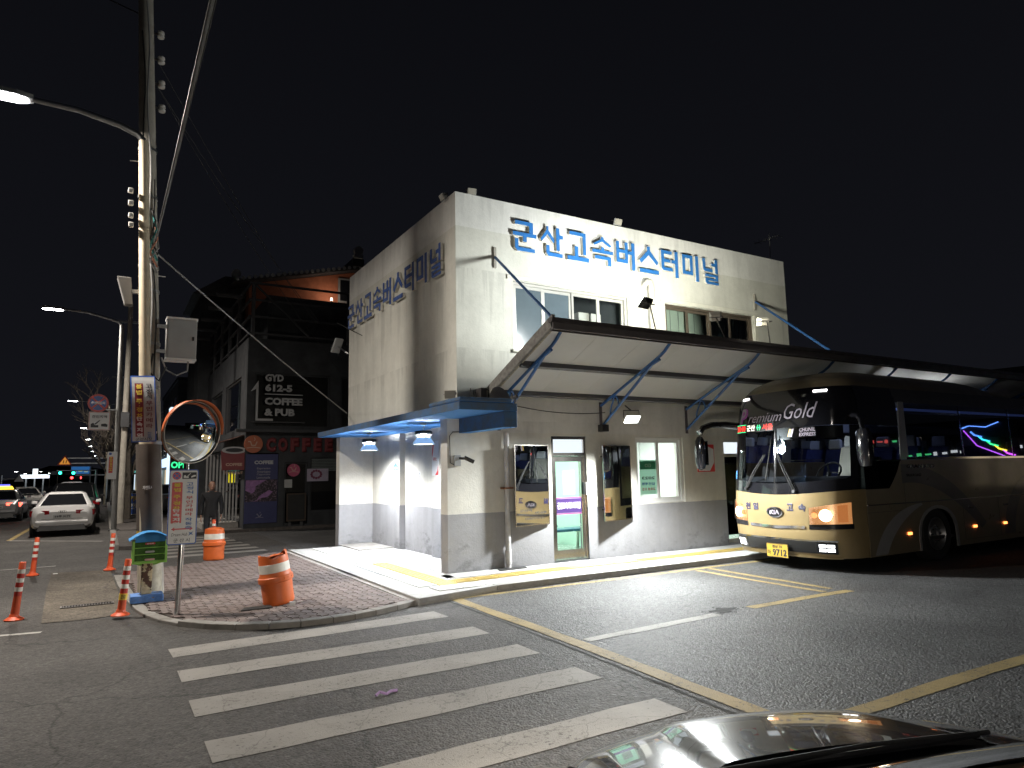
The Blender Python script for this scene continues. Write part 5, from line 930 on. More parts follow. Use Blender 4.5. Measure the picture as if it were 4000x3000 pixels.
# ---- control cabinet on the pole
cb = thing('pole_cabinet', 'grey metal control cabinet hung on the concrete pole', 'cabinet', (.92, 11.9, 3.66)); MB().box(.73, 1.16, 11.68, 11.98, 3.68, 4.30).build('body', grey_paint, cb, bevel=.008); MB().box(.75, 1.14, 11.668, 11.679, 3.70, 4.28).build('door', grey_paint, cb); MB().box(1.09, 1.12, 11.655, 11.667, 3.97, 4.03).build('lock', black, cb); MB().box(.72, 1.17, 11.66, 11.99, 4.30, 4.33).build('lid', white_pl, cb); MB().box(.72, 1.165, 11.67, 11.99, 3.655, 3.679).build('base_plate', white_pl, cb)
for z in (3.78, 4.18): MB().box(.60, .729, 11.84, 11.90, z, z+.05).build('bracket', steel, cb)
MB().tube([(1.06, 11.8, 3.65), (1.05, 11.8, 3.5), (.9, 11.8, 3.42), (.75, 11.82, 3.5), (.68, 11.84, 3.7)], .013, 8).build('cable', wire_m, cb, smooth=True)
c2 = thing('small_pole_box', 'slim tilted metal box on the street side of the concrete pole', 'cabinet', (.1, 12.0, 4.6)); MB().hexa([(.14, 11.9, 4.52), (.25, 11.9, 4.52), (.25, 12.1, 4.52), (.14, 12.1, 4.52)], [(.02, 11.9, 4.95), (.21, 11.9, 4.95), (.21, 12.1, 4.95), (.02, 12.1, 4.95)]).build('body', mat('box_grey_dark', (.16, .155, .15), .6, 0, .1), c2, bevel=.008); MB().box(.20, .36, 11.97, 12.03, 4.72, 4.78).build('bracket', steel, c2)
# ---- bowed warning board on the pole
bn = thing('parking_warning_board', 'bowed red and white parking enforcement board strapped to the pole', 'sign', (.46, 11.6, 2.35))
def bow(x, y, z): t = (y+.5); return V((.455+x-.03*(y/.5)+.07*(abs(y)/.5)**2*.0, 11.60-.10*(1-(y/.52)**2)*.9-z, 2.86+y+.05*x))
MB().grid(lambda x, y: bow(x, y, 0), [-.165, -.08, 0, .08, .165], [-.5+i/12 for i in range(13)]).build('board', mat('board_grey', (.46, .47, .48), .5, 0, .1, 8), bn)
fr = MB()
for (x0, x1) in ((-.165, -.150), (.150, .165)): fr.grid(lambda x, y: bow(x, y, .002), [x0, x1], [-.5+i/12 for i in range(13)])
fr.grid(lambda x, y: bow(x, y, .002), [-.15, .15], [-.5, -.485]); fr.grid(lambda x, y: bow(x, y, .002), [-.15, .15], [.485, .5]); fr.build('border', signblue, bn)
MB().grid(lambda x, y: bow(x, y, .002), [-.11, .0], [-.42+i*.8/10 for i in range(11)]).build('red_field', mat('faded_red', (.23, .022, .035), .5, 0, .1), bn)
def column(chars, xc, y0, dy, w, fn, mt, par, bold=.04, skip=' '):
    y = y0
    for ch in chars:
        if ch == ' ': y -= dy*.45; continue
        if ch == '·': MB().cyl(fn(xc, y+dy*.25, .0), fn(xc, y+dy*.25, .003), w*.09, n=8).build('lettering', mt, par); y -= dy*.35; continue
        text('lettering', ch, w, dy*.78, (lambda a, b, c, y=y: fn(xc+a, y+b, .0005+c)), mt, par, bold=bold, depth=.002); y -= dy
bf = lambda x, y, z=0: bow(x, y, .003+z)
column('불법 주·정차', -.055, .33, .092, .078, bf, ink_yellow, bn); column('단속지역', -.055, -.155, .082, .074, bf, ink_white, bn); column('고정식 ', .075, .34, .085, .085, bf, ink_black, bn, .015); column('무인카메라', .075, .075, .085, .085, bf, mat('ink_maroon', (.18, .03, .05), .5, 0, 0), bn, .02); column('작동중', .075, -.37, .03, .06, bf, ink_blue, bn, .01)
text('lettering', '군산시장', .22, .045, lambda a, b, c: bf(a, b-.46, c), ink_black, bn, bold=.01, depth=.001)
for z in (2.5, 3.2): MB().box(.56, .66, 11.70, 11.86, z, z+.03).build('strap', steel, bn)
# ---- convex mirror and enforcement sign on a steel post
mp = thing('traffic_mirror', 'orange-hooded convex traffic mirror with blue-rimmed parking sign on steel post', 'traffic mirror', (.90, 10.02, ZB)); MB().tube([(.895, 10.05, .03), (.92, 10.05, 1.2), (.945, 10.05, 2.5)], .036, 18).build('post', mat('polished_tube', (.60, .60, .60), .16, 1., .05), mp, smooth=True)
na = math.radians(-61); nrm = V((math.cos(na), math.sin(na), -.10)).normalized(); mq = nrm.to_track_quat('Z', 'Y').to_matrix().to_4x4(); mc = V((.975, 9.90, 2.41)); mq.translation = mc
Rm, Rs = .40, 1.4; prof = [(Rm*k/14, math.sqrt(Rs*Rs-(Rm*k/14)**2)-math.sqrt(Rs*Rs-Rm*Rm)) for k in range(15)]; prof[0] = (.0006, prof[0][1])
MB().lathe(prof[::-1], 56, mq, close=False).build('mirror', mat('convex_mirror', (.80, .82, .83), .02, 1., 0), mp, smooth=True, ang=80)
MB().lathe([(.396, -.02), (.412, -.02), (.416, .0), (.412, .022), (.400, .022)], 56, mq, close=False).build('mirror_rim', mat('mirror_rim', (.45, .43, .40), .3, .6, .05), mp, smooth=True, ang=60); MB().lathe([(.42, -.02), (.30, -.08), (.02, -.10), (.001, -.10)], 40, mq, close=False).build('mirror_back', mat('mirror_back', (.55, .16, .04), .5), mp, smooth=True)
upv = V((0, 0, 1)); upv = (upv-nrm*upv.dot(nrm)).normalized(); rgv = upv.cross(nrm)
hood = MB().grid(lambda a, t: mc+(rgv*math.sin(a)+upv*math.cos(a))*(.418+.015*t)+nrm*(-.02+(.02+.115*math.cos(a*.78))*t), [math.radians(-92+i*184/30) for i in range(31)], [0, .5, 1.]).build('mirror_hood', mat('hood_orange', (.56, .14, .045), .45, 0, .1), mp, smooth=True); md = hood.modifiers.new('thickness', 'SOLIDIFY'); md.thickness = .004
MB().bar((.945, 10.05, 2.41), mc-nrm*.09, .05, .05).build('mirror_bracket', steel, mp)
sf = facing((.905, 9.985, 1.435), -.02); SWd, SHt = .35, .97
sb = panel(SWd, SHt, .03, sf, .012).build('sign_board', signwhite, mp); sfo = lambda o: (lambda x, y, z=0.: sf(x, y, .0125+o+z)); ring(SWd, SHt, .03, .014, sfo(0), .003).build('sign_border', signblue, sb)
panel(.125, .53, .012, lambda x, y, z: sf(x-.075, y+.055, .0125+z), .002).build('red_field', signred, sb)
column('불법 주·정차', -.075, .285, .062, .082, sfo(.002), ink_yellow, sb); column('단속지역', -.075, -.045, .058, .080, sfo(.002), ink_white, sb)
column('고정식 ', .075, .295, .053, .085, sfo(0), ink_blue, sb, .02); column('무인카메라 ', .075, .115, .053, .085, sfo(0), ink_red, sb, .02); column('작동중', .075, -.165, .053, .085, sfo(0), ink_blue, sb, .02)
dsc = disc(.052, lambda x, y, z: sf(x-.085, y+.405, .0125+z), .002).build('no_parking_disc', signblue, sb); ring(.104, .104, .052, .011, lambda x, y, z: sf(x-.085, y+.405, .0148+z), .0015, 8).build('disc_ring', signred, sb)
for a in (PI/4, -PI/4): MB().bar(sf(-.085-.04*math.cos(a), .405-.04*math.sin(a), .0165+.001*(a > 0)), sf(-.085+.04*math.cos(a), .405+.04*math.sin(a), .0165+.001*(a > 0)), .011, .001, sf(0, 0, 1)-sf(0, 0, 0)).build('disc_bar', signred, sb)
tow = panel(.17, .085, .003, lambda x, y, z: sf(x+.065, y+.405, .0125+z), .002).build('tow_field', ink_black, sb)
for P in ([(-.07, -.03), (-.01, -.03), (-.01, -.012), (-.035, -.012), (-.05, .008), (-.07, .0)], [(-.03, -.008), (-.02, -.012), (.015, .03), (.012, .036)], [(.02, -.028), (.075, -.01), (.075, .008), (.05, .006), (.035, -.002), (.022, -.01)]): MB().prism([sf(.065+x, .405+y, .0146) for x, y in clean(P)], sf(0, 0, .001)-sf(0, 0, 0)).build('tow_symbol', ink_white, sb)
ar = MB().prism([sf(x, -.285+y, .0125) for x, y in ((-.13, 0), (-.09, .025), (-.09, .009), (.09, .009), (.09, .025), (.13, 0), (.09, -.025), (.09, -.009), (-.09, -.009), (-.09, -.025))][::-1], sf(0, 0, .002)-sf(0, 0, 0)).build('double_arrow', signred, sb)
text('lettering', 'Dream Hub', .19, .04, lambda x, y, z: sf(x-.03, y-.355, .0125+z), ink_black, sb, bold=.0, shear=.3, depth=.001); MB().prism([sf(.105+x, -.35+y, .0125) for x, y in ((-.03, -.03), (0, -.008), (.03, -.02), (.012, .004), (.035, .03), (.0, .012), (-.025, .02), (-.012, 0))], sf(0, 0, .0015)-sf(0, 0, 0)).build('city_logo', ink_blue, sb); text('lettering', '군 산 시', .19, .05, lambda x, y, z: sf(x, y-.43, .0125+z), ink_black, sb, bold=.01, depth=.001)
for z in (1.1, 1.75): MB().box(.86, .97, 9.999, 10.09, z, z+.04).build('sign_clamp', steel, mp)
# ---- free-paper dispenser
nw = thing('newspaper_dispenser', 'green newspaper dispenser with curved blue roof on a rusty post', 'dispenser', (.60, 11.42, ZB)); lime = mat('lime_enamel', (.18, .46, .04), .4, 0, .1, 6); dgreen = mat('green_flap', (.035, .10, .015), .65, 0, .35, 25, spec=.2)
MB().box(.40, .82, 11.28, 11.62, .055, .155).build('base', peel('base_blue_paint', (.085, .21, .52), (.22, .18, .14), .62, 14), nw, bevel=.008); MB().box(.53, .67, 11.42, 11.52, .155, .62).build('post', peel('peeling_post_paint', (.55, .47, .30), (.075, .032, .018), .515, 9), nw, bevel=.006)
MB().prism([(.50, 11.44, .56), (.70, 11.44, .56), (.84, 11.44, .605), (.39, 11.44, .605)], (0, .12, 0)).build('cradle', lime, nw)
bx = wall_cells('y', 11.30, 11.60, .395, .845, .60, .925, [(.425, .815, .625, .91)]).build('case', lime, nw); MB().box(.425, .815, 11.585, 11.60, .625, .91).build('case_back', mat('deep_green', (.03, .08, .015), .6), nw)
for k in range(3):
    z = .628+k*.095; MB().box(.428, .812, 11.302, 11.308, z+.012, z+.086).build('flap', dgreen, nw); MB().box(.428, .812, 11.296, 11.312, z, z+.010).build('shelf_edge', lime, nw); MB().box(.45, .79, 11.36, 11.55, z+.01, z+.05).build('paper_stack', mat('paper_stack', (.20, .22, .16), .8, 0, .4, 30), nw)
for z, mt, w in ((.655, mat('pink_label', (.55, .33, .30), .5), .13), (.765, grey_paint, .12), (.88, ink_red, .13)): panel(w, .026, .012, facing((.62, 11.3, z)), .004).build('flap_label', mt, nw)
text('label_lettering', '교차로', .09, .020, facing((.62, 11.295, .88)), ink_white, nw, bold=.03, depth=.0008)
roofp = [(.35+.54*i/14, .915+.135*math.sin(PI*(i+.6)/15.2)**.9) for i in range(15)]
MB().prism([(x, 11.24, z) for x, z in roofp]+[(x, 11.24, z-.012) for x, z in roofp[::-1]], (0, .42, 0)).build('roof', mat('dispenser_roof_blue', (.045, .22, .50), .7, 0, .1, spec=.2), nw, bevel=.006); MB().prism([(x, 11.285, z-.014) for x, z in roofp[2:-2]]+[(roofp[-3][0], 11.285, .905), (roofp[2][0], 11.285, .905)], (0, .008, 0)).build('roof_gable', mat('dispenser_roof_blue', (.05, .2, .5)), nw)
# ---- orange drums
def drum(label, loc, tilt, rz, tape_w, dent, lab2=None):
    t = thing('traffic_drum', label, 'traffic drum', loc, rz, 'orange traffic drums on the corner'); T = Matrix.Rotation(tilt, 4, 'Y')
    MB().lathe([(.001, .0), (.195, .0), (.205, .015), (.21, .04), (.207, .12), (.212, .30), (.232, .31), (.235, .335), (.232, .375), (.216, .385), (.212, .40), (.204, .44)], 40, T, close=False).build('body', orange, t, smooth=True, ang=30, world=False)
    MB().lathe([(.2045, .44), (.2065, .443), (.203, .555), (.2005, .558)], 40, T, close=False).build('reflective_band', reflective, t, smooth=True, world=False)
    top = MB(); n = 40; P0 = []; P1 = []; P2 = []; P3 = []
    for i in range(n):
        a = 2*PI*i/n; z = .66+(.0 if not dent else .03*math.sin(a*2+1)+.015*math.sin(a*5)); r = .192*(1-(.18*max(0, math.sin(a-.4))**3 if dent else 0)); P0.append(V((.2005*math.cos(a), .2005*math.sin(a), .558))); P1.append(V((.198*math.cos(a), .198*math.sin(a), .60))); P2.append(V((r*math.cos(a), r*math.sin(a), z))); P3.append(V((r*.86*math.cos(a), r*.86*math.sin(a), z-.01)))
    vs = [T @ p for p in P0+P1+P2+P3]; top.add(vs, [(j*n+i, j*n+(i+1) % n, (j+1)*n+(i+1) % n, (j+1)*n+i) for j in range(3) for i in range(n)])
    top.build('upper_body', orange, t, smooth=True, ang=40, world=False)
    cap = [T @ V((.165*math.cos(2*PI*i/30), .165*math.sin(2*PI*i/30), .645 if not dent else .60+.03*math.sin(2*PI*i/15))) for i in range(30)]
    MB().add(cap, [tuple(range(30))]).build('top_plate', orange if not dent else mat('drum_inside', (.16, .03, .008), .8), t, world=False)
    if not dent: MB().lathe([(.165, .645), (.14, .675), (.05, .69), (.001, .69)], 30, T, close=False).build('lid', orange, t, smooth=True, world=False)
    else: MB().bar(T @ V((-.16, .03, .64)), T @ V((.13, -.05, .66)), .10, .006).build('torn_lid', orange, t, world=False)
    for k in range(3): a = -1.7+k*.55; MB().bar(T @ V((.236*math.cos(a), .236*math.sin(a), .35)), T @ V((.236*math.cos(a+.3), .236*math.sin(a+.3), .352)), .006, .02).build('moulded_rib', orange, t, world=False)
    return t
drum('upright orange drum with pale reflective band by the far crosswalk', (2.12, 16.25, .05), 0., 0., .1, False); drum('leaning orange drum with torn lid on the brick pavement', (2.17, 10.02, .066), -.155, -.12, .1, True)
tag(MB().prism([(1.62, 9.72, .064), (2.02, 9.70, .064), (2.02, 9.9, .064), (1.70, 9.9, .064)], (0, 0, .012)).build('drain_cover', mat('iron_black', (.012, .012, .012), .7, 0, .3, 30)), 'black iron cover in the bricks beside the leaning drum', 'drain cover')
# ---- flexible delineator posts
def delineator(label, loc, h, lean, sticker=False):
    t = thing('delineator_post', label, 'delineator', loc, 0, 'orange delineator posts at the kerb'); T = Matrix.Rotation(lean, 4, 'Y')
    MB().lathe([(.001, 0), (.11, 0), (.112, .012), (.085, .03), (.06, .045), (.048, .08)], 22, None).build('base', redor, t, smooth=True, world=False); MB().lathe([(.050, .03), (.044, .3), (.039, h-.01), (.034, h), (.001, h)], 20, T, close=False).build('post', redor, t, smooth=True, world=False)
    for k in range(3):
        z = h-.09-k*.115; MB().lathe([(.0412, z-.055), (.0425, z-.055), (.0415, z+.0), (.040, z+.0)], 20, T @ Matrix.Diagonal((1.02+.02*k, 1.02+.02*k, 1, 1))).build('reflective_band', reflective, t, smooth=True, world=False)
        MB().lathe([(.0412, z-.112), (.0424, z-.112), (.0418, z-.058), (.040, z-.058)], 20, T @ Matrix.Diagonal((1.02+.02*k, 1.02+.02*k, 1, 1))).build('red_band', redband, t, smooth=True, world=False)
    if sticker: MB().lathe([(.048, h-.52), (.0495, h-.52), (.049, h-.44), (.047, h-.44)], 20, T).build('sticker', ink_yellow, t, world=False); text('sticker_lettering', '주차금지\n442-7777', .06, .05, lambda x, y, z: T @ V((.05*math.sin(x/.05), -.05*math.cos(x/.05)-z-.0005, h-.48+y)), ink_black, t, bold=.02, depth=.001, world=False)
    return t
delineator('delineator post on the road side of the gutter grate', (-.93, 11.30, .004), .74, .075); delineator('delineator post where gutter apron meets the white edge line', (-1.10, 16.3, .008), .72, .06); delineator('delineator post with yellow sticker beside the newspaper dispenser', (.27, 10.55, .04), .72, .085, True); delineator('delineator post at the kerb end near the parked white car', (.18, 16.1, .02), .72, .05); delineator('delineator post standing just behind the upright drum', (2.2, 17.0, .004), .86, .0)
# ---- second street lamp with its signs
street_lamp('street lamp carrying the round no-parking sign beside the far crosswalk', [(.36-.012*z, 27.05, z) for z in (.1, 2, 4, 6, 7.2)], (-1.45, 27.02, 7.58), 700, r=.085, light=True, pm=mat('lamp_pole_grey', (.22, .22, .215), .5, .2, .12, 6))
sg = thing('no_parking_sign', 'round blue and red no-parking sign over a white tow-away plate', 'sign', (.3, 27.0, 3.4)); f5 = facing((-.30, 26.9, 4.41)); disc(.31, f5, .01).build('disc', signred, sg); disc(.245, lambda x, y, z: f5(x, y, .0105+z), .004).build('disc_field', signblue, sg)
for a in (PI/4, -PI/4): MB().bar(f5(-.25*math.cos(a), -.25*math.sin(a), .017+.003*(a > 0)), f5(.25*math.cos(a), .25*math.sin(a), .017+.003*(a > 0)), .06, .003, (0, -1, 0)).build('disc_bar', signred, sg)
text('lettering', '주정차금지', .40, .09, lambda x, y, z: f5(x, y, .022+z), ink_white, sg, bold=.04); f6 = facing((-.24, 26.9, 3.80)); panel(.62, .62, .02, f6, .01).build('plate', signwhite, sg); ring(.60, .60, .02, .012, lambda x, y, z: f6(x, y, .0105+z), .002).build('plate_border', ink_red, sg); text('lettering', '견인지역', .44, .10, lambda x, y, z: f6(x, y+.15, .0105+z), ink_black, sg, bold=.03)
for P in ([(-.24, -.22), (-.02, -.22), (-.02, -.14), (-.12, -.14), (-.17, -.06), (-.24, -.1)], [(-.14, -.1), (-.1, -.12), (.03, .02), (.0, .03)], [(.06, -.18), (.24, -.2), (.25, -.12), (.18, -.08), (.06, -.1)]): MB().prism([f6(x, y, .0105) for x, y in clean(P)], f6(0, 0, .003)-f6(0, 0, 0)).build('tow_symbol', ink_black, sg)
MB().bar((-.35, 26.95, 4.2), (.31, 27.0, 4.2), .03, .03).build('bracket', steel, sg); MB().bar((-.27, 26.93, 3.5), (-.27, 26.93, 4.5), .03, .02).build('bracket', steel, sg)
s3 = thing('parking_notice_board', 'slim white parking notice on the far street lamp pole', 'sign', (.22, 26.9, 1.85)); f7 = facing((.20, 26.93, 2.30)); panel(.30, .93, .02, f7, .01).build('board', signwhite, s3); panel(.12, .55, .01, lambda x, y, z: f7(x-.03, y+.02, .0105+z), .002).build('red_field', signred, s3); column('불법주정차단속', -.03, .26, .072, .085, lambda x, y, z=0: f7(x, y, .0128+z), ink_yellow, s3); disc(.045, lambda x, y, z: f7(x-.06, y+.39, .0105+z), .002).build('disc', signblue, s3); MB().box(-.1+.20, .1+.26, 26.94, 27.02, 2.3, 2.33).build('bracket', steel, s3)
# ---- overhead cables
def cable(label, pts, r, mt=cable_m, group=None): return tag(MB().tube(pts, r, 6).build('overhead_cable', mt, smooth=True), label, 'cable', group)
for k in range(4): cable('bundled cable leaving the concrete pole overhead along the road', sag((px(5.6)+.09+.012*k, 11.9-.02*(k % 3), 5.55+.05*(k % 4)), (.60+.022*k, -8, 5.80+.03*(k % 3)), .05+.02*k), .008+.002*(k % 3), (cable_m, wire_m, wire_m)[k % 3], 'bundle of cables along the road')
cable('pale service cable stretched from the pole to the terminal side wall', sag((px(5.5)+.1, 11.95, 5.42), (5.25, 17.0, 3.38), .05), .014, wire_m)
cable('black cable crossing the side letters to the awning corner', sag((5.15, 17.6, 5.85), (5.93, 10.70, 3.28), .06, 20), .010)
for k in range(3): cable('faint cable strung from the pole toward the coffee house', sag((px(8.2)+.12, 12.0, 8.32+.43*(k % 2)), (6.6+.25*k, 22.0, 5.2+.15*k), .3), .006, cable_m, 'cables toward the coffee house')
cable('thin wire rising from the pole over the road', sag((px(9.3), 12.0, 9.45), (-6, 14, 12.5), .1), .010)
# ---- litter
lt_ = tag(MB().tube([(1.66, 6.58, .012), (1.70, 6.60, .03), (1.75, 6.57, .014), (1.80, 6.60, .02), (1.86, 6.62, .012)], .012, 6).build('ribbon_scrap', mat('purple_ribbon', (.30, .20, .38), .5, 0, .3, 20)), 'purple and white ribbon scrap lying between the crosswalk stripes', 'litter'); lt_.location = atz(1505, 2713, 0)-V((1.75, 6.6, 0))
for k, (u, v, lab) in enumerate(((215, 2242, 'paper scrap by the delineator post on the white line'), (1170, 2350, 'paper scrap on the bricks beside the leaning drum'), (1140, 2365, 'white cup at the foot of the leaning drum'), (600, 2315, 'dry leaf litter at the dispenser base'))):
    p = atz(u, v, .066 if u > 400 else .006); tag(MB().prism([(p.x-.04, p.y-.02, p.z), (p.x+.04, p.y-.025, p.z), (p.x+.035, p.y+.02, p.z), (p.x-.03, p.y+.025, p.z)], (.005, 0, .008 if k != 2 else .05)).build('paper_scrap', signwhite if k < 3 else mat('leaf_brown', (.1, .07, .04))), lab, 'litter')
# ================================================================ cars
def carpaint(name, col, metal=.0, rough=.3):
    mt, nt, b = newmat(name); setp(b, col=col, rough=rough, metal=metal, coat=.8, crough=.04); return mt
carglass = mat('car_glass', (.010, .011, .013), .06, 0, 0, spec=.7); tail_off = mat('tail_lens', (.34, .010, .014), .18, 0, .1, 30); tail_on = emis('tail_lit', (1., .07, .04), 7)
def car(name, label, cat, loc, rz, paint, L, W, H, kind='sedan', lit=None, plate='64루 3171', group=None, detail=True):
    """local frame: +x forward, z up; rounded body lofted over stations, glasshouse on top"""
    t = thing(name, label, cat, loc, rz, group); suv = kind in ('suv', 'van'); h = W/2; zb = .22 if not suv else .30
    deck = 1.0*H/1.43 if not suv else .66*H; hood = .70*H/1.43 if kind == 'sedan' else .60*H; belt = deck if not suv else .62*H
    st = [(-L/2, .42, .80, .86), (-L/2+.06, .30, .92, .95), (-L/2+.35, zb, .985, 1.), (-L*.22, zb-.02, 1., 1.), (L*.1, zb-.02, 1., 1.), (L*.30, zb-.02, 1., 1.), (L/2-.35, zb, .97, .80), (L/2-.08, .26, .86, .72), (L/2, .36, .72, .60)]
    rings = []
    for x, z0, wk, tk in st:
        top = (deck if x < L*.12 else hood+(deck-hood)*max(0, 1-(x-L*.12)/(L*.12))*.6)*(.80 if x in (-L/2, L/2) else .97 if abs(x) > L/2-.1 else 1.); w = h*wk; zm = z0+(top-z0)*.5
        P = [(0, z0), (w*.80, z0), (w*.95, z0+.09), (w, zm), (w*.985, top-.16), (w*.93, top-.035), (w*.80, top), (0, top+.012)]; rings.append([V((x, y, z)) for y, z in P]+[V((x, -y, z)) for y, z in P[-2:0:-1]])
    n = len(rings[0]); mb = MB()
    for a, b in zip(rings, rings[1:]): mb.add(a+b, [(i, (i+1) % n, n+(i+1) % n, n+i)[::-1] for i in range(n)])
    mb.add(rings[0], [tuple(range(n))]); mb.add(rings[-1], [tuple(range(n))[::-1]])
    body = mb.build('body', paint, t, smooth=True, ang=42, world=False); sd = body.modifiers.new('soften', 'SUBSURF'); sd.levels = 2; sd.render_levels = 2
    # glasshouse: base ring at belt, roof ring
    xr0, xr1, xf1, xf0 = {'sedan': (-L*.36, -L*.17, L*.055, L*.20), 'suv': (-L*.465, -L*.40, L*.08, L*.20), 'van': (-L*.485, -L*.455, L*.24, L*.36)}[kind]; wb, wt = h*(.93 if suv else .88), h*(.74 if suv else .64); zb2, zt = belt-.02, H-.03
    B = [V((xr0, -wb*.88, zb2)), V((xr0+.25, -wb, zb2)), V((xf0-.35, -wb, zb2)), V((xf0, -wb*.80, zb2))]; T = [V((xr1, -wt*.90, zt-.04)), V((xr1+.2, -wt, zt-.02)), V((xf1-.25, -wt, zt-.02)), V((xf1, -wt*.88, zt-.05))]
    Bm = [V((p.x, -p.y, p.z)) for p in B]; Tm = [V((p.x, -p.y, p.z)) for p in T]; ring_b = B+Bm[::-1]; ring_t = T+Tm[::-1]
    def pane(a, b, c, d, nm, mt, ins=.05, out=.004):
        ctr = (a+b+c+d)/4; nrm = (b-a).cross(d-a).normalized()
        if nrm.dot(ctr-V((0, 0, H*.6))) < 0: nrm = -nrm
        q = [p+(ctr-p)*ins+nrm*out for p in (a, b, c, d)]; return MB().quad(*q).build(nm, mt, t, world=False)
    gh = MB().add(ring_b+ring_t, [(i, (i+1) % 8, 8+(i+1) % 8, 8+i) for i in range(8)]+[tuple(range(8, 16))]).build('cabin', paint, t, smooth=True, ang=30, world=False, bevel=.03)
    roof = MB().add([p+V((0, 0, .0)) for p in ring_t]+[V((p.x*.96+.0, p.y*.8, H)) for p in ring_t], [(i, (i+1) % 8, 8+(i+1) % 8, 8+i) for i in range(8)]+[tuple(range(8, 16))]).build('roof', paint, t, smooth=True, ang=50, world=False)
    pane(B[0], Bm[0], Tm[0], T[0], 'rear_window', carglass, .07, .012); pane(B[3], Bm[3], Tm[3], T[3], 'windscreen', carglass, .06, .012)
    for S, U in ((B, T), (Bm, Tm)): pane(S[1], S[1].lerp(S[2], .47), U[1].lerp(U[2], .45), U[1], 'side_window', carglass, .07, .016); pane(S[1].lerp(S[2], .5), S[2], U[2], U[1].lerp(U[2], .48), 'side_window', carglass, .07, .016)
    for sx, r in ((-L*.29, .32), (L*.30, .32)):
        for s in (-1, 1):
            M_ = Matrix.Translation((sx, s*(h-.03), r)) @ Matrix.Rotation(-s*PI/2, 4, 'X'); MB().lathe([(.001, -.06), (r+.06, -.06), (r+.06, .012), (.001, .012)], 24, M_).build('arch_shadow', black, t, world=False)
            w_ = MB().lathe([(.20, -.18), (r-.02, -.18), (r, -.15), (r, .0), (r-.02, .03), (.21, .03)], 26, M_, close=False).build('wheel', rubber, t, smooth=True, world=False); MB().lathe([(.001, .0), (.06, .02), (.19, .0), (.215, .03)], 20, M_, close=False).build('rim', mat('alloy', (.4, .4, .42), .3, .9, .1), w_, smooth=True, world=False)
    zt_ = deck*.79; xb = -L/2
    for s in (-1, 1):
        lens_ = tail_on if lit else tail_off; y0, y1 = (.40, .96) if kind == 'sedan' else (.72, .96)
        tl = MB().add([V((xb-.012+(.09 if k else 0.)+(0.02 if k else 0), s*h*(y0+(y1-y0)*k), zt_+dz)) for k in (0, 1) for dz in ((-.05, .065) if k == 0 else (-.12, .065))]+[V((xb+.36, s*(h*1.004), zt_+.045)), V((xb+.36, s*(h*1.004), zt_-.01))], [(0, 2, 3, 1), (2, 5, 4, 3)]).build('tail_lamp', lens_, t, world=False); sm = tl.modifiers.new('thickness', 'SOLIDIFY'); sm.thickness = .03; sm.offset = 0
        MB().prism([V((L/2-.20, s*h*.55, hood*.83)), V((L/2-.30, s*h*.86, hood*.86)), V((L/2-.30, s*h*.86, hood*.70)), V((L/2-.14, s*h*.55, hood*.68))], (.13, s*.02, 0)).build('headlamp', emis('car_headlamp', (1, .95, .85), 14) if lit == 'front' else mat('headlamp_off', (.45, .46, .48), .15, .3, .1), t, world=False)
        mm = MB().hexa([V((xf0-.45, s*(h*.98), belt+.0)), V((xf0-.33, s*(h*.98), belt)), V((xf0-.33, s*(h*1.17), belt+.02)), V((xf0-.45, s*(h*1.17), belt+.02))], [V((xf0-.45, s*(h*.98), belt+.11)), V((xf0-.36, s*(h*.98), belt+.10)), V((xf0-.36, s*(h*1.15), belt+.12)), V((xf0-.45, s*(h*1.15), belt+.13))]).build('door_mirror', paint, t, bevel=.02, world=False)
    if detail:
        MB().hexa([V((xb-.02, -h*.74, zb-.01)), V((xb+.3, -h*.80, zb-.01)), V((xb+.3, h*.80, zb-.01)), V((xb-.02, h*.74, zb-.01))], [V((xb+.03, -h*.66, zb+.17)), V((xb+.3, -h*.78, zb+.17)), V((xb+.3, h*.78, zb+.17)), V((xb+.03, h*.66, zb+.17))]).build('diffuser', black, t, world=False)
        bm_ = MB().box(xb-.035, xb+.1, -h*.80, h*.80, zb+.20, zb+.30).build('rear_bumper', paint, t, bevel=.03, world=False)
        pfn = plane_fn((xb-.016, 0, zt_-.13), (0, -1, 0), (0, 0, 1)); pl_ = panel(.50, .115, .01, pfn, .012).build('number_plate', mat('plate_pale', (.50, .51, .50), .5, 0, .05), t, world=False); text('plate_number', plate, .42, .075, lambda x, y, z: pfn(x, y, .0125+z), ink_black, pl_, bold=.03, world=False)
        MB().box(xb-.005, xb+.02, -h*.62, h*.62, zt_-.215, zt_-.205).build('boot_gap', black, t, world=False)
    return t
wc = car('parked_car', 'white saloon car parked in the yellow-edged bay by the kerb', 'car', (-1.12, 29.35, 0), PI/2, carpaint('car_white', (.72, .72, .72)), 4.70, 1.83, 1.43)
bf_ = plane_fn((0, 0, 0), (0, -1, 0), (0, 0, 1)); rg4 = MB()
for k in range(4): rg4.tube([V((-2.372, .075-.05*k+.034*math.cos(2*PI*i/16), .81+.034*math.sin(2*PI*i/16))) for i in range(17)], .006, 6)
tag(rg4.build('ring_badge', chrome, wc, world=False), kind='stuff')
car('parked_suv', 'black off-road car parked ahead of the white saloon', 'car', (-1.05, 36.2, 0), PI/2, carpaint('car_black', (.012, .012, .013)), 4.75, 1.90, 1.72, 'suv', plate='21가 5580')
tx = car('taxi', 'silver taxi with yellow roof lamp driving away', 'car', (-4.15, 41.2, 0), PI/2, carpaint('car_silver', (.33, .34, .35), .5), 4.8, 1.84, 1.46, lit='rear', plate='32바 1204')
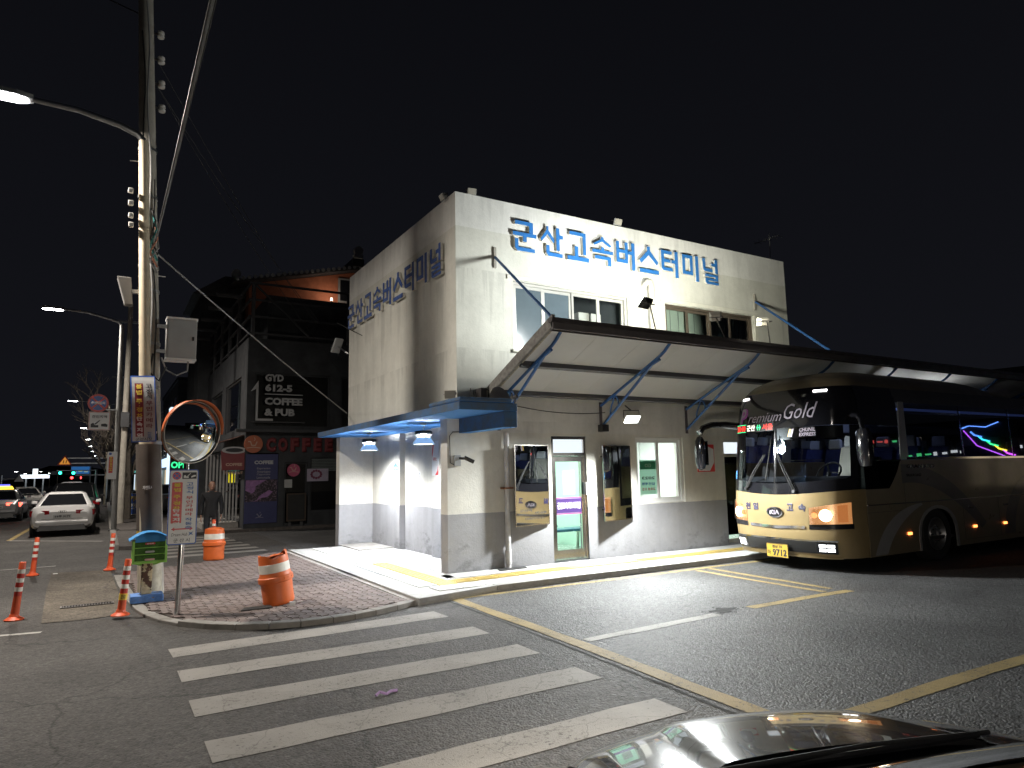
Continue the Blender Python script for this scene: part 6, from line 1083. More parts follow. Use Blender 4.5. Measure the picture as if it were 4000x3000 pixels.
MB().hexa([V((-.35, -.42, 1.46)), V((-.15, -.42, 1.46)), V((-.15, .42, 1.46)), V((-.35, .42, 1.46))], [V((-.32, -.33, 1.62)), V((-.18, -.33, 1.62)), V((-.18, .33, 1.62)), V((-.32, .33, 1.62))]).build('roof_lamp', emis('taxi_lamp', (1., .62, .05), 2.5), tx, world=False, bevel=.03); MB().box(-.32, -.18, -.25, .25, 1.62, 1.70).build('roof_sign', emis('taxi_blue', (.15, .15, 1.), 2.), tx, world=False, bevel=.02)
car('oncoming_car', 'pale car coming round the bend with headlights on', 'car', (-4.6, 58, 0), -PI/2+.25, carpaint('car_cream', (.55, .53, .50)), 4.5, 1.8, 1.45, lit='front', detail=False)
car('white_van', 'white van standing beyond the black off-road car', 'van', (-2.1, 64, 0), PI/2, carpaint('van_white', (.65, .66, .66)), 4.9, 1.9, 1.74, 'van', lit='rear', plate='70하 1123', detail=False)
car('dark_parked_car', 'dark car parked off the road behind the concrete pole', 'car', (2.4, 38, .1), PI/2+.3, carpaint('car_dark', (.02, .021, .023)), 4.6, 1.82, 1.45, detail=False)
# ---- dark car in the foreground: only its bonnet, scuttle and windscreen foot are in view
fc = thing('foreground_car', 'dark glossy car whose bonnet reflects the lit terminal', 'car', (2.4, 1.2, 0)); hd = V((.36, .933, 0)).normalized(); rt = V((hd.y, -hd.x, 0)); N0 = V((2.42, 2.26, 0))
fcp, nt, b = newmat('foreground_car_paint'); setp(b, col=(.045, .045, .047), rough=.22, metal=.6, coat=1., crough=.02)
def cf(a, bb, z): return N0-hd*a+rt*bb+V((0, 0, z))    # a metres behind the nose, bb to the right
def hood_z(a, bb):
    q = abs(bb)/.90; base = interp([(0, .60), (.03, .665), (.08, .71), (.18, .76), (.35, .81), (.6, .855), (.92, .90)], a)
    e = .36+.12*min(1, a/1.0); rid = .022/(1+math.exp((abs(bb)-e)/.012))*min(1, a/.25); mid = .010*math.exp(-(bb/.10)**2)*0
    return base-.055*q**2-.16*max(0, q-.80)**1.5*8*.5+rid
def nose_x(bb): return .26*(abs(bb)/.90)**2.6
us = [-.90+1.8*i/60 for i in range(61)]; vsx = [0, .015, .03, .05, .08, .12, .18, .26, .36, .46, .56, .66, .76, .84, .90]
MB().grid(lambda bb, a: cf(a+nose_x(bb)*(1-a/1.3), bb, hood_z(a, bb)), us, vsx, flip=False).build('bonnet', fcp, fc, smooth=True, ang=60)
def skirt(bb, t): return cf(nose_x(bb)-.02*math.sin(t*PI), bb, hood_z(0, bb)*(1-t)+.22*t)
MB().grid(skirt, us, [0, .2, .4, .6, .8, 1.], flip=True).build('front_bumper', fcp, fc, smooth=True, ang=60)
for s in (-1, 1):
    MB().grid(lambda a, t, s=s: cf(a, s*(.90+.02*math.sin(t*PI)), (hood_z(max(0, min(1.2, a-.2)), .90) if a < 1.1 else .87)*(1-t)+.25*t), [.26, .4, .7, 1.0, 1.3, 1.8, 2.6, 3.6, 4.4], [0, .15, .4, .7, 1.], flip=s < 0).build('side_panel', fcp, fc, smooth=True, ang=60)
    M_ = Matrix.Translation(cf(.85, s*.86, .32)) @ Matrix.Rotation(math.atan2(hd.y, hd.x), 4, 'Z') @ Matrix.Rotation(s*PI/2, 4, 'X'); MB().lathe([(.2, -.2), (.31, -.2), (.33, -.15), (.33, .02), (.31, .06), (.2, .06), (.001, .05)], 28, M_, close=False).build('wheel', rubber, fc, smooth=True)
    MB().grid(lambda t, k, s=s: cf(.10+.16*t+nose_x(s*(.55+.30*t)), s*(.55+.32*t), .63+.07*k+.02*t), [0, .5, 1.], [0, 1.]).build('headlamp', mat('headlamp_off', (.45, .46, .48)), fc)
MB().grid(lambda bb, t: cf(.885+.12*t+.10*(bb/.8)**2, bb, .892-.03*(bb/.8)**2-.04*math.sin(t*PI*.5)+.03*t), [-.84+1.68*i/20 for i in range(21)], [0, .5, 1.], flip=False).build('scuttle', mat('scuttle_black', (.01, .01, .01), .6, 0, .1), fc, smooth=True)
ws = lambda bb, t: cf(1.0+.10*(bb/.8)**2+.92*t, bb*(1-.22*t), .885-.03*(bb/.8)**2+.50*t-.06*t*t)
MB().grid(ws, [-.80+1.6*i/20 for i in range(21)], [i/8 for i in range(9)]).build('windscreen', glass('car_windscreen', (.10, .12, .11), 1.5, 0, 1.5), fc, smooth=True)
MB().grid(lambda bb, t: ws(bb, 1.)-hd*(1.5*t)+V((0, 0, .05*math.sin(t*PI))), [-.80+1.6*i/10 for i in range(11)], [0, .25, .5, .75, 1.]).build('roof', fcp, fc, smooth=True)
for s in (-1, 1): MB().tube([ws(s*.80, t)+rt*s*.02 for t in (0, .3, .6, 1.)], .03, 8).build('pillar', fcp, fc, smooth=True); MB().add([ws(s*.82, 0.), ws(s*.80, 1.), ws(s*.80, 1.)-hd*1.5, cf(3.9, s*.85, .87)], [(0, 1, 2, 3)]).build('side_window', carglass, fc)
MB().hexa([cf(3.6, -.85, .3), cf(3.6, .85, .3), cf(4.5, .8, .35), cf(4.5, -.8, .35)], [cf(3.4, -.85, .88), cf(3.4, .85, .88), cf(4.45, .8, .92), cf(4.45, -.8, .92)]).build('boot', fcp, fc, bevel=.05)
MB().add([ws(-.8, 1)-hd*1.5, ws(.8, 1)-hd*1.5, cf(3.9, .7, .88), cf(3.9, -.7, .88)], [(0, 1, 2, 3)]).build('rear_window', carglass, fc)
wp_ = MB().tube([cf(.95, -.5, .895), cf(.99, -.1, .925), cf(.96, .4, .935)], .010, 6).build('wiper_arm', black, fc); MB().tube([cf(1.0, -.55, .92), cf(.98, .0, .945), cf(.95, .45, .935)], .008, 6).build('wiper_blade', rubber, fc)

for s in (-1, 1): c_ = cf(.0+nose_x(s*.62)-.05, s*.62, .66); lamp('headlamp_light', 'SPOT', c_, 240, fc, c_+hd*10+V((0, 0, -.55)), (1., .90, .76), .06, 118, 1.)

for s in (-1, 1): MB().tube([cf(a+nose_x(s*.80)*(1-a/1.3), s*.80, hood_z(a, .80)+.0005) for a in (.05, .1, .2, .35, .5, .65, .8, .89)], .004, 6).build('bonnet_gap', black, fc)
# ================================================================ coffee house and the street behind
CF = thing('coffee_house', 'dark two-storey coffee house with red sign letters and roof terrace', 'building', (8, 29, 0)); CY = 24.4; CX = 4.05
dk = mat('charcoal_render', (.030, .033, .037), .8, 0, .25, 2, .3, 30); dk2 = mat('charcoal_cladding', (.034, .036, .040), .6, 0, .2, 3); frame_m = mat('terrace_steel', (.055, .056, .06), .6, .2, .15)
wall_cells('y', CY, CY+.25, CX, 14, .0, 6.6, [(4.15, 5.15, .25, 2.62), (5.35, 6.15, .15, 2.3), (6.25, 7.75, .55, 2.45), (4.3, 6.9, 3.5, 5.4), (7.3, 9.8, 3.5, 5.4)]).build('front_wall', dk, CF)
wall_cells('x', CX, CX+.25, CY+.25, 38, .0, 6.6, [(25.2, 29.2, .3, 2.9), (30, 33, .4, 2.9), (25.6, 29.2, 3.5, 5.4), (30.2, 33.4, 3.5, 5.4)]).build('side_wall', dk2, CF)
MB().box(CX+.25, 14, CY+.25, 38, 6.3, 6.5).build('roof_deck', dk, CF); MB().box(CX-.35, 14, CY-.3, CY-.001, 3.32, 3.42).build('canopy_band', dk2, CF); MB().box(CX+.3, 14, CY+2.2, CY+2.3, .0, 6.3).build('inner_wall', dk, CF)
gl = glass('cafe_glass', (.25, .28, .30), 1.5, 0, 1.6)
for nm, (a, b, c, d) in (('shop_window', (6.25, 7.75, .55, 2.45)), ('upper_window', (4.3, 6.9, 3.5, 5.4)), ('upper_window', (7.3, 9.8, 3.5, 5.4)), ('door', (5.35, 6.15, .15, 2.3))):
    f = wall_cells('y', CY+.06, CY+.14, a+.003, b-.003, c+.003, d-.003, [(a+.06, b-.06, c+.06, d-.06)]).build(nm, dk, CF); MB().quad((a+.06, CY+.1, c+.06), (b-.06, CY+.1, c+.06), (b-.06, CY+.1, d-.06), (a+.06, CY+.1, d-.06)).build('pane', gl, f)
for (a, b, c, d) in ((25.6, 29.2, 3.5, 5.4), (30.2, 33.4, 3.5, 5.4), (25.2, 29.2, .3, 2.9), (30, 33, .4, 2.9)): f = wall_cells('x', CX+.06, CX+.14, a+.003, b-.003, c+.003, d-.003, [(a+.06, b-.06, c+.06, d-.06)]).build('side_window', frame_m, CF); MB().quad((CX+.1, b-.06, c+.06), (CX+.1, a+.06, c+.06), (CX+.1, a+.06, d-.06), (CX+.1, b-.06, d-.06)).build('pane', gl, f)
for k in range(8): MB().box(6.3, 7.7, CY+.02, CY+.05, 1.98+k*.055, 2.02+k*.055).build('louvre_slat', mat('louvre_grey', (.10, .12, .12), .6), CF)
MB().box(4.9, 14, 25.6, 33, 6.501, 8.5).build('penthouse', dk, CF)
# terrace frame
for x in (4.2, 7.6, 11): MB().box(x-.06, x+.06, CY+.05, CY+.17, 6.6, 8.6).build('terrace_post', frame_m, CF)
for z in (6.75, 7.35, 7.95, 8.55): MB().box(CX, 14, CY+.06, CY+.14, z, z+.07).build('terrace_rail', frame_m, CF); MB().box(CX+.02, CX+.09, CY+.2, 38, z+.002, z+.072).build('terrace_rail', frame_m, CF)
for k in range(6): MB().box(CX-.02, CX+.10, CY+2.2+k*2.2, CY+2.32+k*2.2, 6.6, 8.6).build('terrace_post', frame_m, CF); MB().box(CX-.9, CX-.02, CY+1.4+k*2.2, CY+1.5+k*2.2, 8.3, 8.42).build('eave_beam', frame_m, CF)
MB().bar((4.25, CY+.02, 8.5), (6.1, CY+.02, 6.8), .08, .06).build('terrace_brace', frame_m, CF)
# signs on the coffee house
F = facing((0, CY-.003, 0)); wsg = mat('dim_white_letters', (.38, .39, .40), .6, 0, .05); cs = thing('wall_sign', 'white GYD 612-5 coffee and pub lettering with bent arrow on the dark facade', 'sign', (5, CY, 4)); 
for s_, w, z in (('GYD', .62, 5.22), ('612-5', .92, 4.87), ('COFFEE', 1.28, 4.40), ('& PUB', 1.02, 4.02)): text('lettering', s_, w, .26, lambda x, y, zz, w=w, z=z: F(4.62+w/2+x, z+y, .09+zz), wsg, cs, bold=.055, depth=.03)
MB().box(4.62, 5.9, CY-.12, CY-.095, 4.63, 4.66).build('rule', wsg, cs); MB().box(4.33, 4.40, CY-.12, CY-.095, 3.72, 4.85).build('arrow_shaft', wsg, cs); MB().box(4.401, 4.9, CY-.12, CY-.095, 3.72, 3.79).build('arrow_foot', wsg, cs); MB().prism([(4.16, CY-.12, 4.72), (4.40, CY-.12, 4.851), (4.40, CY-.12, 5.1)], (0, .025, 0)).build('arrow_head', wsg, cs)
MB().box(4.2, 6.0, CY-.09, CY-.004, 3.66, 3.70).build('sign_rail', frame_m, cs)
cr = mat('red_channel_letter', (.16, .028, .032), .5, 0, .1); co = mat('orange_channel_disc', (.36, .10, .045), .5, 0, .1); sg2 = thing('shop_sign', 'dark red COFFEE channel letters with round orange cup emblem', 'sign', (5.6, CY, 2.7))
disc(.30, lambda x, y, z: F(4.30+x, 2.92+y, z), .08).build('emblem_disc', co, sg2)
def cup(cx, cz, k, mt, par, o=.082):
    G_ = lambda x, y: F(cx+x*k, cz+y*k, o); MB().prism([G_(x, y) for x, y in ((-.55, .2), (-.35, .2), (-.22, -.2), (.22, -.2), (.40, .25), (.30, .28), (.15, -.08), (-.15, -.08), (-.28, .32), (-.55, .32))][::1], F(0, 0, .008)-F(0, 0, 0)).build('cup_mark', mt, par); MB().prism([G_(x, y) for x, y in ((-.7, -.38), (0, -.28), (.7, -.38), (.7, -.46), (0, -.36), (-.7, -.46))], F(0, 0, .008)-F(0, 0, 0)).build('saucer_mark', mt, par); MB().prism([G_(x, y) for x, y in ((0, .35), (.12, .5), (.02, .7), (.08, .7), (.2, .5), (.08, .35))], F(0, 0, .008)-F(0, 0, 0)).build('steam_mark', mt, par)
pink_l = mat('dim_cream_mark', (.45, .32, .25), .6); cup(4.30, 2.92, .32, pink_l, sg2)
for i, ch in enumerate('COFFEE'): text('channel_letter', ch, .34 if i < 2 else .30, .50, lambda x, y, z, i=i: F(4.88+i*.40+x, 2.90+y, z), cr, sg2, bold=.085, depth=.09)
vb = thing('menu_banner', 'blue coffee menu banner with roasted beans picture', 'banner', (4.65, CY, .3)); MB().box(4.07, 5.13, CY-.03, CY-.002, .26, 2.58).build('sheet', mat('banner_navy', (.030, .035, .11), .6, 0, .08), vb)
beans, nt, b = newmat('beans_print'); setp(b, rough=.6); pos = nd(nt, 'NewGeometry').outputs['Position']; vv = nd(nt, 'TexVoronoi', {'Vector': pos, 'Scale': 26.}); rmp = nd(nt, 'MapRange', {0: vv.outputs['Color'], 1: .55, 2: 1., 3: 0., 4: 1.}); mx = nd(nt, 'MixRGB', {0: rmp, 1: (.018, .012, .02), 2: (.22, .15, .22)}); nt.links.new(mx.outputs[0], b.inputs[0])
MB().box(4.08, 5.12, CY-.033, CY-.0305, .98, 1.72).build('beans_picture', beans, vb); lil = mat('lilac_print', (.26, .13, .30), .6, 0, .3, 10)
MB().prism([F(x, z, .0335) for x, z in clean([(4.09, 1.36), (4.30, 1.26), (4.38, 1.32), (4.42, 1.5), (4.75, 1.70), (4.10, 1.70)])], F(0, 0, .001)-F(0, 0, 0)).build('scoop_print', lil, vb)
MB().prism([F(x, z, .0335) for x, z in clean([(4.33, 1.0), (4.45, 1.02), (4.55, 1.18), (4.85, 1.36), (4.98, 1.3), (4.80, 1.13), (4.6, 1.10), (4.42, .99)])], F(0, 0, .001)-F(0, 0, 0)).build('spoon_print', lil, vb)
text('lettering', 'COFFEE', .62, .13, lambda x, y, z: F(4.66+x, 2.30+y, .031+z), wsg, vb, bold=.06)
for i, s_ in enumerate(('Espresso', 'Americano', 'Cappuccino', 'Lemonade')): text('lettering', s_, .44, .085, lambda x, y, z, i=i: F(4.66+x, 2.09-.10*i+y, .031+z), mat('dim_letters', (.24, .24, .28), .6), vb, bold=.02, depth=.002)
cup(4.56, .52, .18, mat('dim_letters', (.24, .24, .28)), vb, .031)
dsn = thing('door_sign', 'round pink cup sign on the coffee house door', 'sign', (5.66, CY, 1.8)); disc(.22, lambda x, y, z: F(5.66+x, 2.02+y, z), .04).build('disc', mat('pink_sign', (.38, .07, .14), .5, 0, .05), dsn); cup(5.66, 2.05, .24, mat('dim_cream_mark', (.45, .32, .25)), dsn, .042)
tag(MB().box(5.36, 5.62, CY-.02, CY-.003, 1.42, 1.70).build('door_paper', mat('dim_paper', (.32, .33, .33), .7)), 'square white paper below the round cup sign', 'notice')
cp = thing('dessert_poster', 'small pale dessert poster in the coffee house window', 'poster', (6.5, CY, 1.7)); MB().box(6.13, 6.88, CY-.025, CY-.003, 1.62, 2.06).build('sheet', mat('poster_lilac', (.34, .31, .40), .6, 0, .15, 6), cp)
for k in range(12): a = 2*PI*k/12; disc(.045, lambda x, y, z, a=a: F(6.45+.17*math.cos(a)+x, 1.86+.13*math.sin(a)+y, .026+z), .002, 8).build('berry_print', mat('berry_red', (.16, .03, .07), .6), cp)
bk = thing('blackboard', 'black menu board leaning by the coffee house door', 'blackboard', (5.7, CY-.2, .1)); ring(.66, .95, .02, .05, facing((5.75, CY-.12, .75)), .04).build('frame', mat('board_wood', (.05, .035, .025), .7), bk); MB().box(5.45, 6.05, CY-.125, CY-.115, .30, 1.2).build('slate', mat('slate', (.012, .013, .013), .7), bk); MB().box(5.5, 5.6, CY-.1, CY-.02, .0, .3).build('leg', frame_m, bk); MB().box(5.9, 6.0, CY-.1, CY-.02, .0, .3).build('leg', frame_m, bk)
# side: striped gate, take-out sign and small awning
gt = thing('slat_gate', 'white vertical slat gate beside the coffee house', 'gate', (3.5, 25.4, .1)); slm = mat('white_slat', (.42, .42, .42), .6, 0, .1)
for k in range(10): MB().box(2.98+k*.108, 3.03+k*.108, 25.40, 25.43, .30, 2.60).build('slat', slm, gt)
for z in (.34, 1.42, 2.52): MB().box(2.95, 4.03, 25.431, 25.47, z, z+.05).build('rail', frame_m, gt)
for x in (3.26, 3.6): MB().tube([(x, 25.40, 1.32), (x, 25.33, 1.34), (x+.12, 25.33, 1.34), (x+.12, 25.40, 1.32)], .015).build('handle', chrome, gt)
MB().box(2.9, 4.03, 25.2, 29.3, -.02, .28).build('plinth', conc, gt)
to = thing('takeout_sign', 'dark red take-out coffee cup sign on the corner', 'sign', (3.8, 24.6, 2.1)); f8 = facing((3.72, 24.55, 2.40)); MB().prism([f8(x, y) for x, y in clean([(-.42, .30), (.42, .30), (.36, -.35), (-.36, -.35)])], f8(0, 0, .08)-f8(0, 0, 0)).build('cup', mat('dull_red_sign', (.17, .025, .03), .5, 0, .1), to); MB().prism([f8(.40*math.cos(2*PI*i/24), .32+.12*math.sin(2*PI*i/24), .081) for i in range(24)], f8(0, 0, .01)-f8(0, 0, 0)).build('rim', mat('dim_white_letters', (.38, .39, .4)), to); MB().prism([f8(.28*math.cos(2*PI*i/24), .32+.07*math.sin(2*PI*i/24), .092) for i in range(24)], f8(0, 0, .004)-f8(0, 0, 0)).build('coffee', dk, to)
text('lettering', 'COFFEE', .52, .10, lambda x, y, z: f8(x, y-.16, .082+z), mat('dim_cream_mark', (.45, .32, .25)), to, bold=.05); text('lettering', 'TAKE OUT', .60, .09, lambda x, y, z: f8(x, y-.44, .03+z), mat('dim_cream_mark', (.45, .32, .25)), to, bold=.04); MB().box(3.7, 4.04, 24.50, 24.54, 2.2, 2.24).build('bracket', frame_m, to)
aw2 = thing('striped_awning', 'faded pink scalloped awning over the gate side', 'awning', (3.8, 27, 2.9)); pk = mat('faded_pink_canvas', (.30, .17, .14), .8, 0, .2, 8)
MB().hexa([(3.05, 24.6, 2.92), (4.03, 24.6, 3.22), (4.03, 29.3, 3.22), (3.05, 29.3, 2.92)], [(3.05, 24.6, 2.95), (4.03, 24.6, 3.25), (4.03, 29.3, 3.25), (3.05, 29.3, 2.95)]).build('canopy', pk, aw2)
for k in range(16): MB().box(3.045, 3.06, 24.6+k*.294, 24.87+k*.294, 2.72, 2.919).build('valance_flap', (pk, mat('faded_white_canvas', (.36, .34, .32), .8))[k % 2], aw2)
# ---- tiled-roof house above and behind the coffee house
HK = thing('tiled_roof_house', 'red-walled house with old tiled gable roof above the coffee house', 'house', (9.5, 36, 0)); hw = mat('red_ochre_wall', (.42, .14, .07), .8, 0, .2, 3); tile_m = mat('roof_tile_grey', (.050, .052, .055), .7, 0, .25, 8); cap_m = mat('pale_tile_end', (.36, .37, .37), .7, 0, .15)
gz_ = lambda x: 12.55-abs(x-10.8)*.24; MB().prism([(5.6, 34, 0), (15.6, 34, 0), (15.6, 34, gz_(15.6)-.15), (10.8, 34, 12.4), (5.6, 34, gz_(5.6)-.15)], (0, .3, 0)).build('gable_wall', hw, HK); MB().box(5.6, 15.6, 34.3, 40, 0, 10.9).build('body', hw, HK)
ridge = V((10.8, 33.4, 12.62))
for s in (-1, 1):
    n = 22; sl_ = MB().hexa([(10.8, 33.4, 12.42), (10.8+s*6.0, 33.4, 12.42-1.44), (10.8+s*6.0, 41, 12.42-1.44), (10.8, 41, 12.42)][::s], [(10.8, 33.4, 12.52), (10.8+s*6.0, 33.4, 12.52-1.44), (10.8+s*6.0, 41, 12.52-1.44), (10.8, 41, 12.52)][::s]).build('roof_slope', tile_m, HK)
    for k in range(n): x = 10.8+s*(.18+k*.27); z = 12.56-abs(x-10.8)*.24; rt_ = MB().cyl((x, 33.36, z), (x, 36.5, z), .085, n=10).build('round_tile', tile_m, sl_); MB().cyl((x, 33.33, z), (x, 33.359, z), .09, n=12).build('tile_end', cap_m, rt_)
MB().box(10.5, 11.1, 33.25, 41, 12.55, 12.95).build('ridge', tile_m, HK); MB().box(10.55, 11.05, 33.2, 33.5, 12.96, 13.2).build('ridge_end', cap_m, HK, bevel=.04); MB().cyl((10.8, 33.2, 13.38), (10.8, 33.5, 13.38), .24, n=16).build('ridge_ornament', cap_m, HK)
MB().box(9.95, 11.6, 33.93, 33.999, 10.7, 12.0).build('gable_window', mat('window_white', (.3, .3, .3)), HK); MB().box(10.05, 10.75, 33.915, 33.929, 10.8, 11.9).build('pane', carglass, HK); MB().box(10.82, 11.5, 33.915, 33.929, 10.8, 11.9).build('pane', carglass, HK)
ro = thing('small_tiled_roof', 'low tiled roof end with round ornament beyond the terrace', 'roof', (5.2, 36, 0)); MB().box(3.6, 6.6, 35, 40, 0, 10.6).build('body', dk, ro); MB().hexa([(3.2, 34.8, 10.6), (6.8, 34.8, 10.6), (6.8, 40, 10.6), (3.2, 40, 10.6)], [(4.6, 34.8, 11.6), (5.7, 34.8, 11.6), (5.7, 40, 11.6), (4.6, 40, 11.6)]).build('tiles', tile_m, ro); MB().cyl((5.1, 34.6, 11.75), (5.1, 34.85, 11.75), .22, n=16).build('ridge_ornament', cap_m, ro)
# ---- man waiting at the far crosswalk
def person(label, loc, rz):
    root = thing('person', label, 'person', loc, rz); skin = mat('skin', (.36, .20, .14), .55, 0, .1); jacket = mat('black_jacket', (.010, .010, .012), .8, 0, .2, 20); trous = mat('dark_trousers', (.016, .016, .020), .85, 0, .2, 20)
    J = {'pel': (0, 0, .93), 'wa': (0, 0, 1.08), 'ch': (0, .01, 1.26), 'sh': (0, .0, 1.40), 'nk': (0, -.01, 1.47), 'hb': (0, -.02, 1.52)}
    vs = []; ed = []; rr = []
    def a(p, r, par=None):
        vs.append(p); rr.append(r); i = len(vs)-1
        if par is not None: ed.append((par, i))
        return i
    pel = a((0, 0, .93), (.165, .12)); wa = a((0, 0, 1.08), (.155, .11), pel); ch = a((0, 0, 1.24), (.175, .125), wa); sh = a((0, 0, 1.38), (.14, .10), ch); nk = a((0, -.005, 1.46), (.062, .062), sh); a((0, -.015, 1.51), (.055, .055), nk)
    for s in (-1, 1):
        h_ = a((s*.095, 0, .86), (.098, .10), pel); k = a((s*.10, -.02, .48), (.068, .07), h_); an_ = a((s*.105, .01, .09), (.045, .048), k); a((s*.115, -.13, .04), (.04, .032), an_)
        so = a((s*.19, 0, 1.37), (.075, .075), sh); el = a((s*.245, .03, 1.10), (.056, .056), so); wr = a((s*.24, -.03, .86), (.04, .042), el)
    me = D.meshes.new('clothed_body'); me.from_pydata(vs, ed, []); o = D.objects.new('clothed_body', me); COL.objects.link(o); o.parent = root
    o.modifiers.new('skin', 'SKIN'); me.skin_vertices[0].data[0].use_root = True
    for i, r in enumerate(rr): me.skin_vertices[0].data[i].radius = r
    ss = o.modifiers.new('smooth', 'SUBSURF'); ss.levels = 2; ss.render_levels = 2
    jm, nt, b = newmat('clothing'); setp(b, rough=.85); z = nd(nt, 'SeparateXYZ', {0: nd(nt, 'TexCoord').outputs['Object']}).outputs[2]; mx = nd(nt, 'MixRGB', {0: m(nt, 'GREATER_THAN', z, .80), 1: (.016, .016, .020), 2: (.010, .010, .012)}); mx2 = nd(nt, 'MixRGB', {0: m(nt, 'GREATER_THAN', z, 1.445), 1: mx.outputs[0], 2: (.36, .20, .14)}); mx3 = nd(nt, 'MixRGB', {0: m(nt, 'LESS_THAN', z, .075), 1: mx2.outputs[0], 2: (.02, .018, .016)}); nt.links.new(mx3.outputs[0], b.inputs[0]); me.materials.append(jm)
    hd_ = MB(); prof = [(.001, -.118), (.05, -.108), (.068, -.07), (.078, -.02), (.082, .03), (.078, .075), (.055, .108), (.001, .118)]; hd_.lathe(prof, 24, Matrix.Translation((0, -.02, 1.60)) @ Matrix.Diagonal((.92, 1.14, 1, 1)))
    head = hd_.build('head', skin, root, smooth=True, ang=80, world=False)
    MB().hexa([(-.016, -.135, 1.575), (.016, -.135, 1.575), (.012, -.10, 1.575), (-.012, -.10, 1.575)], [(-.006, -.118, 1.62), (.006, -.118, 1.62), (.006, -.10, 1.62), (-.006, -.10, 1.62)]).build('nose', skin, head, bevel=.004, world=False); MB().box(-.025, .025, -.110, -.100, 1.545, 1.553).build('mouth', mat('lip', (.25, .09, .08), .5), head, world=False)
    for s in (-1, 1): MB().lathe([(.001, -.009), (.011, 0), (.001, .009)], 10, Matrix.Translation((s*.03, -.106, 1.615))).build('eye', ink_black, head, smooth=True, world=False); MB().box(s*.03-.018, s*.03+.018, -.112, -.104, 1.632, 1.637).build('eyebrow', ink_black, head, world=False); MB().lathe([(.001, -.03), (.018, -.01), (.02, .015), (.001, .03)], 10, Matrix.Translation((s*.078, -.015, 1.605)) @ Matrix.Diagonal((.5, 1, 1, 1))).build('ear', skin, head, smooth=True, world=False)
    MB().lathe([(.084, .0), (.090, .04), (.085, .085), (.058, .118), (.001, .130)], 24, Matrix.Translation((0, -.008, 1.60)) @ Matrix.Diagonal((.95, 1.13, 1, 1)) @ Matrix.Rotation(-.25, 4, 'X'), close=False).build('hair', mat('hair_black', (.010, .009, .008), .6), root, smooth=True, world=False)
    for s in (-1, 1):
        c = V((s*.24, -.04, .80)); hnd = MB().hexa([c+V((-.012, -.035, -.05)), c+V((.012, -.035, -.05)), c+V((.012, .035, -.05)), c+V((-.012, .035, -.05))], [c+V((-.016, -.03, .06)), c+V((.016, -.03, .06)), c+V((.016, .03, .06)), c+V((-.016, .03, .06))]).build('hand', skin, root, bevel=.008, world=False)
        for k, L_ in enumerate((.065, .078, .074, .058)): y = -.028+k*.0187; MB().tube([c+V((0, y, -.045)), c+V((-s*.006, y, -.05-L_*.5)), c+V((-s*.022, y, -.05-L_))], .0088, 7, .007).build('finger', skin, hnd, smooth=True, world=False)
        MB().tube([c+V((0, -.03, .02)), c+V((-s*.008, -.055, -.01)), c+V((-s*.012, -.06, -.045))], .0105, 7, .008).build('thumb', skin, hnd, smooth=True, world=False)
    MB().lathe([(.075, -.02), (.082, .0), (.07, .035), (.062, .03)], 20, Matrix.Translation((0, -.005, 1.445)) @ Matrix.Diagonal((1., .95, 1, 1)), close=False).build('collar', jacket, root, smooth=True, world=False)
    return root
person('man in a black jacket standing behind the upright drum', (2.42, 19.3, .004), -.10)
# ---- shops, signs and trees further along the street
def shop(label, x0, x1, y0, y1, h, mt, lit, sign=None):
    t = thing('shop_building', label, 'building', ((x0+x1)/2, (y0+y1)/2, 0)); MB().box(x0, x1, y0, y1, 0, h).build('body', mt, t); MB().box(x0-.1, x1, y0-.1, y1+.1, h, h+.25).build('parapet', dk2, t)
    n = max(1, int((y1-y0)/3.2))
    for k in range(n):
        a = y0+.4+k*(y1-y0)/n; b = a+(y1-y0)/n-.8; MB().box(x0-.05, x0-.002, a, b, .3, 2.6).build('shop_window', lit[k % len(lit)], t)
        for f in range(1, int(h/3)): MB().box(x0-.04, x0-.002, a+.3, b-.3, 3*f+.9, 3*f+2.2).build('window', carglass, t)
    if sign: MB().box(x0-.35, x0-.003, y0+.5, y1-.5, 2.85, 3.5).build('fascia_sign', sign, t)
    MB().box(x0-.002, x1, y0-.03, y0-.002, .2, 2.6).build('end_wall', mt, t); return t
L1, L2, L3 = emis('shop_light_cool', (.75, .88, 1.), 1.1), emis('shop_light_dim', (.5, .65, .6), .22), emis('shop_light_warm', (1., .8, .5), .6); bld = mat('night_render', (.10, .10, .10), .85, 0, .2, 2)
shop('dim shop building past the coffee house with cool lit windows', 4.3, 14, 44, 56, 6.2, bld, [L1, L2]); shop('taller shop block further up the road with one bright window', 4.6, 14, 58, 74, 9.4, bld, [L2, L1, L3], emis('sign_blue_white', (.55, .75, 1.), 1.6)); shop('distant dark shop row before the junction', 4.0, 14, 80, 120, 7, bld, [L2, L3, L2, L1])
ts_ = thing('tower_sign', 'tall cool white lit sign pillar behind the bare tree', 'sign', (3.4, 47, 0)); MB().box(3.3, 3.6, 46.5, 47.6, 1.2, 6.2).build('light_box', emis('pillar_sign', (.70, .86, 1.), 1.3), ts_, bevel=.03); MB().box(3.36, 3.54, 46.8, 47.3, 0, 1.2).build('post', frame_m, ts_)
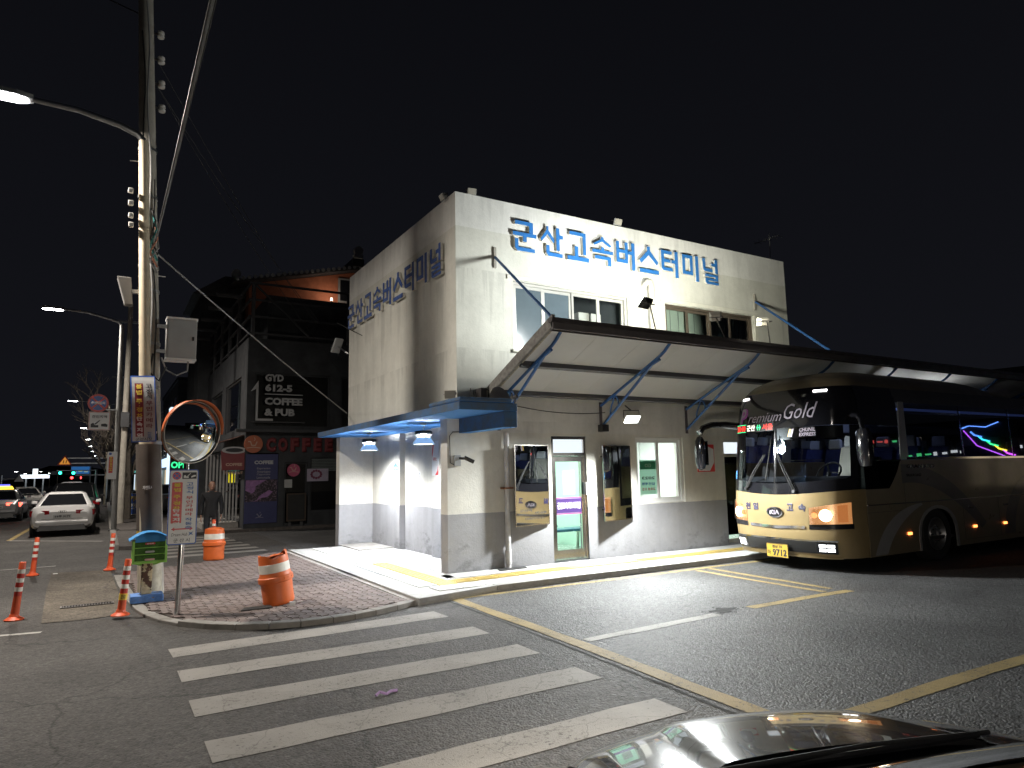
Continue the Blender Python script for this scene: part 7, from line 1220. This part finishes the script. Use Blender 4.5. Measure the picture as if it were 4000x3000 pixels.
ks = thing('kiosk', 'small lit kiosk with teal roof and yellow panel behind the poles', 'kiosk', (2.1, 44, 0)); MB().box(1.6, 2.6, 43.5, 44.6, .1, 2.2).build('body', bld, ks); MB().box(1.61, 1.98, 43.46, 43.498, .9, 2.1).build('panel', emis('kiosk_yellow', (1., .85, .02), 1.2), ks); MB().box(2.02, 2.5, 43.46, 43.498, .9, 2.1).build('panel', emis('kiosk_pink', (.9, .35, .45), .5), ks); MB().prism([(1.4, 43.2, 2.2), (2.8, 43.2, 2.2), (2.5, 43.2, 2.5), (1.7, 43.2, 2.5)], (0, 1.6, 0)).build('roof', emis('kiosk_teal', (.10, .55, .48), .5), ks)
af = thing('standing_banner', 'blue standing banner with yellow and white letters behind the pole', 'banner', (1.15, 35.5, .1)); f9 = facing((1.25, 35.5, .72)); panel(.62, .95, .01, f9, .02).build('board', signblue, af); ring(.62, .95, .01, .02, lambda x, y, z: f9(x, y, .021+z), .004).build('border', signwhite, af); text('lettering', '가나', .46, .24, lambda x, y, z: f9(x, y+.24, .022+z), ink_yellow, af, bold=.05); text('lettering', '안내', .48, .28, lambda x, y, z: f9(x, y-.10, .022+z), ink_white, af, bold=.05); MB().cyl((1.0, 35.52, .1), (1.0, 35.52, .6), .015).build('leg', steel, af); MB().cyl((1.5, 35.52, .1), (1.5, 35.52, .6), .015).build('leg', steel, af)
# green neon behind the gate
nn = thing('neon_sign', 'green and violet neon shop sign glimpsed behind the gate', 'sign', (4.0, 41, 2.0)); 
text('neon_lettering', 'OPEN', 1.1, .36, facing((3.6, 41, 2.55)), emis('neon_green', (.05, 1., .35), 1.4), nn, bold=.03, depth=.02); MB().box(4.1, 4.5, 40.98, 41.0, 2.3, 2.9).build('violet_panel', emis('neon_violet', (.45, .4, 1.), 1.2), nn); MB().box(3.0, 4.6, 41.02, 41.1, 2.2, 3.0).build('back_board', dk2, nn); MB().box(3.7, 3.8, 41.03, 41.12, 0, 2.2).build('post', frame_m, nn)
# bare trees
bark = mat('bare_bark', (.10, .085, .07), .9, 0, .3, 9)
def bare_tree(label, loc, h, seed):
    R = random.Random(seed); t = thing('bare_tree', label, 'tree', loc, 0, 'bare street trees'); trunk = MB(); tw = MB()
    def grow(p, d, L, r, lv):
        q = p+d*L; mid = p.lerp(q, .5)+V((R.uniform(-1, 1), R.uniform(-1, 1), 0))*L*.06; (trunk if lv < 1 else tw).tube([p, mid, q], r, 7 if lv < 2 else 4, r*.62)
        if lv >= 5 or r < .004: return
        for k in range(R.choice((3, 3, 4)) if lv else 6):
            dd = (d*(.8 if lv else .55)+V((R.uniform(-1, 1), R.uniform(-1, 1), R.uniform(-.05, .75)))*.75).normalized(); grow(p.lerp(q, R.uniform(.45, 1.)), dd, L*R.uniform(.5, .75), r*.55, lv+1)
    grow(V(loc), V((R.uniform(-.05, .05), 0, 1)), h*.42, h*.022, 0); trunk.build('trunk', bark, t, smooth=True); tag(tw.build('crown', bark, t, smooth=True), kind='stuff')
bare_tree('bare twiggy street tree beside the far street lamp', (.95, 34.5, .1), 6.8, 3); bare_tree('bare street tree between the kiosk and the road', (.7, 44.0, .1), 6.6, 5); bare_tree('bare street tree at the dark shop row', (.6, 56, .1), 7, 8)
# slim poles along the pavement
for y, lab in ((31.5, 'grey utility pole behind the far street lamp'), (49, 'grey utility pole beside the black off-road car'), (67, 'grey utility pole near the white van')):
    pt = thing('roadside_pole', lab, 'utility pole', (.62, y, .1)); MB().tube([(.62, y, .0), (.60, y, 9.)], .14, 12, .09).build('shaft', conc_pole, pt, smooth=True); MB().box(.1, 1.1, y-.04, y+.04, 8.2, 8.28).build('crossarm', steel, pt)
tag(MB().box(.45, .75, 31.2, 31.35, 3.9, 4.5).build('transformer_box', frame_m, None, bevel=.01), 'dark box on the grey pole behind the far lamp', 'cabinet')
for k, y in enumerate((58, 88, 112, 134, 158, 186)): street_lamp(('lit street lamp beyond the bare trees', 'lit street lamp near the shop row', 'small lit street lamp at the junction', 'small lit street lamp past the junction', 'tiny lit street lamp far up the road', 'tiny lit street lamp at the end of the road')[k], [(.1, y, z) for z in (0, 4, 7.3)], (-1.9, y, 7.55), 260, light=(k < 1), r=.07)
for k, (u, v) in enumerate(((70, 1842), (105, 1850), (165, 1842), (198, 1848))):
    Y = 190+20*k; h_ = aty(u, v, Y); street_lamp(('lit lamp over the far left junction arm', 'second lit lamp over the far left junction arm', 'lit lamp beside the white forecourt canopy', 'lit lamp between canopy and green signal')[k], [(h_.x+1.8, Y, 0), (h_.x+1.8, Y, h_.z-.2)], h_, 0, 'far junction lamps', r=.1, light=False)
# filling-station canopy glow, traffic signals, road signs
fsn = thing('forecourt_canopy', 'long white lit forecourt canopy at the far junction', 'canopy', aty(130, 1862, 120)); a_, b_ = aty(82, 1862, 120), aty(180, 1862, 120); MB().box(a_.x, b_.x, 119, 127, a_.z-.25, a_.z+.25).build('fascia', emis('canopy_white', (.85, .93, 1.), 1.9), fsn)
for k in (.15, .5, .85): x = a_.x+(b_.x-a_.x)*k; MB().box(x-.08, x+.08, 122, 122.2, 0, a_.z-.26).build('column', grey_paint, fsn)
c_ = aty(138, 1848, 119); MB().box(c_.x-.3, c_.x+.3, 118.8, 118.98, c_.z-.2, c_.z+.6).build('brand_box', emis('canopy_white', (.85, .93, 1.), 1.9), fsn)
def signal(label, u, v, Y, colr, post):
    p = aty(u, v, Y); t = thing('traffic_signal', label, 'traffic signal', (p.x, Y, 0), 0, 'signals at the junction'); k = Y/100.; MB().box(p.x-.55*k, p.x+.55*k, Y, Y+.3, p.z-.22*k, p.z+.22*k).build('housing', black, t)
    for i in (-1, 0, 1): MB().cyl((p.x+i*.34*k, Y-.05, p.z), (p.x+i*.34*k, Y-.002, p.z), .15*k, n=16).build('lens', (emis('signal_green', (.02, 1., .55), 14) if colr == 'g' else emis('signal_red', (1., .04, .04), 10)) if i == (1 if colr == 'g' else -1) else black, t)
    MB().bar((p.x, Y+.2, p.z+.3*k), (post, Y+.2, p.z+.3*k), .12, .12).build('mast_arm', steel, t); MB().cyl((post, Y+.2, 0), (post, Y+.2, p.z+.35*k), .12).build('mast', steel, t)
signal('green traffic signal over the road before the blue direction sign', 222, 1848, 128, 'g', -1.2); signal('second green traffic signal nearer the blue direction sign', 274, 1848, 130, 'g', -1.1); signal('red traffic signal lower beside the direction sign', 293, 1866, 96, 'r', .2); signal('second red traffic signal nearest the far trees', 326, 1866, 97, 'r', .25)
p = aty(253, 1800, 78); wt = thing('warning_sign', 'orange triangular warning sign on a long mast arm', 'sign', (.2, 78, 0)); MB().prism([(p.x-.62, 78, p.z-.42), (p.x+.62, 78, p.z-.42), (p.x, 78, p.z+.55)], (0, .04, 0)).build('rim', signred, wt); MB().prism([(p.x-.45, 77.97, p.z-.33), (p.x+.45, 77.97, p.z-.33), (p.x, 77.97, p.z+.36)], (0, .02, 0)).build('field', emis('warning_amber', (1., .40, .06), .55), wt)
for dx in (-.12, .1): MB().bar((p.x+dx, 77.95, p.z-.25), (p.x+dx+.05, 77.95, p.z+.05), .07, .01, (0, -1, 0)).build('figure', ink_black, wt)
for dz in (-.25, .25): MB().bar((p.x, 78.1, p.z+dz), (.2, 78.1, p.z+dz), .10, .10).build('mast_arm', steel, wt)
MB().cyl((.2, 78.1, 0), (.2, 78.1, p.z+.5), .12).build('mast', steel, wt)
a_, b_ = aty(278, 1822, 140), aty(350, 1852, 140); dsg = thing('direction_sign', 'wide blue overhead direction sign at the junction', 'sign', (b_.x, 140, 0)); MB().box(a_.x, b_.x, 140, 140.1, b_.z, a_.z).build('board', emis('dir_blue', (.03, .16, .45), .6), dsg); ring((b_.x-a_.x), a_.z-b_.z, .05, .06, facing(((a_.x+b_.x)/2, 139.98, (a_.z+b_.z)/2)), .01).build('border', ink_white, dsg)
for k in range(3): x = a_.x+(b_.x-a_.x)*(.2+.3*k); MB().box(x-.3, x+.3, 139.95, 139.97, b_.z+.35+.1*(k % 2), b_.z+.5+.1*(k % 2)).build('legend', emis('dir_text', (.5, .65, .5), .5), dsg)
MB().cyl((b_.x+.1, 140.2, 0), (b_.x+.1, 140.2, a_.z), .12).build('mast', steel, dsg)
p = aty(75, 1870, 70); y2 = thing('triangle_sign', 'pale triangular sign on a thin arm across the road', 'sign', (p.x, 70, 0)); MB().prism([(p.x-.35, 70, p.z-.25), (p.x+.35, 70, p.z-.25), (p.x, 70, p.z+.35)], (0, .03, 0)).build('plate', mat('dim_plate', (.5, .5, .5)), y2); MB().cyl((p.x-1.2, 70.1, 0), (p.x-1.2, 70.1, p.z+.3), .06).build('post', steel, y2); MB().bar((p.x, 70.06, p.z), (p.x-1.2, 70.1, p.z), .05, .05).build('arm', steel, y2)
# dark low buildings and wall across the road, wooded rise at the end
fl = thing('low_wall', 'low pale wall along the far side of the road', 'wall', (-11, 70, 0)); MB().box(-12.5, -12.1, 20, 118, 0, 1.1).build('wall', conc, fl)
for i, (x0, x1, y0, y1, h) in enumerate(((-26, -14, 20, 42, 5.5), (-24, -14.5, 46, 70, 4.2), (-30, -13.5, 74, 110, 6.0))): q_ = thing('night_building', ('dark low building across the road near the taxi', 'dark single-storey building across the road behind the low wall', 'dark long building across the road before the forecourt')[i], 'building', ((x0+x1)/2, (y0+y1)/2, 0)); MB().box(x0, x1, y0, y1, 0, h).build('body', dk2, q_); MB().box(x0-.3, x1+.3, y0-.3, y1+.3, h, h+.2).build('roof', dk, q_); [MB().box(x1+.002, x1+.05, y0+2+k*5, y0+4+k*5, 1, 2.4).build('window', L2 if (k+i) % 3 == 0 else carglass, q_) for k in range(4)]
hl_ = MB(); hp_ = [(-160+i*14, 4.0+3.5*math.sin(i*.7)+2.2*math.sin(i*1.9+1)) for i in range(26)]
hl_.add([V((x, 330, -.05)) for x, z in hp_]+[V((x, 345, max(.5, z))) for x, z in hp_]+[V((x, 420, 0)) for x, z in hp_], [(i, i+1, 27+i-1+1-1, 26+i) for i in range(25)]+[(26+i, 27+i, 53+i, 52+i) for i in range(25)]); tag(hl_.build('hills', mat('night_woods', (.012, .014, .012), .95, 0, .3, .1)), kind='structure')
# ---- premises across the yard, seen only as reflections in coach and mirrors
nb2 = thing('roadside_restaurant', 'low restaurant with neon signs across the yard', 'building', (40, -4, 0)); MB().box(40, 52, -22, 12, 0, 5).build('body', bld, nb2)
for k in range(6): MB().box(39.95, 39.998, -20+k*5, -17+k*5, .6, 2.6).build('window', L3 if k == 3 else (L2 if k % 2 else carglass), nb2)
MB().box(39.7, 39.99, -14, 7, 2.85, 3.7).build('fascia_board', dk2, nb2)
for k in range(44): MB().box(39.6, 39.69, -13.4+k*.46, -13.4+k*.46+.15+.15*((k*7) % 3)/2, 3.05+.03*(k % 3), 3.05+.14+.06*(k % 2)).build('sign_character', emis('resto_%d' % ((k//5) % 4), [(.9, .95, 1.), (1., .12, .1), (.1, .9, .3), (.9, .95, 1.)][(k//5) % 4], 2.6), nb2)
vs_ = thing('neon_pylon', 'tall rainbow neon pylon sign across the yard', 'sign', (36.3, -2.1, 0)); cols = [(.1, .3, 1.), (.05, .8, 1.), (.05, 1., .3), (1., .8, .05), (.7, .1, 1.)]
for k in range(5): MB().tube([(36.3, -2.9+.32*k, 3.9-.25*k), (36.3, -2.75+.32*k, 3.72-.25*k), (36.3, -2.45+.32*k, 3.6-.25*k)], .045, 6).build('neon_tube', emis('pylon_%d' % k, cols[k], 7), vs_)
MB().tube([(36.28, -3.3, 4.1), (36.28, -2.9, 4.2), (36.28, -2.2, 4.05), (36.28, -1.6, 4.35)], .03, 6).build('neon_tube', emis('pylon_tube', (.12, .30, 1.), 8), vs_); MB().tube([(36.28, -3.2, 4.0), (36.28, -2.7, 3.2), (36.28, -1.4, 2.5)], .03, 6).build('neon_tube', emis('pylon_violet', (.5, .1, 1.), 6), vs_)
MB().box(36.35, 36.5, -3.5, -1.0, 2.3, 4.4).build('back_board', dk2, vs_); MB().cyl((36.42, -2.2, 0), (36.42, -2.2, 2.3), .12).build('post', steel, vs_)
# small lamp on the terminal's rear corner lighting the alley
al = thing('alley_lamp', 'slim wall lamp on the terminal corner above the alley', 'lamp', (5.3, 17.1, 5.0)); MB().bar((5.32, 17.14, 4.95), (5.18, 17.6, 5.2), .03, .03).build('arm', steel, al); q = V((-.25, .75, .45)).to_track_quat('Z', 'Y').to_matrix().to_4x4(); q.translation = V((5.15, 17.62, 5.24)); MB().hexa([q @ V(c) for c in ((-.12, -.2, -.05), (.12, -.2, -.05), (.12, .2, -.05), (-.12, .2, -.05))], [q @ V(c) for c in ((-.13, -.21, 0), (.13, -.21, 0), (.13, .21, 0), (-.13, .21, 0))]).build('housing', grey_paint, al, bevel=.01)
for k in range(5): MB().hexa([q @ V(c) for c in ((-.11, -.18+k*.075, .001), (.11, -.18+k*.075, .001), (.11, -.13+k*.075, .001), (-.11, -.13+k*.075, .001))], [q @ V(c) for c in ((-.11, -.18+k*.075, .01), (.11, -.18+k*.075, .01), (.11, -.13+k*.075, .01), (-.11, -.13+k*.075, .01))]).build('led_strip', emis('alley_led', (.95, .97, 1.), 1.5), al)
rl = thing('gable_fill_lamp', 'added unseen lamp post brightening the gable of the tiled house', 'lamp', (9.4, 33.2, 8.5)); MB().cyl((9.4, 33.2, 8.4), (9.4, 33.2, 10.55), .03).build('post', frame_m, rl); MB().cyl((9.4, 33.2, 10.55), (9.4, 33.2, 10.7), .07, .05).build('globe', emis('fill_globe', (1., .8, .6), 3), rl); lamp('lamp_light', 'POINT', (9.4, 33.2, 10.85), 20, rl, None, (1., .82, .65), .06)  # lamp added out of sight behind the terrace to brighten the gable

# dark roofs and a red lamp past the end of the awning
rs = thing('rear_shed', 'dark pitched shed roof beyond the awning end', 'shed', (33, 16, 0)); pk0, pk1 = aty(3790, 1452, 15), aty(4060, 1405, 15); MB().prism([(pk0.x, 15, 0), (pk1.x+9, 15, 0), (pk1.x+9, 15, pk0.z), (pk1.x+2, 15, pk1.z), (pk0.x, 15, pk0.z)], (0, 9, 0)).build('body', dk, rs)
ol = thing('warning_lamp', 'pair of small orange-red lamps over the awning end', 'lamp', aty(3970, 1470, 12)); 
for du in (0, 26): p = aty(3970+du, 1469, 12); MB().box(p.x-.09, p.x+.11, 11.9, 12, p.z-.05, p.z+.06).build('lens', emis('warning_red', (1., .16, .06), 5), ol)
p = aty(3983, 1469, 12); MB().box(p.x-.25, p.x+.3, 12.001, 12.1, p.z-.1, p.z+.1).build('bar', black, ol); MB().cyl((p.x, 12.05, 3.2), (p.x, 12.05, p.z-.1), .03).build('post', dkmetal, ol)
